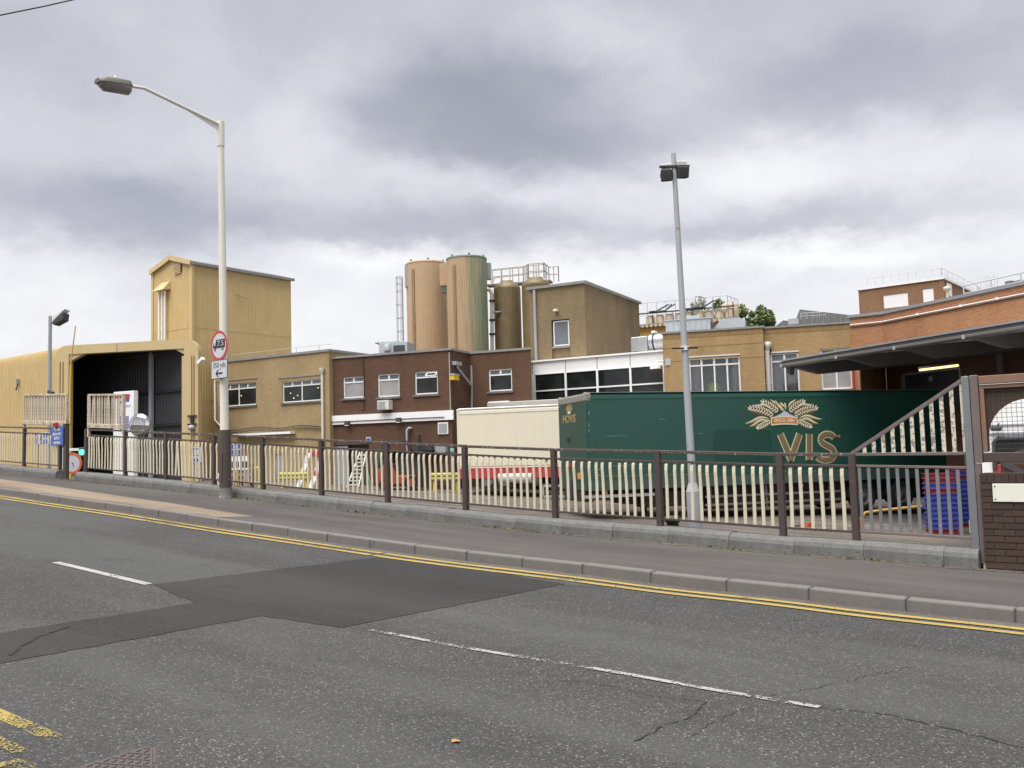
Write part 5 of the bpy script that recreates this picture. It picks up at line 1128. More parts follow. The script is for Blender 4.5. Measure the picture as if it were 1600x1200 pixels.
# silver duct on its roof
df = Frame(985, 45.5, 9); a, b, c, d = df.rect(985, 1040, 519, 547)
dc = thing('silver_air_duct', 'silver air duct lying on the white roof beside the plain brick block', 'duct', df.world(a, 0, c), df.a); w_, h_ = b - a, d - c
MB().box(0, w_ * .48, 0, .9, 0, h_ * .80).build('box_section', M['duct'], dc, bevel=.04)
MB().tube([(w_ * .49, .5, h_ * .47), (w_ * 1.4, .5, h_ * .51)], h_ * .47, 22, True).build('round_section', M['duct'], dc)
for x in (.60, .62): MB().tube([(w_ * x, .5, h_ * .49), (w_ * (x + .015), .5, h_ * .49)], h_ * .52, 22).build('flange', M['louvre'], dc)
MB().box(w_ * .55, w_ * .66, .3, .7, h_ * .96, h_ * 1.10).build('inspection_hatch', M['white'], dc, bevel=.02)
for x in (.1, .9): MB().box(w_ * x - .05, w_ * x + .05, .1, .8, -.25, .03).build('support', M['dark'], dc)

# ------------------------------------------------------------------ yellow brick block with the tall windows
KF_ = Frame(1038, 39.5, 20.0)
kb = KF_.thing('yellow_brick_building', 'yellow brick flat roofed building with tall white windows behind the green trailer', 'building')
kx1 = KF_.x(1196); kz = KF_.at(1115, 517)[1]; k0 = yz(KF_.o.x) - 1.5
kd = .45; kx2 = KF_.x(1345, kd); kz2 = kz + .02
w1_ = KF_.rect(1077, 1157, 557.5, 622); w2_ = KF_.rect(1205, 1249, 551.5, 622, kd); w3_ = KF_.rect(1283, 1331, 544.5, 608, kd)
mb = MB(); wall_mesh(mb, 0, kx1, k0, kz, [w1_], 0, .14); mb.poly([(kx1, 0, k0), (kx1, kd, k0), (kx1, kd, kz), (kx1, 0, kz)]); wall_mesh(mb, kx1, kx2, k0, kz, [w2_, w3_], kd, .14)
mb.poly([(0, 8, k0), (0, 0, k0), (0, 0, kz), (0, 8, kz)]); mb.poly([(kx2, kd, k0), (kx2, 8, k0), (kx2, 8, kz), (kx2, kd, kz)]); mb.poly([(kx2, 8, k0), (0, 8, k0), (0, 8, kz), (kx2, 8, kz)])
mb.build('wall', M['yellowbrick'], kb, fix=False)
MB().box(-.06, kx1 + .05, -.06, kd - .061, kz + .002, kz + .085).box(-.06, kx2, kd - .06, 8, kz + .002, kz + .085).build('roof', M['rooftrim'], kb)
# soldier course under the coping
sc_ = MB(); n = int(kx1 / .078)
for i in range(n): sc_.box(i * .078 + .004, i * .078 + .071, -.012, -.001, kz - .235, kz - .012)
n2 = int((kx2 - kx1 - .05) / .078)
for i in range(n2): sc_.box(kx1 + .05 + i * .078 + .004, kx1 + .05 + i * .078 + .071, kd - .012, kd - .001, kz - .235, kz - .012)
tag(sc_.build('soldier_course', paint('soldier_brick', (.30, .19, .085), .9, .35, 6), kb), kind='stuff')
for zz in (.62, 1.22): MB().box(0, kx1, -.012, -.002, kz - zz - .02, kz - zz + .02).build('string_course', paint('string_brick_%d' % int(zz * 100), (.36, .24, .11), .9, .3, 5), kb)
window(kb, w1_, 4, .19, 4, .065, pane='clear', toppane='clear'); o = window(kb, w2_, 2, .18, 2, .06, pane=['clear', 'clear']); o.location.y = kd; o = window(kb, w3_, 2, .18, 2, .06, pane='blind'); o.location.y = kd
MB().box(w1_[0] - .03, w1_[1] + .03, -.02, -.002, w1_[3] + .02, w1_[3] + .08).build('lintel', M['offwhite'], kb)
MB().box(w2_[0] - .03, w2_[1] + .03, kd - .02, kd - .002, w2_[3] + .02, w2_[3] + .08).build('lintel', M['offwhite'], kb)
# the room behind the clear window
fl = w1_[3] - 2.45
rm = MB(); xa, xb, yb_r = w1_[0] - .6, kx1 - .05, 2.2
rm.poly([(xa, .2, fl), (xb, .2, fl), (xb, yb_r, fl), (xa, yb_r, fl)]); rm.poly([(xa, yb_r, fl), (xb, yb_r, fl), (xb, yb_r, fl + 2.9), (xa, yb_r, fl + 2.9)])
rm.poly([(xa, .2, fl), (xa, yb_r, fl), (xa, yb_r, fl + 2.9), (xa, .2, fl + 2.9)]); rm.poly([(xb, .2, fl), (xb, yb_r, fl), (xb, yb_r, fl + 2.9), (xb, .2, fl + 2.9)]); rm.poly([(xa, .2, fl + 2.9), (xb, .2, fl + 2.9), (xb, yb_r, fl + 2.9), (xa, yb_r, fl + 2.9)])
rm.build('room', M['room'], kb, fix=False)
def curtain(x0, x1, z0, z1, y, parent):
    mb = MB(); n = max(6, int((x1 - x0) / .05)); vs = []
    for z in (z0, z1): vs += [(x0 + (x1 - x0) * i / n, y + .025 * math.sin(i * 1.9) + .01 * math.sin(i * .7), z) for i in range(n + 1)]
    mb.add(vs, [(i, i + 1, n + 2 + i, n + 1 + i) for i in range(n)], True); mb.build('curtain', M['curtain'], parent, fix=False)
ww = (w1_[1] - w1_[0])
curtain(w1_[0] + .03, w1_[0] + ww * .2, w1_[2] - .2, w1_[3] - .05, .32, kb); curtain(w1_[1] - ww * .16, w1_[1] - .03, w1_[2] - .2, w1_[3] - .05, .32, kb)
curtain(w2_[0] + .03, w2_[1] - .03, w2_[2] - .2, w2_[3] - .05, kd + .32, kb)
r2 = MB().box(w2_[0] - .3, w2_[1] + .3, kd + .9, kd + .95, w2_[2] - 1, w2_[3] + .2).build('room_partition', M['room'], kb)
# rain pipe with hopper in the corner
x = KF_.x(1201, kd); MB().tube([(x, kd - .14, KF_.z(1200, 546)), (x, kd - .14, k0 + 1)], .105, 12).build('downpipe', M['offwhite'], kb)
a, b, c, d = KF_.rect(1194.5, 1203, 534.5, 545.5, kd - .14); MB().lathe(((a + b) / 2, kd - .16, c), [(.10, -.05), (.17, .12), (.17, d - c), (.13, d - c)], 4).build('hopper', M['offwhite'], kb)
MB().box(x - .13, x + .13, kd - .2, kd - .003, KF_.z(1200, 599), KF_.z(1200, 597)).build('pipe_clip', M['cream'], kb)
MB().tube([(x - .12, kd - .06, KF_.z(1197, 526)), (x - .12, kd - .06, KF_.z(1197, 612))], .025, 5).build('conduit', M['dark'], kb)
cb = [(KF_.x(px), -.03, KF_.z(px, py)) for px, py in ((1197, 538), (1203, 536), (1207, 541), (1207, 547), (1204, 551))]; MB().tube([(a, kd - .03, c) for a, b, c in cb], .02, 5).build('cable', M['dark'], kb)
a, b, c, d = KF_.rect(1038.5, 1048, 560.5, 571); MB().box(a + .02, b, -.03, -.003, c, d).build('grey_plate', M['hvac'], kb)
# person in the window, seen from behind
def skin_body(name, mat, verts, edges, parent, sub=1):
    me = bpy.data.meshes.new(name); me.from_pydata([v[:3] for v in verts], edges, []); o = bpy.data.objects.new(name, me); COL.objects.link(o); o.parent = parent; me.materials.append(mat)
    o.modifiers.new('skin', 'SKIN'); sv = me.skin_vertices[0].data if me.skin_vertices else None
    if sv is None:
        bm = bmesh.new(); bm.from_mesh(me); bm.verts.layers.skin.verify(); bm.to_mesh(me); bm.free(); sv = me.skin_vertices[0].data
    for i, v in enumerate(verts): sv[i].radius = (v[3], v[4] if len(v) > 4 else v[3])
    sv[0].use_root = True
    s = o.modifiers.new('sub', 'SUBSURF'); s.levels = sub; s.render_levels = sub
    for p in me.polygons: p.use_smooth = True
    return o
ppx = KF_.x(1115.5, .42)
pz_top = KF_.z(1115, 596.5, .42)
ps = thing('person', 'person seen from behind in a hi-vis waistcoat standing inside the tall window', 'person', KF_.world(ppx, .36, pz_top - 1.50), KF_.a)
V = [(0, 0, .92, .15, .12), (0, 0, 1.10, .15, .12), (0, .0, 1.28, .17, .12), (0, .02, 1.40, .13, .10), (0, .07, 1.45, .06, .06), (0, .15, 1.46, .07, .08), (0, .23, 1.455, .08, .09), (0, .28, 1.43, .05, .06),
     (.19, .0, 1.36, .075), (.265, -.02, 1.10, .062), (.25, .16, .90, .038), (.25, .22, .84, .035), (-.19, .0, 1.36, .075), (-.265, -.02, 1.10, .062), (-.25, .16, .90, .038), (-.25, .22, .84, .035),
     (.09, 0, .85, .10), (.10, .01, .48, .07), (.10, -.02, .08, .05), (.11, .10, .03, .04), (-.09, 0, .85, .10), (-.10, .01, .48, .07), (-.10, -.02, .08, .05), (-.11, .10, .03, .04)]
Eg = [(0, 1), (1, 2), (2, 3), (3, 4), (4, 5), (5, 6), (6, 7), (3, 8), (8, 9), (9, 10), (10, 11), (3, 12), (12, 13), (13, 14), (14, 15), (0, 16), (16, 17), (17, 18), (18, 19), (0, 20), (20, 21), (21, 22), (22, 23)]
skin_body('body', M['shirt'], V, Eg, ps)
mb = MB()
prof_ = [(.90, .20, .145), (1.1, .21, .145), (1.28, .235, .15), (1.39, .215, .135), (1.455, .13, .10)]; n = 18; vs = []
for z, rx_, ry_ in prof_: vs += [(rx_ * math.cos(2 * PI * j / n), .005 + ry_ * math.sin(2 * PI * j / n), z) for j in range(n)]
mb.add(vs, [(i * n + j, i * n + (j + 1) % n, (i + 1) * n + (j + 1) % n, (i + 1) * n + j) for i in range(4) for j in range(n)], True); mb.build('hi_vis_waistcoat', M['hivis'], ps)
mb = MB(); mb.lathe((0, 0, 0), [(.192, 1.02), (.194, 1.07)], 18); o = mb.build('reflective_band', M['white'], ps); o.scale = (1, .78, 1)
MB().lathe((0, .235, 1.455), [(.03, -.06), (.078, -.02), (.092, .02), (.06, .065), (0, .08)], 14).build('hair', M['hair'], ps)

# roof plant on the yellow block
ha = Frame(1040, 43.5, 20); a, b, c, d = ha.rect(1040, 1110, 499.5, 516)
hv = thing('cooling_unit', 'long grey cooling unit with v shaped panels on the yellow block roof', 'cooling unit', ha.world(a, 0, kz + .09), ha.a); W_, H_ = b - a, d - kz - .09
MB().box(0, W_, 0, 1.6, 0.0, H_).build('casing', M['hvac'], hv, bevel=.015)
MB().box(-.04, W_ + .04, -.04, 1.64, H_ + .002, H_ + .05).build('lid', M['hvac'], hv)
for k in range(4):
    x0 = W_ * (.03 + k * .25); mb = MB(); mb.bar((x0, -.008, H_ - .02), (x0 + W_ * .055, -.008, .05), .012, .02, up=(0, 1, 0)); mb.bar((x0 + W_ * .16, -.008, H_ - .02), (x0 + W_ * .105, -.008, .05), .012, .02, up=(0, 1, 0)); mb.build('seam', M['signgrey'], hv)
for k in range(2): MB().box(W_ + .002, W_ + .02, .15 + k * .75, .75 + k * .75, .08, H_ - .1).build('louvre', M['louvre'], hv)
MB().box(W_ * .45, W_ * .75, .5, 1.2, H_ + .052, H_ + .25).build('fan_deck', M['hvac'], hv, bevel=.02)
a, b, c, d = ha.rect(1124, 1165, 491, 511)
hd = thing('rooftop_duct', 'grey box duct with a downturned cowl beside the cooling unit', 'duct', ha.world(a, 1.2, kz + .09), ha.a); W_ = b - a; H_ = d - kz - .09
mb = MB(); mb.prism([(-.5, .1), (W_ * .84, .1), (W_ * .96, H_ * .85), (W_ * .72, H_), (.0, H_ * .96), (-.5, H_ * .45)], 0, 1.1); mb.build('casing', M['hvac'], hd)
mb = MB(); mb.prism([(W_ * .80, H_ * .52), (W_ * 1.05, .08), (W_ * 1.08, .12), (W_ * .86, H_ * .62)], .1, 1.0); mb.build('cowl', M['hvac'], hd)
for x in (.1, W_ * .8): MB().box(x - .06, x + .06, .2, .9, 0, .1).build('foot', M['dark'], hd)

# ------------------------------------------------------------------ orange brick hall with the loading canopy
O1 = Frame(1333, 37.6, 0.0)
oh = O1.thing('orange_brick_building', 'orange brick building with bent frontage and a white pipe along its top', 'building')
ox1 = O1.x(1385); oz1 = O1.at(1355, 494)[1]; o0 = yz(O1.o.x) - 1.5
p2 = O1.world(ox1, 0, 0); O2 = Frame(0, 0, -32.7, org=(p2.x, p2.y))
ang = O2.a - O1.a; ML = Matrix.Translation((ox1, 0, 0)) @ Matrix.Rotation(ang, 4, 'Z')      # second face -> building coordinates
L2 = 22.0
DK = 3.2; dd = O2.rect(1411, 1503, 579, 640, DK); _, zdk = O2.at(1400, 553);  # opening cut below the canopy so the wall there goes dark
mb = MB(); wall_mesh(mb, 0, ox1, o0, oz1, [(.28, ox1 - .001, o0, zdk)], 0, .02); mb.poly([(0, 9, o0), (0, 0, o0), (0, 0, oz1), (0, 9, oz1)])
m2 = MB(); wall_mesh(m2, 0, L2, o0, oz1, [(.001, L2 - .5, o0, zdk)], 0, .02)
for pa_, src_ in ((m2, m2),): mb.add([ML @ Vector(v) for v in m2.v], m2.f)
e2 = ML @ Vector((L2, 0, 0)); e3 = ML @ Vector((L2, 14, 0))
mb.poly([(e2.x, e2.y, o0), (e3.x, e3.y, o0), (e3.x, e3.y, oz1), (e2.x, e2.y, oz1)]); mb.poly([(e3.x, e3.y, o0), (0, 9, o0), (0, 9, oz1), (e3.x, e3.y, oz1)])
wo_ = mb.build('wall', M['orangebrick'], oh, fix=False)
uv = wo_.data.uv_layers[0].data; vv = wo_.data.vertices; Mi = ML.inverted()
for p in wo_.data.polygons:
    if abs(p.normal.z) < .5 and abs(p.normal.y) < .97 and abs(p.normal.x) < .97:
        for li, vi in zip(p.loop_indices, p.vertices): q = Mi @ vv[vi].co; uv[li].uv = (q.x + q.y, q.z)
mb = MB(); pts = [(0, -.08), (ox1, -.08)]; q = ML @ Vector((L2, -.08, 0)); pts += [(q.x, q.y), (e3.x, e3.y), (-.06, 9)]; pts[1] = (ox1 + .02, -.085); pts[0] = (-.06, -.08)
mb.add([(x, y, oz1 + .002) for x, y in pts] + [(x, y, oz1 + .12) for x, y in pts], [(4, 3, 2, 1, 0), (5, 6, 7, 8, 9)] + [(i, (i + 1) % 5, 5 + (i + 1) % 5, 5 + i) for i in range(5)]); mb.build('roof', M['zinc'], oh)
zp = oz1 - .30; q1 = ML @ Vector((L2, -.06, zp)); MB().tube([(.02, -.06, zp), (ox1, -.06, zp), q1], .022, 8).build('white_pipe', M['white'], oh)
MB().tube([(.02, -.04, zp - .09), (ox1, -.04, zp - .09), ML @ Vector((L2, -.04, zp - .09))], .018, 5).build('cable', M['dark'], oh)
for px in (1443, 1512, 1570): q = ML @ Vector((O2.x(px), -.09, zp)); MB().box(q.x - .05, q.x + .05, q.y - .04, q.y + .03, q.z - .035, q.z + .04).build('junction_box', M['white'], oh)
def o2(mb): mb.v = [tuple(ML @ Vector(v)) for v in mb.v]; return mb
dw = MB(); wall_mesh(dw, -6, L2, o0, zdk + .3, [dd], DK, .2); o2(dw).build('shade_recess_wall', M['brownbrick'], oh, fix=False)  # recess and dark back wall added to hold shade under the canopy
dc_ = MB(); dc_.poly([(.03, .31, zdk + .01), (.03, 8, zdk + .01), (L2, 8, zdk + .01), (L2, .31, zdk + .01)]); o2(dc_).build('shade_recess_ceiling', M['beam'], oh, fix=False); MB().box(.05, ox1 + 1, .31, 8, zdk + .02, zdk + .1).build('shade_recess_ceiling', M['beam'], oh)
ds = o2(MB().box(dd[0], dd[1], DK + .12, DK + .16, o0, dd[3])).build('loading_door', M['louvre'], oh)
o2(MB().box(dd[0] - .02, dd[0] + .06, DK - .04, DK + .1, o0, dd[3]).box(dd[1] - .06, dd[1] + .02, DK - .04, DK + .1, o0, dd[3]).box(dd[0] + .061, dd[1] - .061, DK - .04, DK + .1, dd[3] - .07, dd[3] + .01)).build('door_frame', M['grey'], oh)
ex_, ez_ = O2.at(1454, 592, DK + .1); o2(MB().prism(circ(ex_, ez_, .13), DK + .105, DK + .118)).build('door_badge', M['signgrey'], ds)
x, z = O1.at(1329, 575); MB().tube([(.05, -.12, O1.at(1334, 574)[1]), (.05, -.12, O1.at(1334, 610)[1] - 1)], .05, 8).build('red_downpipe', M['skirtred'], oh)
# railing and felt on the orange roof
q0 = O2.x(1487); mb = MB(); xs_ = [q0 + i * 1.25 for i in range(9)]
for x in xs_: mb.tube([(x, .9, oz1), (x, .9, oz1 + .62)], .025, 6)
mb.tube([(xs_[0], .9, oz1 + .62), (xs_[-1], .9, oz1 + .62)], .025, 6); mb.tube([(xs_[0], .9, oz1 + .32), (xs_[-1], .9, oz1 + .32)], .02, 6); o2(mb).build('roof_handrail', M['railwhite'], oh)
rc = MB()
for i in range(40): x = q0 + .9 + random.random() * 9; y = 1.3 + random.random() * 1.2; h = .15 + random.random() * .33; w = .1 + random.random() * .3; rc.box(x, x + w, y, y + w, oz1 + .1, oz1 + .1 + h)
o2(rc).build('roof_equipment', M['slate'], oh)
x = O2.x(1489.5, .6); o2(MB().tube([(x, .6, oz1 - .1), (x, .6, O2.z(1489, 449, .6))], .06, 8).lathe((x, .6, O2.z(1489, 449, .6)), [(.0, .12), (.14, .06), (.14, -.04), (.06, -.1)], 10)).build('vent_pipe', M['cream'], oh)

# canopy: a deep flat roof on haunched beams, edge parallel to the bent wall
CE = Frame(1400, 26.6, -32.7)
cz = CE.at(1400, 535.5)[1]; cx0 = CE.x(1222); cx1 = cx0 + 24
dcan = -(O2.I @ CE.o).y                                   # distance from edge to wall
cn = thing('loading_canopy', 'wide grey flat canopy on tapered beams over the loading doors', 'canopy', CE.o, CE.a)
MB().box(cx0, cx1, 0, .10, cz - .22, cz).build('fascia', M['canopyedge'], cn, bevel=.01)
RI = .085
mb = MB(); vs = [(x, y, cz + .002 + RI * max(y, 0) + t) for t in (0, .055) for x, y in ((cx0 - .03, -.06), (cx1, -.06), (cx1, dcan), (cx0 - .03, dcan))]
mb.add(vs, [(0, 3, 2, 1), (4, 5, 6, 7), (0, 1, 5, 4), (1, 2, 6, 5), (2, 3, 7, 6), (3, 0, 4, 7)]); mb.build('roof', M['zinc'], cn)
MB().box(cx0, cx1, -.085, -.005, cz - .19, cz - .10).build('gutter', M['canopyedge'], cn, bevel=.02)
corrugated('soffit', M['canopy'], cn, (cx0, 0, 0), (1, 0, 0), cx1 - cx0, [((0, .101, cz - .10), (0, 0, -1)), ((0, dcan - .02, cz - .10 + RI * dcan), (0, 0, -1))], .28, .05)
bxs = [cx0 + .12] + [CE.x(p) for p in (1312, 1404, 1514)]
st_ = bxs[-1] - bxs[-2]; bxs += [bxs[-1] + st_ * .9, bxs[-1] + st_ * 1.8]
for i, x in enumerate(bxs):
    prof_ = [(.11, cz - .19), (.5, cz - .24), (1.5, cz - .45), (dcan - .02, cz - .45 + RI * (dcan - 1.5)), (dcan - .02, cz - .15 + RI * dcan), (.11, cz - .15)]
    n = len(prof_); mb = MB(); vs = [(xx, y, z) for xx in (x - .10, x + .10) for y, z in prof_]
    mb.add(vs, [tuple(range(n)), tuple(range(2 * n - 1, n - 1, -1))] + [(j, (j + 1) % n, n + (j + 1) % n, n + j) for j in range(n)]); mb.build('beam', M['beam'], cn)
    MB().box(x - .05, x + .05, -.10, -.086, cz - .21, cz - .10).build('gutter_bracket', M['grey'], cn)
mb = MB(); mb.prism([(cx0 + .12, cz - .17), (cx0 + .16, cz - .40), (cx0 + .30, cz - .50), (cx0 + .38, cz - .17)], .12, .3); mb.build('end_haunch', M['louvre'], cn)
for i in range(5): x = bxs[1] + i * st_; MB().box(x - .12, x + .12, dcan - .32, dcan - .03, yz(CE.o.x) - 1.6, cz + .1).build('column', M['beam'], cn)
fx0, fz0 = O2.at(1437, 577.5, -.5); fx1, fz1 = O2.at(1497, 571.5, -.5)
flt = thing('fluorescent_light', 'lit yellowish fluorescent strip above the dark loading door', 'light', O2.world(fx0, -.5, fz0), O2.a)
MB().tube([(0, 0, -.02), (fx1 - fx0, 0, -.02)], .045, 8).build('tube', M['tube'], flt); MB().box(-.03, fx1 - fx0 + .03, -.05, .05, .026, .10).build('batten', M['beam'], flt)
for x in (.2, fx1 - fx0 - .2): MB().tube([(x, 0, .1), (x, 0, cz - .2 - fz0)], .012, 5).build('hanger', M['dark'], flt)

# ------------------------------------------------------------------ brick penthouse further back, far saw tooth roof, plant building, trees
QC = at_depth(1475, 460, 60); QF = Frame(0, 0, -3, org=(QC.x, QC.y)); qx0 = QF.x(1342, 0, 470); qz1 = QF.at(1475, 436)[1]; qz0 = yz(QC.x)
r_ = ray(1545, 600); qd = QF.depth_for(1545, 0)
pe = QF.thing('brick_penthouse', 'brown brick penthouse with white boarded windows and roof railings', 'building')
wq = [QF.rect(1380.5, 1419, 459.5, 480), QF.rect(1442, 1459, 451, 472.5)]
block_wall(pe, M['pentbrick'], qx0, 0, qz0, qz1, qd, wq)
MB().box(qx0 - .1, .1, -.1, qd + .1, qz1 + .002, qz1 + .16).build('roof', M['white'], pe)
for w_ in wq: MB().box(w_[0], w_[1], .03, .06, w_[2], w_[3]).build('white_board', M['panel'], pe)
p = QF.I @ CAM
def qside(px, py): d = QF.I.to_3x3() @ ray(px, py); t = -p.x / d.x; q = p + d * t; return q
qa, qb = qside(1480, 461), qside(1486, 444.5); MB().box(.002, .03, qa.y, qb.y, qa.z, qb.z).build('white_board', M['panel'], pe)
MB().box(-.28, .035, -.03, .3, qz0, qz1 - .001).build('corner_pilaster', M['pentbrick'], pe)
rl = MB(); guard(rl, [(qx0 + .5, .5, qz1 + .15), (-.2, .5, qz1 + .15)], .72, 9, .019); guard(rl, [(-.2, .5, qz1 + .15), (-.2, qd, qz1 + .15), (-.1, qd + 1.2, qz1 - .2)], .72, 7, .019); rl.build('roof_railing', M['railwhite'], pe)
lad = MB(); y0 = qd - .3
for yy in (y0, y0 + .9): guard(lad, [(-.1, yy, qz1 + .1), (1.1, yy, qz1 + .1)], 1.35, 2, .02)
lad.build('ladder_guard', M['railwhite'], pe)
MB().box(qx0 + 2.0, qx0 + 2.6, 2, 2.5, qz1 + .15, qz1 + .4).build('roof_hatch', M['slate'], pe)
# saw tooth roofs
SF = Frame(1210, 72, 12); sw_ = SF.thing('saw_tooth_shed', 'far grey shed with saw tooth roof between tree and penthouse', 'building')
def ridge(px0, py0, pxa, pya, px1, py1, dy0, dy1, name, mat):
    a, b, c = SF.at(px0, py0), SF.at(pxa, pya), SF.at(px1, py1); z = yz(SF.o.x) - 1
    mb = MB(); mb.prism([(a[0], z), a, b, c, (c[0], z)], dy0, dy1); return mb.build(name, mat, sw_)
ridge(1243.5, 499, 1249.5, 483.5, 1345, 494, 0, 6, 'roof_bay', M['slate']); ridge(1196, 508, 1215, 493.5, 1251, 497.5, 3, 9, 'roof_bay', M['slate'])
a, b = SF.at(1244, 498), SF.at(1250, 484); 
for px in range(1256, 1340, 9): x = SF.x(px); z = SF.z(px, 484 + (px - 1249) * .108); MB().box(x - .04, x + .04, -.05, -.001, z - 3, z - .1).build('glazing_bar', M['rooftrim'], sw_)
guard_ = MB(); guard(guard_, [(SF.x(1262), -2, SF.z(1262, 503)), (SF.x(1300), -2, SF.z(1300, 501))], .45, 4, .03); guard_.build('catwalk_rail', M['railgrey'], sw_)
MB().box(SF.x(1243), SF.x(1259), -2.4, -.6, SF.z(1250, 512), SF.z(1250, 503)).build('plant_box', M['hvac'], sw_)
# plant building with the row of cream tank heads and roof railings
GF = Frame(1007, 70, 14); gb_ = GF.thing('plant_building', 'far ochre plant building topped by a row of stained cream tanks', 'building')
gx1 = GF.x(1152); gz0 = yz(GF.o.x); gzt = GF.z(1040, 509)
MB().box(-.6, gx1, 0, 7, gz0, gzt).build('wall', M['ochre'], gb_)
mb = MB(); mb.box(-.7, gx1 + .1, -.35, 7.1, gzt + .003, gzt + .22); mb.build('eaves', M['rooftrim'], gb_); n = int((gx1 + .7) / .35)
for i in range(n): MB().box(-.65 + i * .35, -.49 + i * .35, -.40, -.352, gzt - .06, gzt + .15).build('eaves_rib', M['tankcream'], gb_)
zt_ = GF.z(1030, 490.5); nt_ = 9
for i in range(nt_):
    x = .45 + (gx1 - .9) * i / (nt_ - 1); r0 = (gx1 - .9) / (nt_ - 1) * .46; h = zt_ - gzt - .22 + .015 * i
    MB().lathe((x, .9, gzt + .22), [(r0, 0), (r0, h * .92), (r0 * .9, h), (0, h + .08)], 18).build('tank_head', M['tankcream'], gb_)
    if i % 2 == 0: MB().box(x + r0 * .96, x + r0 * 1.12, .1, .3, gzt + .22, gzt + .22 + h * random.uniform(.8, 1.5)).build('vent_pipe', M['signgrey'] if i % 4 else M['louvre'], gb_)
MB().box(-.5, gx1, .45, .56, zt_ + .15, zt_ + .25).build('walkway_deck', M['louvre'], gb_)
for i in range(6): x = random.uniform(0, gx1 - 2.4); MB().tube([(x, .4, zt_ + .3), (x + random.uniform(.4, 1.6), .4, zt_ + .3), (x + 1.6, .4, zt_ + .75)], .06, 6).build('pipe', M['louvre'] if i % 2 else M['rooftrim'], gb_)
for i in range(3): x = GF.x(1131 + i * 5, 0, 480); MB().lathe((x, 1.4, zt_ - .6), [(.42, 0), (.42, 1.0), (.34, 1.15), (0, 1.22)], 16).build('tank_head', M['tankcream'], gb_)
hr = MB(); zr0 = zt_ + .52
guard(hr, [(-.4, .5, GF.z(1000, 474.2, .5) - 1.75), (GF.x(1090, .5), .5, GF.z(1090, 466.2, .5) - 1.75)], 1.75, 6, .022, mids=(.42, 1))
guard(hr, [(GF.x(1108, .5), .5, GF.z(1108, 464, .5) - 1.9), (GF.x(1143, .5), .5, GF.z(1143, 461.2, .5) - 1.9), (GF.x(1159, 2.5), 2.5, GF.z(1159, 468, 2.5) - 1.9)], 1.9, 3, .022, mids=(.45, 1))
for px in (1091, 1096): x = GF.x(px, .5); hr.tube([(x, .5, zr0 - .5), (x, .5, GF.z(px, 462.5, .5)), (x + .3, 1.5, GF.z(px, 462.5, .5)), (x + .3, 1.5, zr0)], .05, 6)
hr.tube([(GF.x(1090, .5), .5, GF.z(1090, 463, .5)), (GF.x(1101, .5), .5, GF.z(1101, 462, .5)), (GF.x(1108, .5), .5, GF.z(1108, 465.5, .5))], .04, 6)
hr.build('roof_railing', M['railgrey'], gb_)
# trees
def tree(label, px, py_top, py_mid, rpx, depth, seed, n=2600):
    rnd = random.Random(seed); base = at_depth(px, 690, depth); gzb = yz(base.x); top = at_depth(px, py_top, depth).z; R0 = rpx * depth / FOC
    root = thing('tree', label, 'tree', (base.x, base.y, gzb), group='trees behind the bakery roofs'); H = top - gzb
    tr_ = MB(); tr_.tube([(0, 0, -.3), (.08, 0, H * .3), (-.05, .05, H * .6), (.05, 0, H * .9)], .22, 9, True, .06); limbs = []
    for i in range(9):
        a = rnd.random() * 6.28; z = H * (.42 + .45 * i / 9); l = R0 * (.4 + .3 * rnd.random()); e = Vector((math.cos(a) * l, math.sin(a) * l, min(H * .92, z + l * .7))); tr_.tube([(0, 0, z), tuple(e * .5 + Vector((0, 0, z * .5 + .12))), tuple(e)], .07, 6, True, .02); limbs.append(e)
    tr_.build('trunk', M['bark'], root)
    cl = []; RZ = R0 * 1.6
    for i in range(34):
        while True:
            q = Vector((rnd.uniform(-1, 1), rnd.uniform(-1, 1), rnd.uniform(-1, 1)))
            if q.length < 1: break
        rr_ = R0 * (.20 + .20 * rnd.random()); cl.append((Vector((q.x * R0 * .95, q.y * R0 * .95, H - RZ - rr_ * .4 + q.z * (RZ - rr_ * .5))), rr_))
    for nm, mt, m_, sd_ in (('crown', 'leaf', int(n * .6), 0), ('light_leaves', 'leaf2', int(n * .4), 5)):
        mb = MB(); rr2 = random.Random(seed + sd_)
        for i in range(m_):
            c, r0 = rr2.choice(cl); d = Vector((rr2.gauss(0, 1), rr2.gauss(0, 1), rr2.gauss(0, .8))).normalized() * r0 * (.45 + .65 * rr2.random() ** .5); q = c + d; s = .11 + .10 * rr2.random()
            a = Vector((rr2.gauss(0, 1), rr2.gauss(0, 1), rr2.gauss(0, .6))).normalized(); b = a.cross(Vector((rr2.gauss(0, 1), rr2.gauss(0, 1), rr2.gauss(0, 1)))).normalized()
            mb.add([q - a * s, q + b * s * .55, q + a * s * 1.1, q - b * s * .55], [(0, 1, 2, 3)])
        mb.build(nm, M[mt], root, fix=False)
    return root
tree('small leafy tree behind the tank row, between the roof railings', 1115, 457, 485, 34, 84, 1, 6500)
tree('leafy green tree rising just right of the roof railings', 1168, 474, 495, 26, 88, 2, 5200)
tree('rounded green tree left of the far saw tooth roof', 1196, 473, 495, 22, 90, 3, 4600)

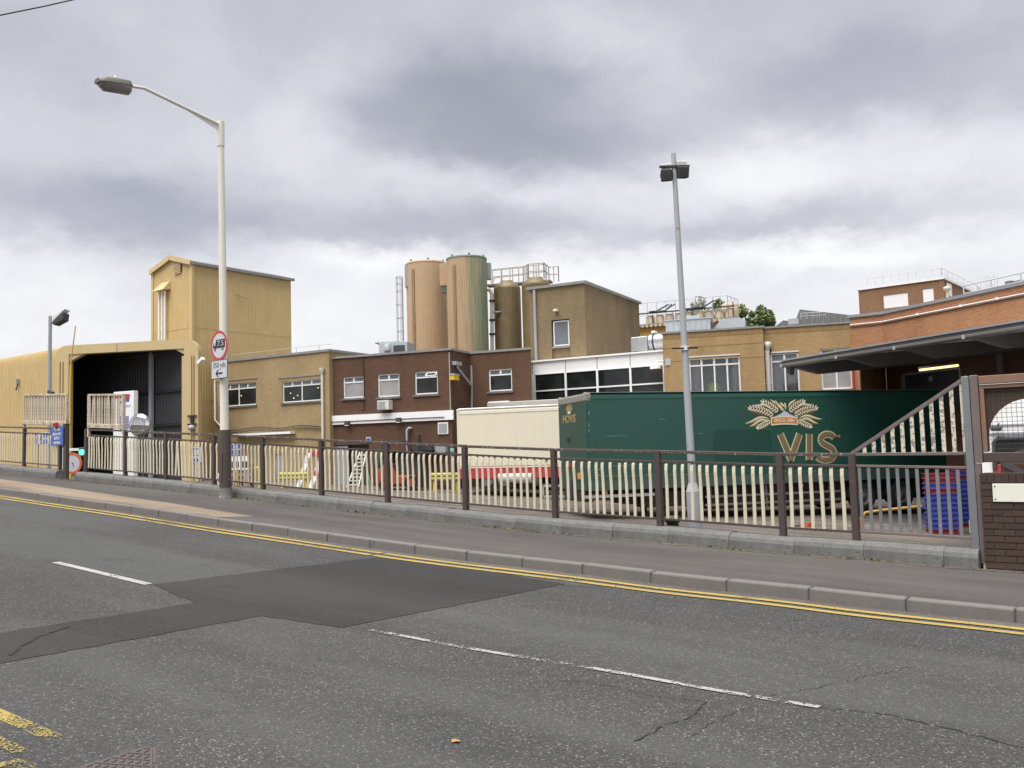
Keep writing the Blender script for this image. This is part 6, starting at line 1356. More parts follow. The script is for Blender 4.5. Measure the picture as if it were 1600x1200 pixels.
# ------------------------------------------------------------------ green articulated trailer, front bulkhead towards the left
TD = 27.4
TRF = Frame(915, TD, 53.0, py=680)
gt = TRF.thing('green_trailer', 'dark green box lorry trailer with wheat emblem and large gold lettering', 'trailer')
gt.rotation_euler = (0, R_(.05), R_(53.0))
TRF.M = Matrix.Translation(TRF.o) @ Matrix.LocRotScale(None, gt.rotation_euler.to_quaternion(), None).to_4x4(); TRF.I = TRF.M.inverted()
tL = 13.2; tW = 2.5
_, ztop = TRF.at(930, 613.5); _, zbot = TRF.at(1100, 760); zg = ztop - 4.05
mb = MB(); rr = .10; pr = [(0, zbot), (0, ztop - .16), (.015, ztop - .09), (.06, ztop - .03), (.13, ztop), (tW - .13, ztop), (tW - .06, ztop - .03), (tW - .015, ztop - .09), (tW, ztop - .16), (tW, zbot)]
n = len(pr); vs = [(x, y, z) for x in (.05, tL) for y, z in pr]
mb.add(vs, [tuple(range(n)), tuple(range(2 * n - 1, n - 1, -1))] + [(i, (i + 1) % n, n + (i + 1) % n, n + i) for i in range(n)]); mb.build('box_body', M['green'], gt)
fl_ = MB(); fl_.poly([(.046, .08, zbot + .04), (.046, tW - .08, zbot + .04), (.046, tW - .08, ztop - .3), (.046, .08, ztop - .3)]); fl_.poly([(.046, .08, ztop - .3), (.046, tW - .08, ztop - .3), (.10, tW - .1, ztop - .2), (.10, .1, ztop - .2)])
MB().box(.0, .048, .10, tW - .10, zbot, ztop - .28).build('front_bulkhead', M['greenrear'], gt, bevel=.02)
MB().box(-.01, .12, .02, tW - .02, ztop - .275, ztop - .02).build('bulkhead_header', M['scuff'], gt, bevel=.05)
for y in (.0, tW - .12): MB().box(-.005, .10, y - .008, y + .128, zbot, ztop - .28).build('corner_post', M['green'], gt, bevel=.035)
for y in (-.012, tW - .16): MB().box(-.02, .22, y, y + .17, ztop - .27, ztop + .012).build('corner_cap', M['scuff'], gt, bevel=.05)
mb = MB(); mb.box(.12, tL - .02, -.012, .02, ztop - .20, ztop - .175); mb.build('top_rail', M['green'], gt); MB().box(.10, tL, -.02, .0, zbot - .0, zbot + .30).build('side_rail', paint('grimy_green', (.045, .085, .075), .6, .3, 2), gt)
MB().box(.12, tL - .05, .001, tW - .05, ztop + .001, ztop + .012).build('roof_skin', M['alu'], gt)
px, pz = TRF.at(889, 690, 0); MB().prism(circ(0, 0, .001), 0, .01)
# lettering on the bulkhead (plane x = 0, facing -x)
BRot = Matrix.Rotation(-PI / 2, 4, 'Z')
def bside(px, py): p = TRF.I @ CAM; d = TRF.I.to_3x3() @ ray(px, py); t = -p.x / d.x; return p + d * t
q = bside(889.5, 655.5); q0, q1 = bside(879, 655), bside(900, 655); hgt = bside(889, 649.0).z - bside(889, 662.5).z
text('lettering', 'HOVIS', hgt * 1.32, M['goldtext'], gt, (-.006, q.y, q.z), rot=BRot, sx=abs(q0.y - q1.y) / (hgt * 1.32 * 2.95), bold=.008)
e_ = bside(889.5, 642); mb = MB()
for k in range(7): a = PI * (k + .5) / 7; mb.bar((-.004, e_.y + .06 * math.cos(a), e_.z - .04), (-.004, e_.y + .30 * math.cos(a), e_.z + .02 + .20 * math.sin(a)), .07, .006, up=(1, 0, 0))
mb.build('small_wheat_emblem', M['goldtext'], gt); mb = MB(); mb.box(-.012, -.007, e_.y - .13, e_.y + .13, e_.z - .10, e_.z - .01); mb.build('small_banner', M['cornlight'], gt)
e_ = bside(889, 687.5); MB().tube([(-.012, e_.y, e_.z - .07), (-.012, e_.y, e_.z + .07)], .05, 8).build('air_socket', M['dark'], gt)
# repainted rectangle where lettering has been covered, then the letters that remain
a, b, c, d = TRF.rect(1115, 1206, 671, 729); r_ = .18; pts = []
for cx_, cz_, a0 in ((b - r_, d - r_, 0), (a + r_, d - r_, 90), (a + r_, c + r_, 180), (b - r_, c + r_, 270)): pts += [(cx_ + r_ * math.cos(R_(a0 + k * 15)), cz_ + r_ * math.sin(R_(a0 + k * 15))) for k in range(7)]
MB().prism(pts, -.006, -.001).build('repainted_patch', M['greendark'], gt)
S = lambda px, py: TRF.at(px, py)
def stroke_letter(paths, w, name):
    """raised rounded strokes: pale edge, bronze face"""
    for nm, ww, y, mat, th in (('letter_shadow', w * 1.18, -.004, 'cornshadow', .003), ('letter_edge', w, -.008, 'goldedge', .004), ('letter_face', w * .74, -.014, 'bronze', .006)):
        mb = MB()
        for k, p in enumerate(paths):
            n = len(p); vs = []
            for i, (x, z) in enumerate(p):
                (xa, za), (xb, zb_) = p[max(i - 1, 0)], p[min(i + 1, n - 1)]; dx, dz = xb - xa, zb_ - za; l = math.hypot(dx, dz); nx, nz_ = -dz / l * ww / 2, dx / l * ww / 2; yy = y - k * .0006
                sh = (.02 if nm == 'letter_shadow' else 0); vs += [(x + nx + sh, yy, z + nz_ - sh), (x - nx + sh, yy, z - nz_ - sh), (x + sh, yy - th * 2, z - sh)]
            f = []
            for i in range(n - 1): a_ = i * 3; f += [(a_, a_ + 2, a_ + 5, a_ + 3), (a_ + 2, a_ + 1, a_ + 4, a_ + 5)]
            mb.add(vs, f, True)
        mb.build(nm, M[mat], gt, fix=False)
lw = S(1275, 700)[0] - S(1264.5, 700)[0]
stroke_letter([[S(1219, 678), S(1236, 719)], [S(1249, 678), S(1234.5, 719)]], lw, 'V')
stroke_letter([[S(1264, 678), S(1264, 719)]], lw, 'I')
sp = [(1303.5, 684.5), (1300, 680.5), (1294, 678.6), (1288, 679.2), (1283.5, 682.5), (1282.2, 687.5), (1284.5, 692), (1290, 695.5), (1297, 699), (1301.8, 703.5), (1303, 709), (1300.5, 714.5), (1295, 718), (1288, 718.8), (1281, 717), (1277, 713.5)]
sp2 = []
for i in range(len(sp) - 1):
    for k in range(3):
        t = k / 3; p0_, p1_, p2_, p3_ = sp[max(i - 1, 0)], sp[i], sp[i + 1], sp[min(i + 2, len(sp) - 1)]
        sp2.append(tuple(.5 * (2 * b_ + (c_ - a_) * t + (2 * a_ - 5 * b_ + 4 * c_ - d_) * t * t + (3 * b_ - a_ - 3 * c_ + d_) * t ** 3) for a_, b_, c_, d_ in zip(p0_, p1_, p2_, p3_)))
sp2.append(sp[-1]); stroke_letter([[S(*p) for p in sp2]], lw * .92, 'S')
x, z = S(1310.5, 681.5); MB().prism(circ(x, z, .055, 12), -.006, -.001).build('registered_mark', M['goldtext'], gt)
# wheat sheaf emblem
E0 = S(1224.5, 646); u_ = (S(1275, 646)[0] - S(1175, 646)[0]) / 100.0
def ep(x, z): return (E0[0] + x * u_, E0[1] + z * u_)      # emblem units = photo pixels
shadow, gold, light = MB(), MB(), MB()
def leafshape(mb, a, b, w, bend, y, n=8):
    (ax_, az_), (bx_, bz_) = a, b; dx, dz = bx_ - ax_, bz_ - az_; l = math.hypot(dx, dz); nx, nz_ = -dz / l, dx / l; up, dn = [], []
    for i in range(n + 1):
        t = i / n; o_ = bend * math.sin(PI * t) + bend * .5 * math.sin(2 * PI * t); hw = w * math.sin(PI * min(1, t * .9 + .1)) ** .8 * .5
        cx_, cz_ = ax_ + dx * t + nx * o_, az_ + dz * t + nz_ * o_; up.append(ep(cx_ + nx * hw, cz_ + nz_ * hw)); dn.append(ep(cx_ - nx * hw, cz_ - nz_ * hw))
    for i in range(n): mb.poly([(up[i][0], y, up[i][1]), (up[i + 1][0], y, up[i + 1][1]), (dn[i + 1][0], y, dn[i + 1][1]), (dn[i][0], y, dn[i][1])])
def ear(a, b, w, bend, n=7):
    (ax_, az_), (bx_, bz_) = a, b; dx, dz = bx_ - ax_, bz_ - az_; l = math.hypot(dx, dz); tx_, tz_ = dx / l, dz / l; nx, nz_ = -tz_, tx_
    leafshape(shadow, (ax_ - .0, az_ - 1), (bx_ + tx_ * 2, bz_ - 1), w * 1.25, bend, -.003)
    for i in range(n):
        t = (i + .5) / n; o_ = bend * math.sin(PI * t); c_ = (ax_ + dx * t + nx * o_, az_ + dz * t + nz_ * o_); s = l / n * .95; k = .65 + .5 * math.sin(PI * (.15 + .8 * t))
        for sg_ in (-1, 1):
            p0_ = (c_[0] - tx_ * s * .5 + nx * sg_ * .3, c_[1] - tz_ * s * .5 + nz_ * sg_ * .3); p1_ = (c_[0] + tx_ * s * .75 + nx * sg_ * w * .42 * k, c_[1] + tz_ * s * .75 + nz_ * sg_ * w * .42 * k)
            leafshape(light, p0_, p1_, 2.0, 0, -.009, 4)
    leafshape(light, (bx_ - tx_ * 2, bz_ - tz_ * 2), (bx_ + tx_ * 3, bz_ + tz_ * 3), 2.4, 0, -.009, 4)
for m_ in (-1, 1):
    ear((m_ * 9, 3), (m_ * 33, 16.5), 11, -m_ * -1.5); ear((m_ * 17, -2), (m_ * 53, 8 if m_ < 0 else 7), 11, m_ * 2.5, 9); ear((m_ * 22, -10), (m_ * 42, -19), 9, 0, 6)
    for a, b, w, bd in (((m_ * 24, -7), (m_ * 61, -13 if m_ < 0 else -9), 4.5, m_ * 3), ((m_ * 26, -10), (m_ * 54, -17 if m_ < 0 else -15), 5, m_ * 3), ((m_ * 20, 6), (m_ * 48, 12), 4, m_ * 3), ((m_ * 8, 8), (m_ * 20, 19.5), 4, m_ * 1.5)):
        leafshape(shadow, (a[0] + .5, a[1] - 1), (b[0] + .5, b[1] - 1), w * 1.25, bd, -.003); leafshape(gold, a, b, w, bd, -.0065); leafshape(light, (a[0], a[1] + .5), (b[0], b[1] + .5), w * .5, bd, -.0095)
for a, b, w in (((-13, 18), (-1, 2), 3.5), ((-5, 15), (1, 9), 4.5), ((2, 15), (3, 5), 4), ((-9, 14), (3, 1), 3)): leafshape(gold, a, b, w, 0, -.011); leafshape(light, (a[0] + .4, a[1]), (b[0] + .4, b[1]), w * .45, 0, -.0125)
shadow.build('emblem_shadow', M['cornshadow'], gt)['kind'] = 'stuff'; gold.build('emblem_leaves', M['goldtext'], gt); tag(light.build('wheat_ears', M['cornlight'], gt), kind='stuff')
mb = MB(); mb.prism([ep(-15, -4.5), ep(-4, 0), ep(0, 3), ep(5, 2), ep(9, -1), ep(17, -4.5)], -.016, -.013); mb.build('flour_mound', M['signwhite'], gt)
def bow(x0, x1, z0, z1, y0, y1, mat, name):
    mb = MB(); n = 8; pts = [ep(x0 + (x1 - x0) * i / n, z0 + 1.2 * math.sin(PI * i / n)) for i in range(n + 1)] + [ep(x1 - (x1 - x0) * i / n, z1 + 1.2 * math.sin(PI * i / n)) for i in range(n + 1)]; mb.prism(pts, y0, y1); mb.build(name, M[mat], gt)
bow(-21, 21, -16.5, -5, -.017, -.0135, 'cornlight', 'banner_border'); bow(-19.5, 19.5, -14.5, -6.4, -.019, -.0175, 'banner', 'banner')
x, z = ep(0, -9.6); text('lettering', 'SINCE 1886', 5.2 * u_ * 1.25, M['cornlight'], gt, (x, -.0195, z), sx=.98, extrude=.0006, bold=.003)
# small running text and scratches along the lower side
x0, z = S(945, 743.0); x1, _ = S(1080, 741); rnd = random.Random(3); mb = MB()
def runtext(pxa, pxb, pya, pyb):
    px = pxa
    while px < pxb:
        wlen = rnd.choice((4, 6, 7, 9, 11)); t = (px - pxa) / (pxb - pxa); py = pya + (pyb - pya) * t
        e = px
        while e < px + wlen:
            xa, zz = S(e, py + 1.4); xb, z2 = S(e + .9, py - 1.4); k = rnd.random()
            if k < .7: mb.box(xa, xa + .006, -.024, -.0205, zz, z2)
            if k > .25: mb.box(xa, xb, -.024, -.0205, z2 - .010, z2)
            if k > .5: mb.box(xa, xb, -.024, -.0205, zz, zz + .010)
            e += 1.35
        px += wlen + 2.6
runtext(945, 1112, 744, 741); runtext(1222, 1420, 737, 733); tag(mb.build('small_gold_lettering', M['goldtext'], gt), kind='stuff')
scr = MB()
for a, b, y0, y1 in ((948, 978, 681.5, 680.5), (957, 995, 728, 726), (1030, 1040, 655, 655), (1090, 1099, 677, 677.5), (1153, 1180, 714, 714)):
    xa, za = S(a, y0); xb, zb_ = S(b, y1); scr.bar((xa, -.003, za), (xb, -.003, zb_), .005, .016, up=(0, 0, 1))
for py in (646, 664, 674): xa, za = S(920, py); scr.box(xa - .015, xa + .015, -.012, -.002, za - .05, za + .06)
scr.build('scratches', paint('bare_scratch', (.16, .24, .20), .6, .2), gt)
a, b, c, d = TRF.rect(928, 941, 731, 743); mb = MB()
for i in range(3): mb.box(a, a + (b - a) * (.3 if i == 1 else .9), -.005, -.001, c + i * .09, c + i * .09 + .02); 
mb.build('maker_mark', M['goldtext'], gt)
x, z = S(905, 744); q = bside(906, 744); MB().box(-.04, .0, q.y - .12, q.y + .12, q.z - .10, q.z + .10).build('amber_marker', M['amber'], gt, bevel=.01)
for px, py in ((874.5, 739), (891, 727)): q = bside(px, py); MB().box(-.03, .0, q.y - .06, q.y + .06, q.z - .06, q.z + .06).build('red_marker', M['red'], gt)
# running gear
MB().box(.3, tL, .75, .92, zg + .92, zbot - .002).box(.3, tL, tW - .92, tW - .75, zg + .92, zbot - .002).build('chassis_rails', M['chassis'], gt)
MB().box(1.2, tL - .2, .5, tW - .3, zg + .80, zbot - .01).build('underfloor', M['chassis'], gt)
xw = [S(1352, 790)[0], S(1412, 790)[0]]; xw.append(xw[1] + (xw[1] - xw[0])); wr_ = .50; src = None
for x in xw:
    for y in (.04, tW - .30):
        t_ = MB(); 
        def wheel_lathe(prof_, mat, nm, parent, yo):
            m_ = MB(); n = 24; vs = []
            for r_, yy in prof_: vs += [(x + r_ * math.cos(2 * PI * j / n), yo + yy, zg + wr_ + r_ * math.sin(2 * PI * j / n)) for j in range(n)]
            m_.add(vs, [(i * n + j, i * n + (j + 1) % n, (i + 1) * n + (j + 1) % n, (i + 1) * n + j) for i in range(len(prof_) - 1) for j in range(n)], True); return m_.build(nm, mat, parent)
        w = wheel_lathe([(.29, .0), (.44, -.01), (.49, .03), (.50, .08), (.50, .20), (.48, .25), (.29, .26)], M['tyre'], 'wheel', gt, y)
        wheel_lathe([(.29, .02), (.27, .0), (.25, .08), (.14, .09), (.12, .02), (.0, .01)], M['rim'], 'rim', w, y)
        if y < 1:
            m_ = MB(); m_.tube([(x + .58 * math.cos(a), .13, zg + wr_ + .58 * math.sin(a)) for a in [PI * k / 10 for k in range(11)]], .02, 6); vs = []
            for k in range(11): a = PI * k / 10; vs += [(x + .60 * math.cos(a), .02, zg + wr_ + .60 * math.sin(a)), (x + .60 * math.cos(a), .36, zg + wr_ + .60 * math.sin(a))]
            m_.add(vs, [(2 * i, 2 * i + 1, 2 * i + 3, 2 * i + 2) for i in range(10)]); m_.build('mudguard', M['dark'], gt, fix=False)
def sidebar(pxa, pxb, py, h, mat, nm='side_guard'):
    xa, z = S(pxa, py); xb, _ = S(pxb, py); MB().box(xa, xb, .03, .07, z - h / 2, z + h / 2).build(nm, M[mat], gt)
sidebar(912, 1024, 777, .09, 'alu'); sidebar(1103, 1320, 776.5, .07, 'rim'); sidebar(1103, 1320, 789.5, .07, 'rim')
x, z = S(949, 771); MB().box(x - .03, x + .03, .071, .12, z - .12, zbot).build('guard_hanger', M['alu'], gt)
for px in (1112, 1200, 1300): x, z = S(px, 780); MB().box(x - .035, x + .035, .071, .12, z - .3, zbot).build('guard_hanger', M['rim'], gt)
for y in (.35, tW - .5): x = S(1048, 780)[0]; MB().box(x - .08, x + .08, y, y + .16, zg + .08, zbot).build('landing_leg', M['chassis'], gt); MB().box(x - .18, x + .18, y - .08, y + .24, zg, zg + .05).build('foot', M['chassis'], gt)
x = S(1035, 780)[0]; MB().box(x - .5, x + 1.0, .3, .9, zg + .45, zbot - .1).build('battery_box', M['dark'], gt, bevel=.03)
MB().box(4.3, xw[0] - .75, .25, tW - .25, zg + .30, zbot - .02).build('under_shade_box', M['chassis'], gt); MB().box(xw[0] - .7, tL - .1, .45, tW - .45, zg + .35, zbot - .02).build('axle_shade_box', M['chassis'], gt); MB().box(1.6, 4.2, .6, tW - .6, zg + .55, zbot - .02).build('belly_shade_box', M['chassis'], gt)  # solid dark boxes added to keep the shaded underside black
MB().box(.02, .3, .3, tW - .3, zbot - .35, zbot - .01).build('coupling_plate', M['chassis'], gt)
q = bside(893, 748); MB().box(-.12, -.0, q.y - .25, q.y + .25, zbot - .3, zbot + .35).build('service_panel', M['louvre'], gt, bevel=.02)
x, z = S(1253, 759); MB().box(x - .05, x + .05, .0, .05, z - .04, z + .04).build('amber_marker', M['amber'], gt)

# ------------------------------------------------------------------ cream trailer behind it
CF = Frame(712, 36.5, 16.0)
ct = CF.thing('cream_trailer', 'cream box trailer with red skirt partly hidden behind the green trailer', 'trailer')
cL = 7.6; _, czt = CF.at(790, 636); _, czb = CF.at(790, 747); _, csk = CF.at(790, 727.5); czg = yz(CF.o.x - 2) - .0
mb = MB(); pr = [(0, csk), (0, czt - .12), (.03, czt - .04), (.12, czt), (2.3, czt), (2.44, czt - .12), (2.44, csk)]; n = len(pr); vs = [(x, y, z) for x in (0.03, cL) for y, z in pr]
mb.add(vs, [tuple(range(n)), tuple(range(2 * n - 1, n - 1, -1))] + [(i, (i + 1) % n, n + (i + 1) % n, n + i) for i in range(n)]); mb.build('box_body', M['creamvan'], ct)
MB().tube([(.05, .05, csk), (.05, .05, czt - .06)], .06, 8).build('corner_post', M['creamvan'], ct); MB().box(0, .14, -.012, .12, czt - .13, czt + .005).build('corner_cap', M['offwhite'], ct, bevel=.03)
MB().box(.1, cL, -.015, .0, czt - .22, czt - .19).build('top_rail', M['offwhite'], ct); MB().tube([(.1, .02, czt - .01), (cL, .02, czt - .01)], .04, 6).build('roof_edge', M['white'], ct)
MB().box(.0, cL, -.006, 2.44, czb, csk - .10).build('red_skirt', M['skirtred'], ct); MB().box(.0, cL, -.02, .0, csk - .075, csk - .035).build('white_stripe', M['white'], ct); MB().box(0, cL, -.012, 2.4, csk - .034, csk - .002).box(0, cL, -.012, 2.4, csk - .10, csk - .076).build('rail_strip', M['skirtred'], ct)
MB().box(.4, cL, .3, 2.1, czg + .55, czb - .002).build('chassis', M['chassis'], ct)
for px in (757, 782): 
    x = CF.x(px); m_ = MB(); m_.cyl((x, .05, czg + .45), (x, .32, czg + .45), .45, n=20); w = m_.build('wheel', M['tyre'], ct); m_ = MB(); m_.cyl((x, .03, czg + .45), (x, .048, czg + .45), .25, n=16); m_.build('rim', M['rim'], w)
x0, x1 = CF.x(845), CF.x(866); zz = CF.z(855, 757), CF.z(855, 777); f_ = MB()
f_.box(x0, x0 + .1, -.3, -.2, zz[1], zz[0]); f_.box(x0, x1 + .6, -.3, -.2, zz[0] - .09, zz[0]); f_.box(x0, x1 + .6, -.3, -.2, zz[1], zz[1] + .09); f_.build('underrun_bar', M['alu'], ct)
x0 = CF.x(775); f_ = MB(); f_.tube([(x0, .2, czg + .55), (x0 + 1.4, .2, czg + .55)], .26, 14); f_.build('air_tank', M['offwhite'], ct)
# pale flat topped body behind the cream trailer
OF = Frame(762, 40.2, 12); ob = OF.thing('parked_box_body', 'grey roofed box body parked behind the cream trailer', 'trailer'); _, oz_ = OF.at(815, 626.5)
MB().box(0, 5.2, 0, 2.4, yz(OF.o.x) + .9, oz_ - .22).build('body', M['offwhite'], ob); MB().box(-.05, 5.25, -.05, 2.45, oz_ - .218, oz_).build('roof', paint('pale_roof', (.42, .40, .37), .6, .1, 2), ob, bevel=.03)
MB().box(.0, 1.0, .0, 2.4, oz_ + .001, oz_ + .05).build('roof_hatch', M['white'], ob)
for x in (.9, 3.9): MB().cyl((x, .1, yz(OF.o.x) + .42), (x, .4, yz(OF.o.x) + .42), .42, n=16).build('wheel', M['tyre'], ob)
MB().box(.2, 5, .3, 2.1, yz(OF.o.x) + .6, yz(OF.o.x) + .9).build('chassis', M['chassis'], ob)

# ------------------------------------------------------------------ floodlight mast between the railing and the green trailer
mx = at_depth(1083, 700, 14.0); mz = yz(mx.x)
ms = thing('floodlight_mast', 'slim grey floodlight mast with two floodlights standing behind the railing', 'light mast', (mx.x, mx.y, mz))
tp = at_depth(1052, 240, 14.1) - ms.location; z1 = at_depth(1082, 768, 14).z - mz; z2 = at_depth(1082, 753, 14).z - mz
bo = lambda z: Vector((tp.x * z / tp.z, tp.y * z / tp.z, z))
MB().tube([bo(-.1), bo(z1)], .115, 8).build('base_housing', M['grey'], ms); MB().tube([bo(z1), bo(z2)], .115, 8, True, .062).build('base_taper', M['grey'], ms)
MB().tube([bo(z2 - .05), bo(tp.z)], .064, 14, True, .037).build('pole', M['mast'], ms)
MB().box(-.09, .09, -.128, -.113, .5, 1.2).build('access_door', M['grey'], ms)
zc = at_depth(1070, 544, 14).z - mz; c_ = bo(zc); MB().bar(c_ - RT * .21 + FW * -.06, c_ + RT * .20 - FW * .06, .025, .025).build('cross_bar', M['dark'], ms); MB().tube([bo(zc - .03), bo(zc + .03)], .078, 12).build('clamp', M['floodglass'], ms)
zf = at_depth(1054, 263, 14).z - mz
MB().bar(bo(zf + .05) - RT * .24 - FW * .03, bo(zf + .05) + RT * .24 - FW * .03, .05, .03).build('cross_arm', M['dark'], ms)
for s_, nm in ((-1, 0), (1, 1)):
    cpt = bo(zf) + RT * (.128 * s_ + .0) + Vector((0, 0, .02 * s_)); f_ = thing  # lamp heads are parts of the mast
    rot = Matrix.Translation(cpt) @ Matrix.Rotation(YAW + s_ * R_(8), 4, 'Z') @ Matrix.Rotation(R_(12), 4, 'X')
    h = MB(); h.prism([(-.088, -.15), (.088, -.15), (.092, .03), (-.092, .03)], -.09, .10); h.v = [tuple(rot @ Vector(v)) for v in h.v]; hd_ = h.build('floodlight', M['louvre'], ms, bevel=.012)
    g = MB(); g.prism([(-.080, .032), (.080, .032), (.076, .125), (-.076, .125)], .0, .09); g.v = [tuple(rot @ Vector(v)) for v in g.v]; g.build('glass_visor', M['floodglass'], hd_, bevel=.012)
    k = MB()
    for i in range(4): k.box(-.07 + i * .0466 - .003, -.07 + i * .0466 + .003, -.104, -.09, -.13, .01)
    k.box(-.10, -.088, -.03, .03, -.09, -.03).box(.088, .10, -.03, .03, -.09, -.03)
    k.v = [tuple(rot @ Vector(v)) for v in k.v]; k.build('cooling_fins', M['louvre'], hd_)

# ------------------------------------------------------------------ second floodlight column and yellow marker pole at the shed
def column_at(px, depth): p = at_depth(px, 705 - .028 * (px - 800), depth); return Vector((p.x, p.y, yz(p.x)))
p = column_at(76, 33); fc = thing('floodlight_column', 'grey column with one tilted floodlight in front of the yellow shed', 'light mast', p, YAW)
ht = at_depth(74.5, 494, 33).z - p.z
MB().tube([(0, 0, 0), (0, 0, ht)], .085, 12, True, .06).build('pole', M['grey'], fc)
rot = Matrix.Translation((.42, -.05, at_depth(90, 500, 33).z - p.z)) @ Matrix.Rotation(R_(-28), 4, 'Y')
h = MB(); h.prism([(-.25, -.12), (.15, -.12), (.30, .10), (.10, .10), (-.28, .0)], -.22, .22); h.v = [tuple(rot @ Vector(v)) for v in h.v]; hd_ = h.build('floodlight', M['louvre'], fc, bevel=.02)
h = MB(); h.prism([(-.22, .02), (.10, .102), (.40, .20), (.36, .24), (-.1, .20)], -.21, .21); h.v = [tuple(rot @ Vector(v)) for v in h.v]; h.build('glass_visor', M['floodglass'], hd_, bevel=.02)
MB().tube([(0, 0, ht - .25), (.2, -.02, ht - .28)], .03, 6).build('bracket', M['grey'], fc)
cz_ = at_depth(82, 616, 33).z - p.z; MB().bar((.05, -.15, cz_ + .1), (.30, -.30, cz_ + .0), .12, .13).build('camera', M['louvre'], fc, bevel=.02); MB().tube([(0, 0, cz_ - .1), (.15, -.2, cz_)], .025, 6).build('camera_bracket', M['grey'], fc)
p = column_at(110, 37); hp = thing('marker_pole', 'thin leaning yellow pole with orange tip beside the shed portal', 'pole', p)
q = [at_depth(x, y, 37) - p for x, y in ((110, 740), (109, 690), (109.5, 610), (110.5, 570), (114, 541), (118, 509))]
MB().tube([(0, 0, -.0)] + q[:4], .04, 8).build('lower_tube', M['dirtyyellow'], hp); MB().tube(q[3:], .03, 8, True, .022).build('tip', paint('faded_orange_tip', (.55, .30, .10), .6, .2), hp)

# totem sign with red and blue emblem
tp_ = column_at(193, 27); TT = Frame(193, 27, 12); tt = thing('totem_sign', 'tall white totem sign with red and blue emblem behind the slatted screen', 'sign', tp_, TT.a); TT.o.z = tp_.z; TT.M = Matrix.Translation(tp_) @ Matrix.Rotation(TT.a, 4, 'Z'); TT.I = TT.M.inverted()
a, b, c, d = TT.rect(177, 209, 611.5, 700)
mb = MB(); mb.box(a, b, 0, .16, .2, d); mb.build('panel', M['white'], tt, bevel=.01); MB().box(a + .1, b - .1, .03, .13, -.05, .2).build('plinth', M['dark'], tt)
t2 = MB(); t3 = MB()
for k in range(5):
    x, z = TT.at(191.5 + k * 2.3, 619); s_ = .035 + .006 * k; t2.prism([(x - .02, z - .06), (x + .035, z - .07), (x + .075, z + .05), (x + .02, z + .07)], -.006, -.001)
for k in range(3): x, z = TT.at(196 + k * 2.2, 625); t3.prism([(x - .02, z - .05), (x + .03, z - .05), (x + .05, z + .05), (x, z + .05)], -.006, -.001)
x0, x1, z0, z1 = TT.rect(178.5, 190.5, 622.5, 618.5); t2.box(x0, x1, -.006, -.001, min(z0, z1), max(z0, z1))
t2.build('red_emblem', M['red'], tt); t3.build('blue_emblem', M['inkblue'], tt)
x, z = TT.at(191, 628.5); MB().box(x - .22, x - .03, -.005, -.001, z - .03, z + .03).build('dark_lettering', M['ink'], tt); 
x, z = TT.at(200.5, 634.5); text('lettering', 'ECH', .10, M['inkblue'], tt, (x, -.005, z), extrude=.001)
mb = MB()
for i in range(9):
    for j in range(2): x, z = TT.at(191 + j * 7, 651 + i * 2.4); mb.box(x - .08, x + .09, -.005, -.001, z - .014, z + .014)
mb.build('blue_lettering', M['inkblue'], tt)

# roundel, green signal and barrier in the portal behind the gap
RFm = Frame(113, 27, 26); p = column_at(113, 27); rs_ = thing('round_speed_sign', 'large white round sign with orange ring seen through the gap', 'road sign', (p.x, p.y, at_depth(113, 724, 27).z), R_(26)); sg = rs_
rr = .30
disc(rr, 0, .015, M['signwhite'], 'face'); disc(rr + .02, -.006, .018, M['orange'], 'ring', r0=rr * .84)
glyph('blue_figure', [[(-.1, .12), (.25, .02), (.25, -.1), (-.1, 0)], [(.12, -.05), (.22, -.05), (.22, -.5), (.12, -.5)]], M['inkblue'], rs_, .2, -.002)
MB().tube([(0, .06, .2), (0, .06, -(at_depth(113, 724, 27).z - p.z))], .035, 8).build('post', M['grey'], rs_)
p = column_at(131, 31); gsg = thing('signal_lamp', 'dark signal lamp glowing green in the shadow of the portal', 'signal', p, YAW + R_(-10)); gzz = at_depth(133, 706.5, 31).z - p.z
MB().box(-.13, .13, -.1, .1, gzz - .17, gzz + .17).build('housing', M['louvre'], gsg, bevel=.02)
lm = MB(); lm.cyl((0, -.14, gzz), (0, -.102, gzz), .10, n=18); lm.build('green_lens', M['greenlamp'], gsg); MB().tube([(0, 0, 0), (0, 0, gzz - .17)], .04, 8).build('post', M['dark'], gsg)
p = column_at(108, 31.5); br = thing('barrier_arm', 'white barrier arm across the dark portal behind the gap', 'barrier', p, YAW + R_(-6)); bz_ = at_depth(118, 702, 31.5).z - p.z
MB().bar((-.2, 0, bz_), (.46, 0, bz_ - .01), .06, .09).build('arm', M['white'], br); MB().box(-.28, -.1, -.12, .12, 0, bz_ + .06).build('cabinet', M['white'], br, bevel=.02); MB().box(-.02, .1, -.05, -.031, bz_ - .3, bz_ - .19).build('plate', M['white'], br)

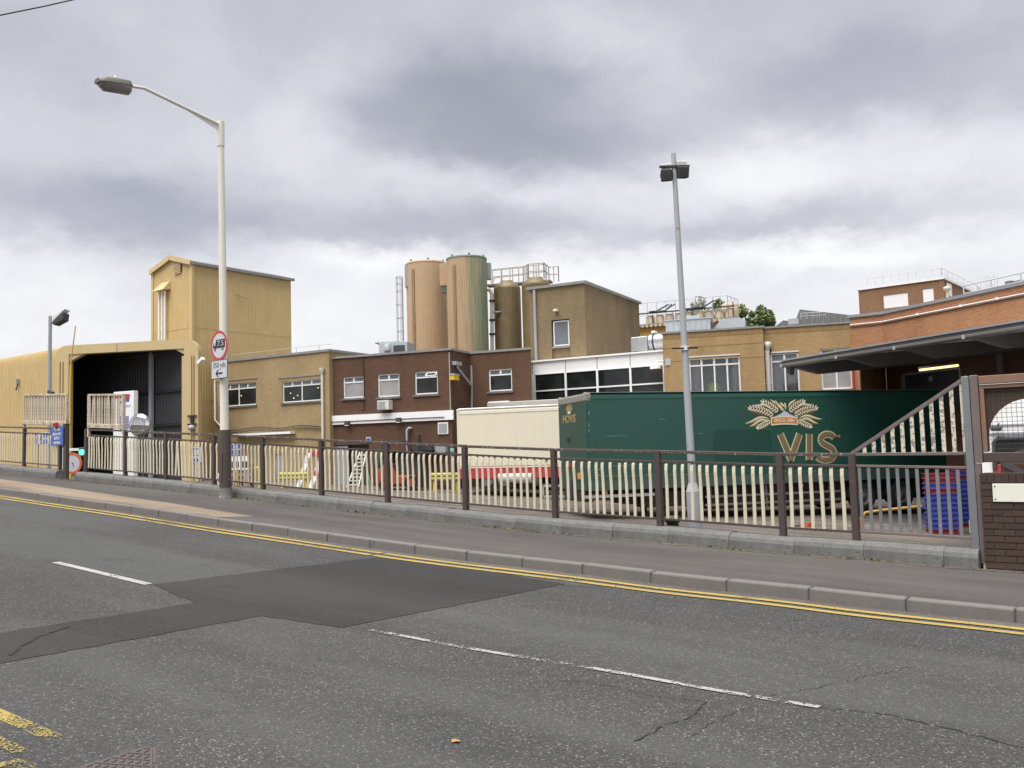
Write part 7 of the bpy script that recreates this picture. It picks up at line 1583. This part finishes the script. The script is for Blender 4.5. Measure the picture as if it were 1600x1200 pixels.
# ------------------------------------------------------------------ yard clutter seen between the balusters
def ladder():
    p = column_at(560, 40.0); r = thing('ladder', 'white step ladder leaning by the dark loading bay', 'ladder', p, R_(15)); h = at_depth(570, 706, 40).z - p.z
    mb = MB()
    for x in (-.24, .24): mb.tube([(x * 1.25, -.5, 0), (x * .7 + .25, 0, h)], .03, 6)
    mb.build('stiles', M['white'], r)
    for i in range(9): t = (i + .7) / 9.6; w = .24 * (1.25 - .55 * t); MB().bar((-w + .25 * t, -.5 + .5 * t, h * t), (w + .25 * t, -.5 + .5 * t, h * t), .05, .035).build('rung', M['white'], r)
    mb = MB(); mb.tube([(.30, .5, 0), (.30, .02, h * .96)], .022, 6); mb.tube([(-.1, .5, 0), (.1, .02, h * .96)], .022, 6); mb.build('rear_stay', M['white'], r)
ladder()
def armco(label, pxa, pxb, py, depth, deg):
    p = column_at(pxa, depth); r = thing('guard_rail', label, 'barrier', p, R_(deg), group='yellow guard rails in the yard'); z = at_depth((pxa + pxb) / 2, py, depth).z - p.z; F = Frame(pxa, depth, deg); w = F.x(pxb)
    mb = MB(); sec_ = [(0, -.16), (-.07, -.11), (-.07, -.05), (0, 0), (-.07, .05), (-.07, .11), (0, .16)]; n = len(sec_); vs = [(x, y, z + zz) for x in (0, w) for y, zz in sec_] + [(x, y + .012, z + zz) for x in (0, w) for y, zz in sec_]
    mb.add(vs, [(i, i + 1, n + i + 1, n + i) for i in range(n - 1)] + [(2 * n + i, 2 * n + i + 1, 3 * n + i + 1, 3 * n + i) for i in range(n - 1)]); mb.build('beam', M['yellow'], r)
    for x in (.12, w - .12): MB().box(x - .06, x + .06, .02, .12, -.05, z + .15).build('post', M['dirtyyellow'], r)
armco('yellow guard rail left of the cream trailer', 673, 716, 744.5, 37.5, 16); armco('yellow guard rail in front of the ivory brick building', 436, 480, 743.5, 38.5, 8)
# yellow goal frame by the ivory wall
p = column_at(405, 37); yf = thing('pipe_barrier', 'yellow tubular frame near the lamp post before the ivory wall', 'barrier', p, R_(8)); h = at_depth(400, 731, 37).z - p.z
MB().tube([(0, 0, -.02), (0, 0, h), (-1.3, 0, h + .02), (-1.3, 0, -.02)], .05, 8).build('tube', M['dirtyyellow'], yf)
# fork truck
p = column_at(628, 38.6); fk = thing('fork_lift_truck', 'orange fork lift truck parked at the brown brick building', 'fork lift', p, R_(40))
mb = MB(); mb.prism([(-1.0, .22), (-1.05, .75), (-.85, 1.02), (-.35, 1.0), (-.2, .62), (.6, .60), (.65, .25)], -.5, .5); mb.build('chassis', M['forkred'], fk, bevel=.05)
MB().box(-.75, -.15, -.25, .25, 1.01, 1.12).build('seat', M['dark'], fk, bevel=.03); MB().box(-.78, -.68, -.25, .25, 1.12, 1.5).build('backrest', M['dark'], fk, bevel=.03)
for y in (-.45, .45): MB().tube([(.5, y, .6), (.25, y, 2.05), (-.75, y, 2.08), (-.95, y, .95)], .035, 6).build('guard_post', M['dark'], fk)
for i in range(6): MB().box(-.7 + i * .16, -.66 + i * .16, -.45, .45, 2.06, 2.10).build('overhead_bar', M['dark'], fk)
for y in (-.28, .28): MB().box(.72, .82, y - .05, y + .05, .08, 2.3).build('mast', M['dark'], fk); MB().box(.90, 1.95, y - .06, y + .06, .08, .13).build('fork', M['dark'], fk)
for z in (.6, 1.2, 1.9, 2.25): MB().box(.74, .80, -.23, .23, z, z + .07).build('mast_tie', M['dark'], fk)
MB().box(.83, .89, -.45, .45, .13, .55).build('carriage', M['dark'], fk)
for x, r_ in ((-.72, .24), (.42, .30)):
    for y in (-.56, .40): w = MB().cyl((x, y, r_), (x, y + .16, r_), r_, n=18).build('wheel', M['tyre'], fk); MB().cyl((x, y - .01 if y < 0 else y + .161, r_), (x, y - .002 if y < 0 else y + .17, r_), r_ * .55, n=12).build('hub', M['forkred'], w)
MB().tube([(.15, 0, .62), (.02, 0, 1.15)], .03, 6).build('steering_column', M['dark'], fk); MB().tube([(-.02 + .0, .16 * math.cos(2 * PI * k / 12), 1.17 + .1 * math.sin(2 * PI * k / 12)) for k in range(13)], .015, 5).build('steering_wheel', M['dark'], fk)
MB().lathe((-.9, .3, 1.3), [(.05, 0), (.05, .1), (0, .12)], 8).build('beacon', M['red'], fk)
p = column_at(668, 40.3); st_ = thing('stop_lamp_post', 'thin post with a small red lamp near the yellow guard rail', 'post', p); h = at_depth(668, 718, 40.3).z - p.z
MB().tube([(0, 0, 0), (0, 0, h + .1)], .04, 6).build('post', M['dark'], st_); MB().cyl((-.0, -.1, h), (0, -.04, h), .11, n=12).build('red_lamp', M['orange'], st_); MB().box(-.03, .14, -.06, -.045, h - .6, h - .42).build('orange_tag', M['orange'], st_)
# leaning boards
def board(label, px, depth, py0, py1, w, lean, mats, rz=8):
    p = column_at(px, depth); r = thing('leaning_sign', label, 'sign', p, R_(rz)); h = at_depth(px, py0, depth).z - p.z
    mb = MB(); mb.bar((-lean / 2, 0, 0), (lean / 2, .25, h), w, .03, up=(0, -1, 0)); mb.build('board', M[mats[0]], r)
    for i, t in enumerate((.35, .72)): c0 = Vector((-lean / 2, 0, 0)).lerp(Vector((lean / 2, .25, h)), t); c1 = Vector((-lean / 2, 0, 0)).lerp(Vector((lean / 2, .25, h)), t + .14); mb = MB(); mb.bar(c0 + Vector((0, -.025, 0)), c1 + Vector((0, -.025, 0)), w * .8, .012, up=(0, -1, 0)); mb.build('red_panel' if mats[1] == 'red' else 'panel', M[mats[1]], r)
board('tall narrow white board with red panels leaning by the downpipe', 492, 38.6, 706, 756, .24, .55, ('white', 'red')); board('tall narrow plain white board leaning on the ivory wall', 471, 39.0, 708, 756, .22, .40, ('white', 'offwhite'))
def notice(label, cat, F_, rect, mats, rows_, post=True):
    a, b, c, d = rect; o_ = F_.world((a + b) / 2, 0, 0); z = yz(o_.x); r = thing('notice', label, cat, (o_.x, o_.y, z), F_.a); w = (b - a) / 2; c -= z; d -= z
    MB().box(-w, w, -.01, .01, c, d).build('panel', M[mats[0]], r, bevel=.004); mb = MB()
    for x0, x1, z0, z1 in rows_: mb.box(-w + 2 * w * x0, -w + 2 * w * x1, -.016, -.011, c + (d - c) * z0, c + (d - c) * z1)
    mb.build('print', M[mats[1]], r)
    if post:
        for x in (-w * .7, w * .7): MB().tube([(x, .04, 0), (x, .04, d)], .025, 6).build('post', M['grey'], r)
    return r
F_ = Frame(60, 30, 10); notice('blue and white notice boards before the yellow shed, far left', 'notice', F_, F_.rect(55, 77, 676, 694), ('signwhite', 'inkblue'), [(.05, .22, .05, .95), (.34, .5, .3, .95), (.34, .5, .05, .2), (.62, .95, .55, .95), (.62, .95, .05, .4)])
F_ = Frame(306, 26, 5); notice('white safety notice with blue symbol behind the railings near the lamp post', 'notice', F_, F_.rect(299.5, 314.5, 699, 723), ('signwhite', 'inkblue'), [(.15, .25, .45, .95), (.75, .85, .45, .95), (.15, .85, .88, .95), (.15, .85, .45, .5), (.1, .9, .08, .28)])
F_ = Frame(365, 30, 8); notice('white notice with blue letters behind the lamp post railings', 'notice', F_, F_.rect(361, 377, 693, 711), ('signwhite', 'inkblue'), [(.05, .25, .05, .45), (.05, .25, .55, .95), (.38, .6, .05, .45), (.38, .6, .55, .95), (.72, .95, .05, .45), (.72, .95, .55, .95)])
F_ = Frame(375, 33, 8); notice('low white framed board with dark openings in front of the ivory wall', 'notice', F_, F_.rect(361, 388, 713, 734), ('white', 'louvre'), [(.04, .22, .15, .62), (.30, .48, .15, .62), (.56, .74, .15, .62), (.80, .96, .15, .62)])
F_ = Frame(706, 37, 16); notice('small teal notice at the corner of the cream trailer', 'notice', F_, F_.rect(703.5, 709, 700, 706), ('teal', 'signwhite'), [(.3, .7, .3, .7)])
p = column_at(374, 34); pl = thing('pallet', 'orange brown wooden pallet standing before the ivory wall', 'pallet', p, R_(8)); 
for i in range(5): MB().box(-.6, .6, -.0, .03, .04 + i * .24, .17 + i * .24).build('slat', paint('pallet_wood_%d' % i, (.36, .14 + .01 * i, .05), .8, .2), pl)
for x in (-.55, 0, .55): MB().box(x - .05, x + .05, .032, .13, .02, 1.2).build('bearer', M['brownboard'], pl)
# small white truck nose beyond the railings
p = column_at(327, 30); tv = thing('hand_truck', 'small white and grey trolley by the yellow shed corner', 'trolley', p, R_(20))
MB().box(-.35, .35, -.3, .3, .35, .75).build('box', M['white'], tv, bevel=.04); MB().box(-.4, .4, -.32, .32, .25, .345).build('tray', M['grey'], tv, bevel=.02)
for x in (-.28, .28): MB().cyl((x, -.34, .13), (x, -.25, .13), .13, n=12).build('wheel', M['tyre'], tv)
MB().tube([(.38, -.2, .3), (.5, -.2, 1.1), (.5, .2, 1.1), (.38, .2, .3)], .022, 6).build('handle', M['grey'], tv)
# bread crates in two stacks by the canopy: every crate is a thing of its own
crate_src = {}
def make_crate(mat, key):
    t = bpy.data.objects.new('bread_crate', None); COL.objects.link(t)
    s = MB(); L_, W_, H_ = .70, .58, .155
    s.box(-L_ / 2, L_ / 2, -W_ / 2, W_ / 2, 0, .02)
    for a in ((-L_ / 2, L_ / 2, -W_ / 2, -W_ / 2 + .018), (-L_ / 2, L_ / 2, W_ / 2 - .018, W_ / 2), (-L_ / 2, -L_ / 2 + .018, -W_ / 2 + .018, W_ / 2 - .018), (L_ / 2 - .018, L_ / 2, -W_ / 2 + .018, W_ / 2 - .018)): s.box(a[0] + (.03 if a[0] < 0 else -.03), a[1] + (.03 if a[1] < 0 else -.03), a[2] + (.03 if a[2] < 0 else -.03), a[3] + (.03 if a[3] < 0 else -.03), .02, .112)
    s.build('tray', M[mat], t)
    s = MB()
    for a in ((-L_ / 2 - .012, L_ / 2 + .012, -W_ / 2 - .012, -W_ / 2 + .02), (-L_ / 2 - .012, L_ / 2 + .012, W_ / 2 - .02, W_ / 2 + .012), (-L_ / 2 - .012, -L_ / 2 + .02, -W_ / 2 + .021, W_ / 2 - .021), (L_ / 2 - .02, L_ / 2 + .012, -W_ / 2 + .021, W_ / 2 - .021)): s.box(*a, .116, .138)
    s.build('rim', M[mat], t); return t
def crate_stack(px, depth, pattern, where, rz):
    p = column_at(px, depth); n = len(pattern)
    for i, k in enumerate(pattern):
        mat = 'crateblue' if k == 'b' else 'cratered'
        if mat not in crate_src: crate_src[mat] = make_crate(mat, k); o = crate_src[mat]
        else: o = copy_tree(crate_src[mat])
        o.location = (p.x + random.gauss(0, .006), p.y + random.gauss(0, .006), p.z + .0 + i * .140); o.rotation_euler = (0, 0, R_(rz) + random.gauss(0, .012))
        col = 'blue' if k == 'b' else 'red'; same = pattern[:i + 1].count(k); lo = pattern.index(k) == i; hi = n - 1 - pattern[::-1].index(k) == i
        if i == 0: pos = 'bottom crate'
        elif i == n - 1: pos = 'topmost crate'
        else:
            below, above = pattern[:i], pattern[i + 1:]
            ru = 0
            while i - ru - 1 >= 0 and pattern[i - ru - 1] == k: ru += 1
            rd = 0
            while i + rd + 1 < n and pattern[i + rd + 1] == k: rd += 1
            pos = '%s crate from the bottom' % ('second,third,fourth,fifth,sixth,seventh,eighth,ninth,tenth,eleventh,twelfth'.split(',')[i - 1])
        tag(o, '%s bread crate, %s in %s' % (col, pos, where), 'crate', 'bread crates stacked by the canopy')
crate_stack(1463, 25.4, 'rbbbbbbbrbrr', 'the left stack', 36); crate_stack(1506, 27.2, 'rbbbbbbbbbrbr', 'the right stack', 36)
# yellow and orange trailer step lying below the rear wheels
p = column_at(1395, 25.6); yb_ = thing('tow_bar', 'bent yellow and orange bar lying by the trailer wheels', 'bar', p); q = [at_depth(x, y, 25.6) - p for x, y in ((1344, 812), (1352, 801), (1380, 797), (1420, 793), (1440, 791))]
MB().tube([a + Vector((0, 0, 0)) for a in q], .04, 8).build('bar', M['oldyellow'], yb_); MB().tube([q[0], q[0] + Vector((0, 0, -.25))], .06, 8).build('foot', M['orange'], yb_)
p = column_at(1258, 26.6); rb_ = thing('wheel_chock', 'small red chock lying under the green trailer', 'chock', p, R_(45)); mb = MB(); mb.prism([(-.16, 0), (.16, 0), (.14, .06), (-.03, .13)], -.09, .09); mb.build('wedge', M['forkred'], rb_, bevel=.01); MB().tube([(-.2, 0, .05), (-.45, 0, .03)], .02, 6).build('handle', M['dark'], rb_)

# box lorry behind the right hand gate
LF = Frame(1512, 21.5, 2, py=760); lo_ = LF.thing('white_box_lorry', 'white box lorry with red nose parked behind the mesh gate panel', 'lorry'); lz0 = yz(LF.o.x) - .0
zz = lambda px, py: LF.at(px, py)[1]
ws = LF.x(1547), LF.x(1547) + 1.7; wz = zz(1575, 712), zz(1575, 685)
MB().box(.0, 2.3, .9, 6.5, lz0 + 1.0, lz0 + 3.75).build('box_body', M['white'], lo_, bevel=.05)
mb = MB(); mb.prism([(.0, lz0 + .55), (.0, wz[1] + .25), (.12, wz[1] + 1.5), (2.18, wz[1] + 1.5), (2.3, wz[1] + .25), (2.3, lz0 + .55)], .06, .898); mb.build('cab', M['white'], lo_, bevel=.06)
MB().box(.02, 2.28, .03, .06, wz[1] + .10, wz[1] + .14).box(.02, 2.28, .03, .06, wz[1] + .30, wz[1] + .335).build('panel_seam', M['signgrey'], lo_)
MB().box(ws[0], ws[1], .03, .059, wz[0] - .55, wz[1]).build('windscreen', M['glass'], lo_, bevel=.08)
mb = MB(); mb.tube([(ws[0] - .02, .02, wz[0] - .3), (ws[0], .02, wz[1] - .08), (ws[0] + .08, .02, wz[1]), (ws[1], .02, wz[1] + .02)], .055, 8); mb.build('windscreen_seal', M['louvre'], lo_)
mb = MB(); mb.prism([(ws[0] + .1, wz[0] - .5), (ws[0] + .1, wz[0] - .02), (ws[0] + .6, wz[0] + .16), (ws[1], wz[0] + .16), (ws[1], wz[0] - .5)], .02, .029); mb.build('dashboard', M['brownboard'], lo_)
x, z = LF.at(1556.5, 669.5, -.1); MB().box(x - .12, x + .12, -.16, -.05, z - .05, z + .05).build('mirror', M['louvre'], lo_, bevel=.03); MB().tube([(x, -.05, z), (x + .05, .06, z + .12)], .015, 5).build('mirror_arm', M['dark'], lo_)
MB().box(.55, 1.8, .02, .059, zz(1580, 742), zz(1580, 725)).build('red_grille', M['skirtred'], lo_, bevel=.01); mb = MB(); xg = LF.x(1560)
mb.bar((xg, .01, zz(1580, 724)), (xg + .45, .01, zz(1580, 742)), .02, .14, up=(0, 0, 1)); mb.bar((xg + 1.1, .01, zz(1580, 724)), (xg + .7, .01, zz(1580, 742)), .02, .14, up=(0, 0, 1)); mb.build('grille_chevron', M['louvre'], lo_)
MB().box(-.02, 2.32, -.06, .3, lz0 + .42, lz0 + .80).build('bumper', M['white'], lo_, bevel=.05)
x, z = LF.at(1518, 828); MB().box(.05, .32, -.075, -.061, lz0 + .5, lz0 + .68).build('headlight', M['floodglass'], lo_, bevel=.02)
for x in (.12, 1.95):
    for y in (.9, 4.6): w = MB().cyl((x - .1, y, lz0 + .42), (x + .2, y, lz0 + .42), .42, n=20).build('wheel', M['tyre'], lo_); MB().cyl((x - .115, y, lz0 + .42), (x - .102, y, lz0 + .42), .24, n=12).build('rim', M['rim'], w)

# parking lines on the yard
def yline(pts, w=.10):
    P_ = []
    for px, py in pts: r = ray(px, py); t = (-1.27 - EYE) / (r.z + SL * r.x); P_.append(CAM + r * t)
    a, b = P_; d = Vector((b.x - a.x, b.y - a.y)).normalized(); nx, ny = -d.y * w / 2, d.x * w / 2
    sheet('yard_line', [(a.x + nx, a.y + ny), (b.x + nx, b.y + ny), (b.x - nx, b.y - ny), (a.x - nx, a.y - ny)], .006, M['yardline'], zf=yz, step=1.0)
yline([(612, 783), (760, 767)]); yline([(655, 775), (760, 768.5)]); yline([(1225, 828), (1440, 817)]); yline([(1040, 815), (1062, 813)], .12); yline([(700, 790), (870, 776)])
# black post foot beside the mast
p = column_at(1046, 14.6); bp = thing('bollard', 'short black bollard behind the railing left of the mast', 'bollard', p); h = at_depth(1046, 805, 14.6).z - p.z
MB().lathe((0, 0, 0), [(.10, -.05), (.10, h - .12), (.13, h - .10), (.13, h - .02), (0, h)], 14).build('shaft', M['dark'], bp)

# overhead cable crossing the top left corner
a = at_depth(-60, 36, 11); b = at_depth(170, -13, 13.5); d = (b - a)
tag(MB().tube([a - d * 1.5 + Vector((0, 0, .3)), a, a.lerp(b, .5) - Vector((0, 0, .012)), b, b + d * 3 + Vector((0, 0, .6))], .011, 6).build('overhead_cable', M['dark']), 'black overhead cable crossing the top left corner of the sky', 'cable')
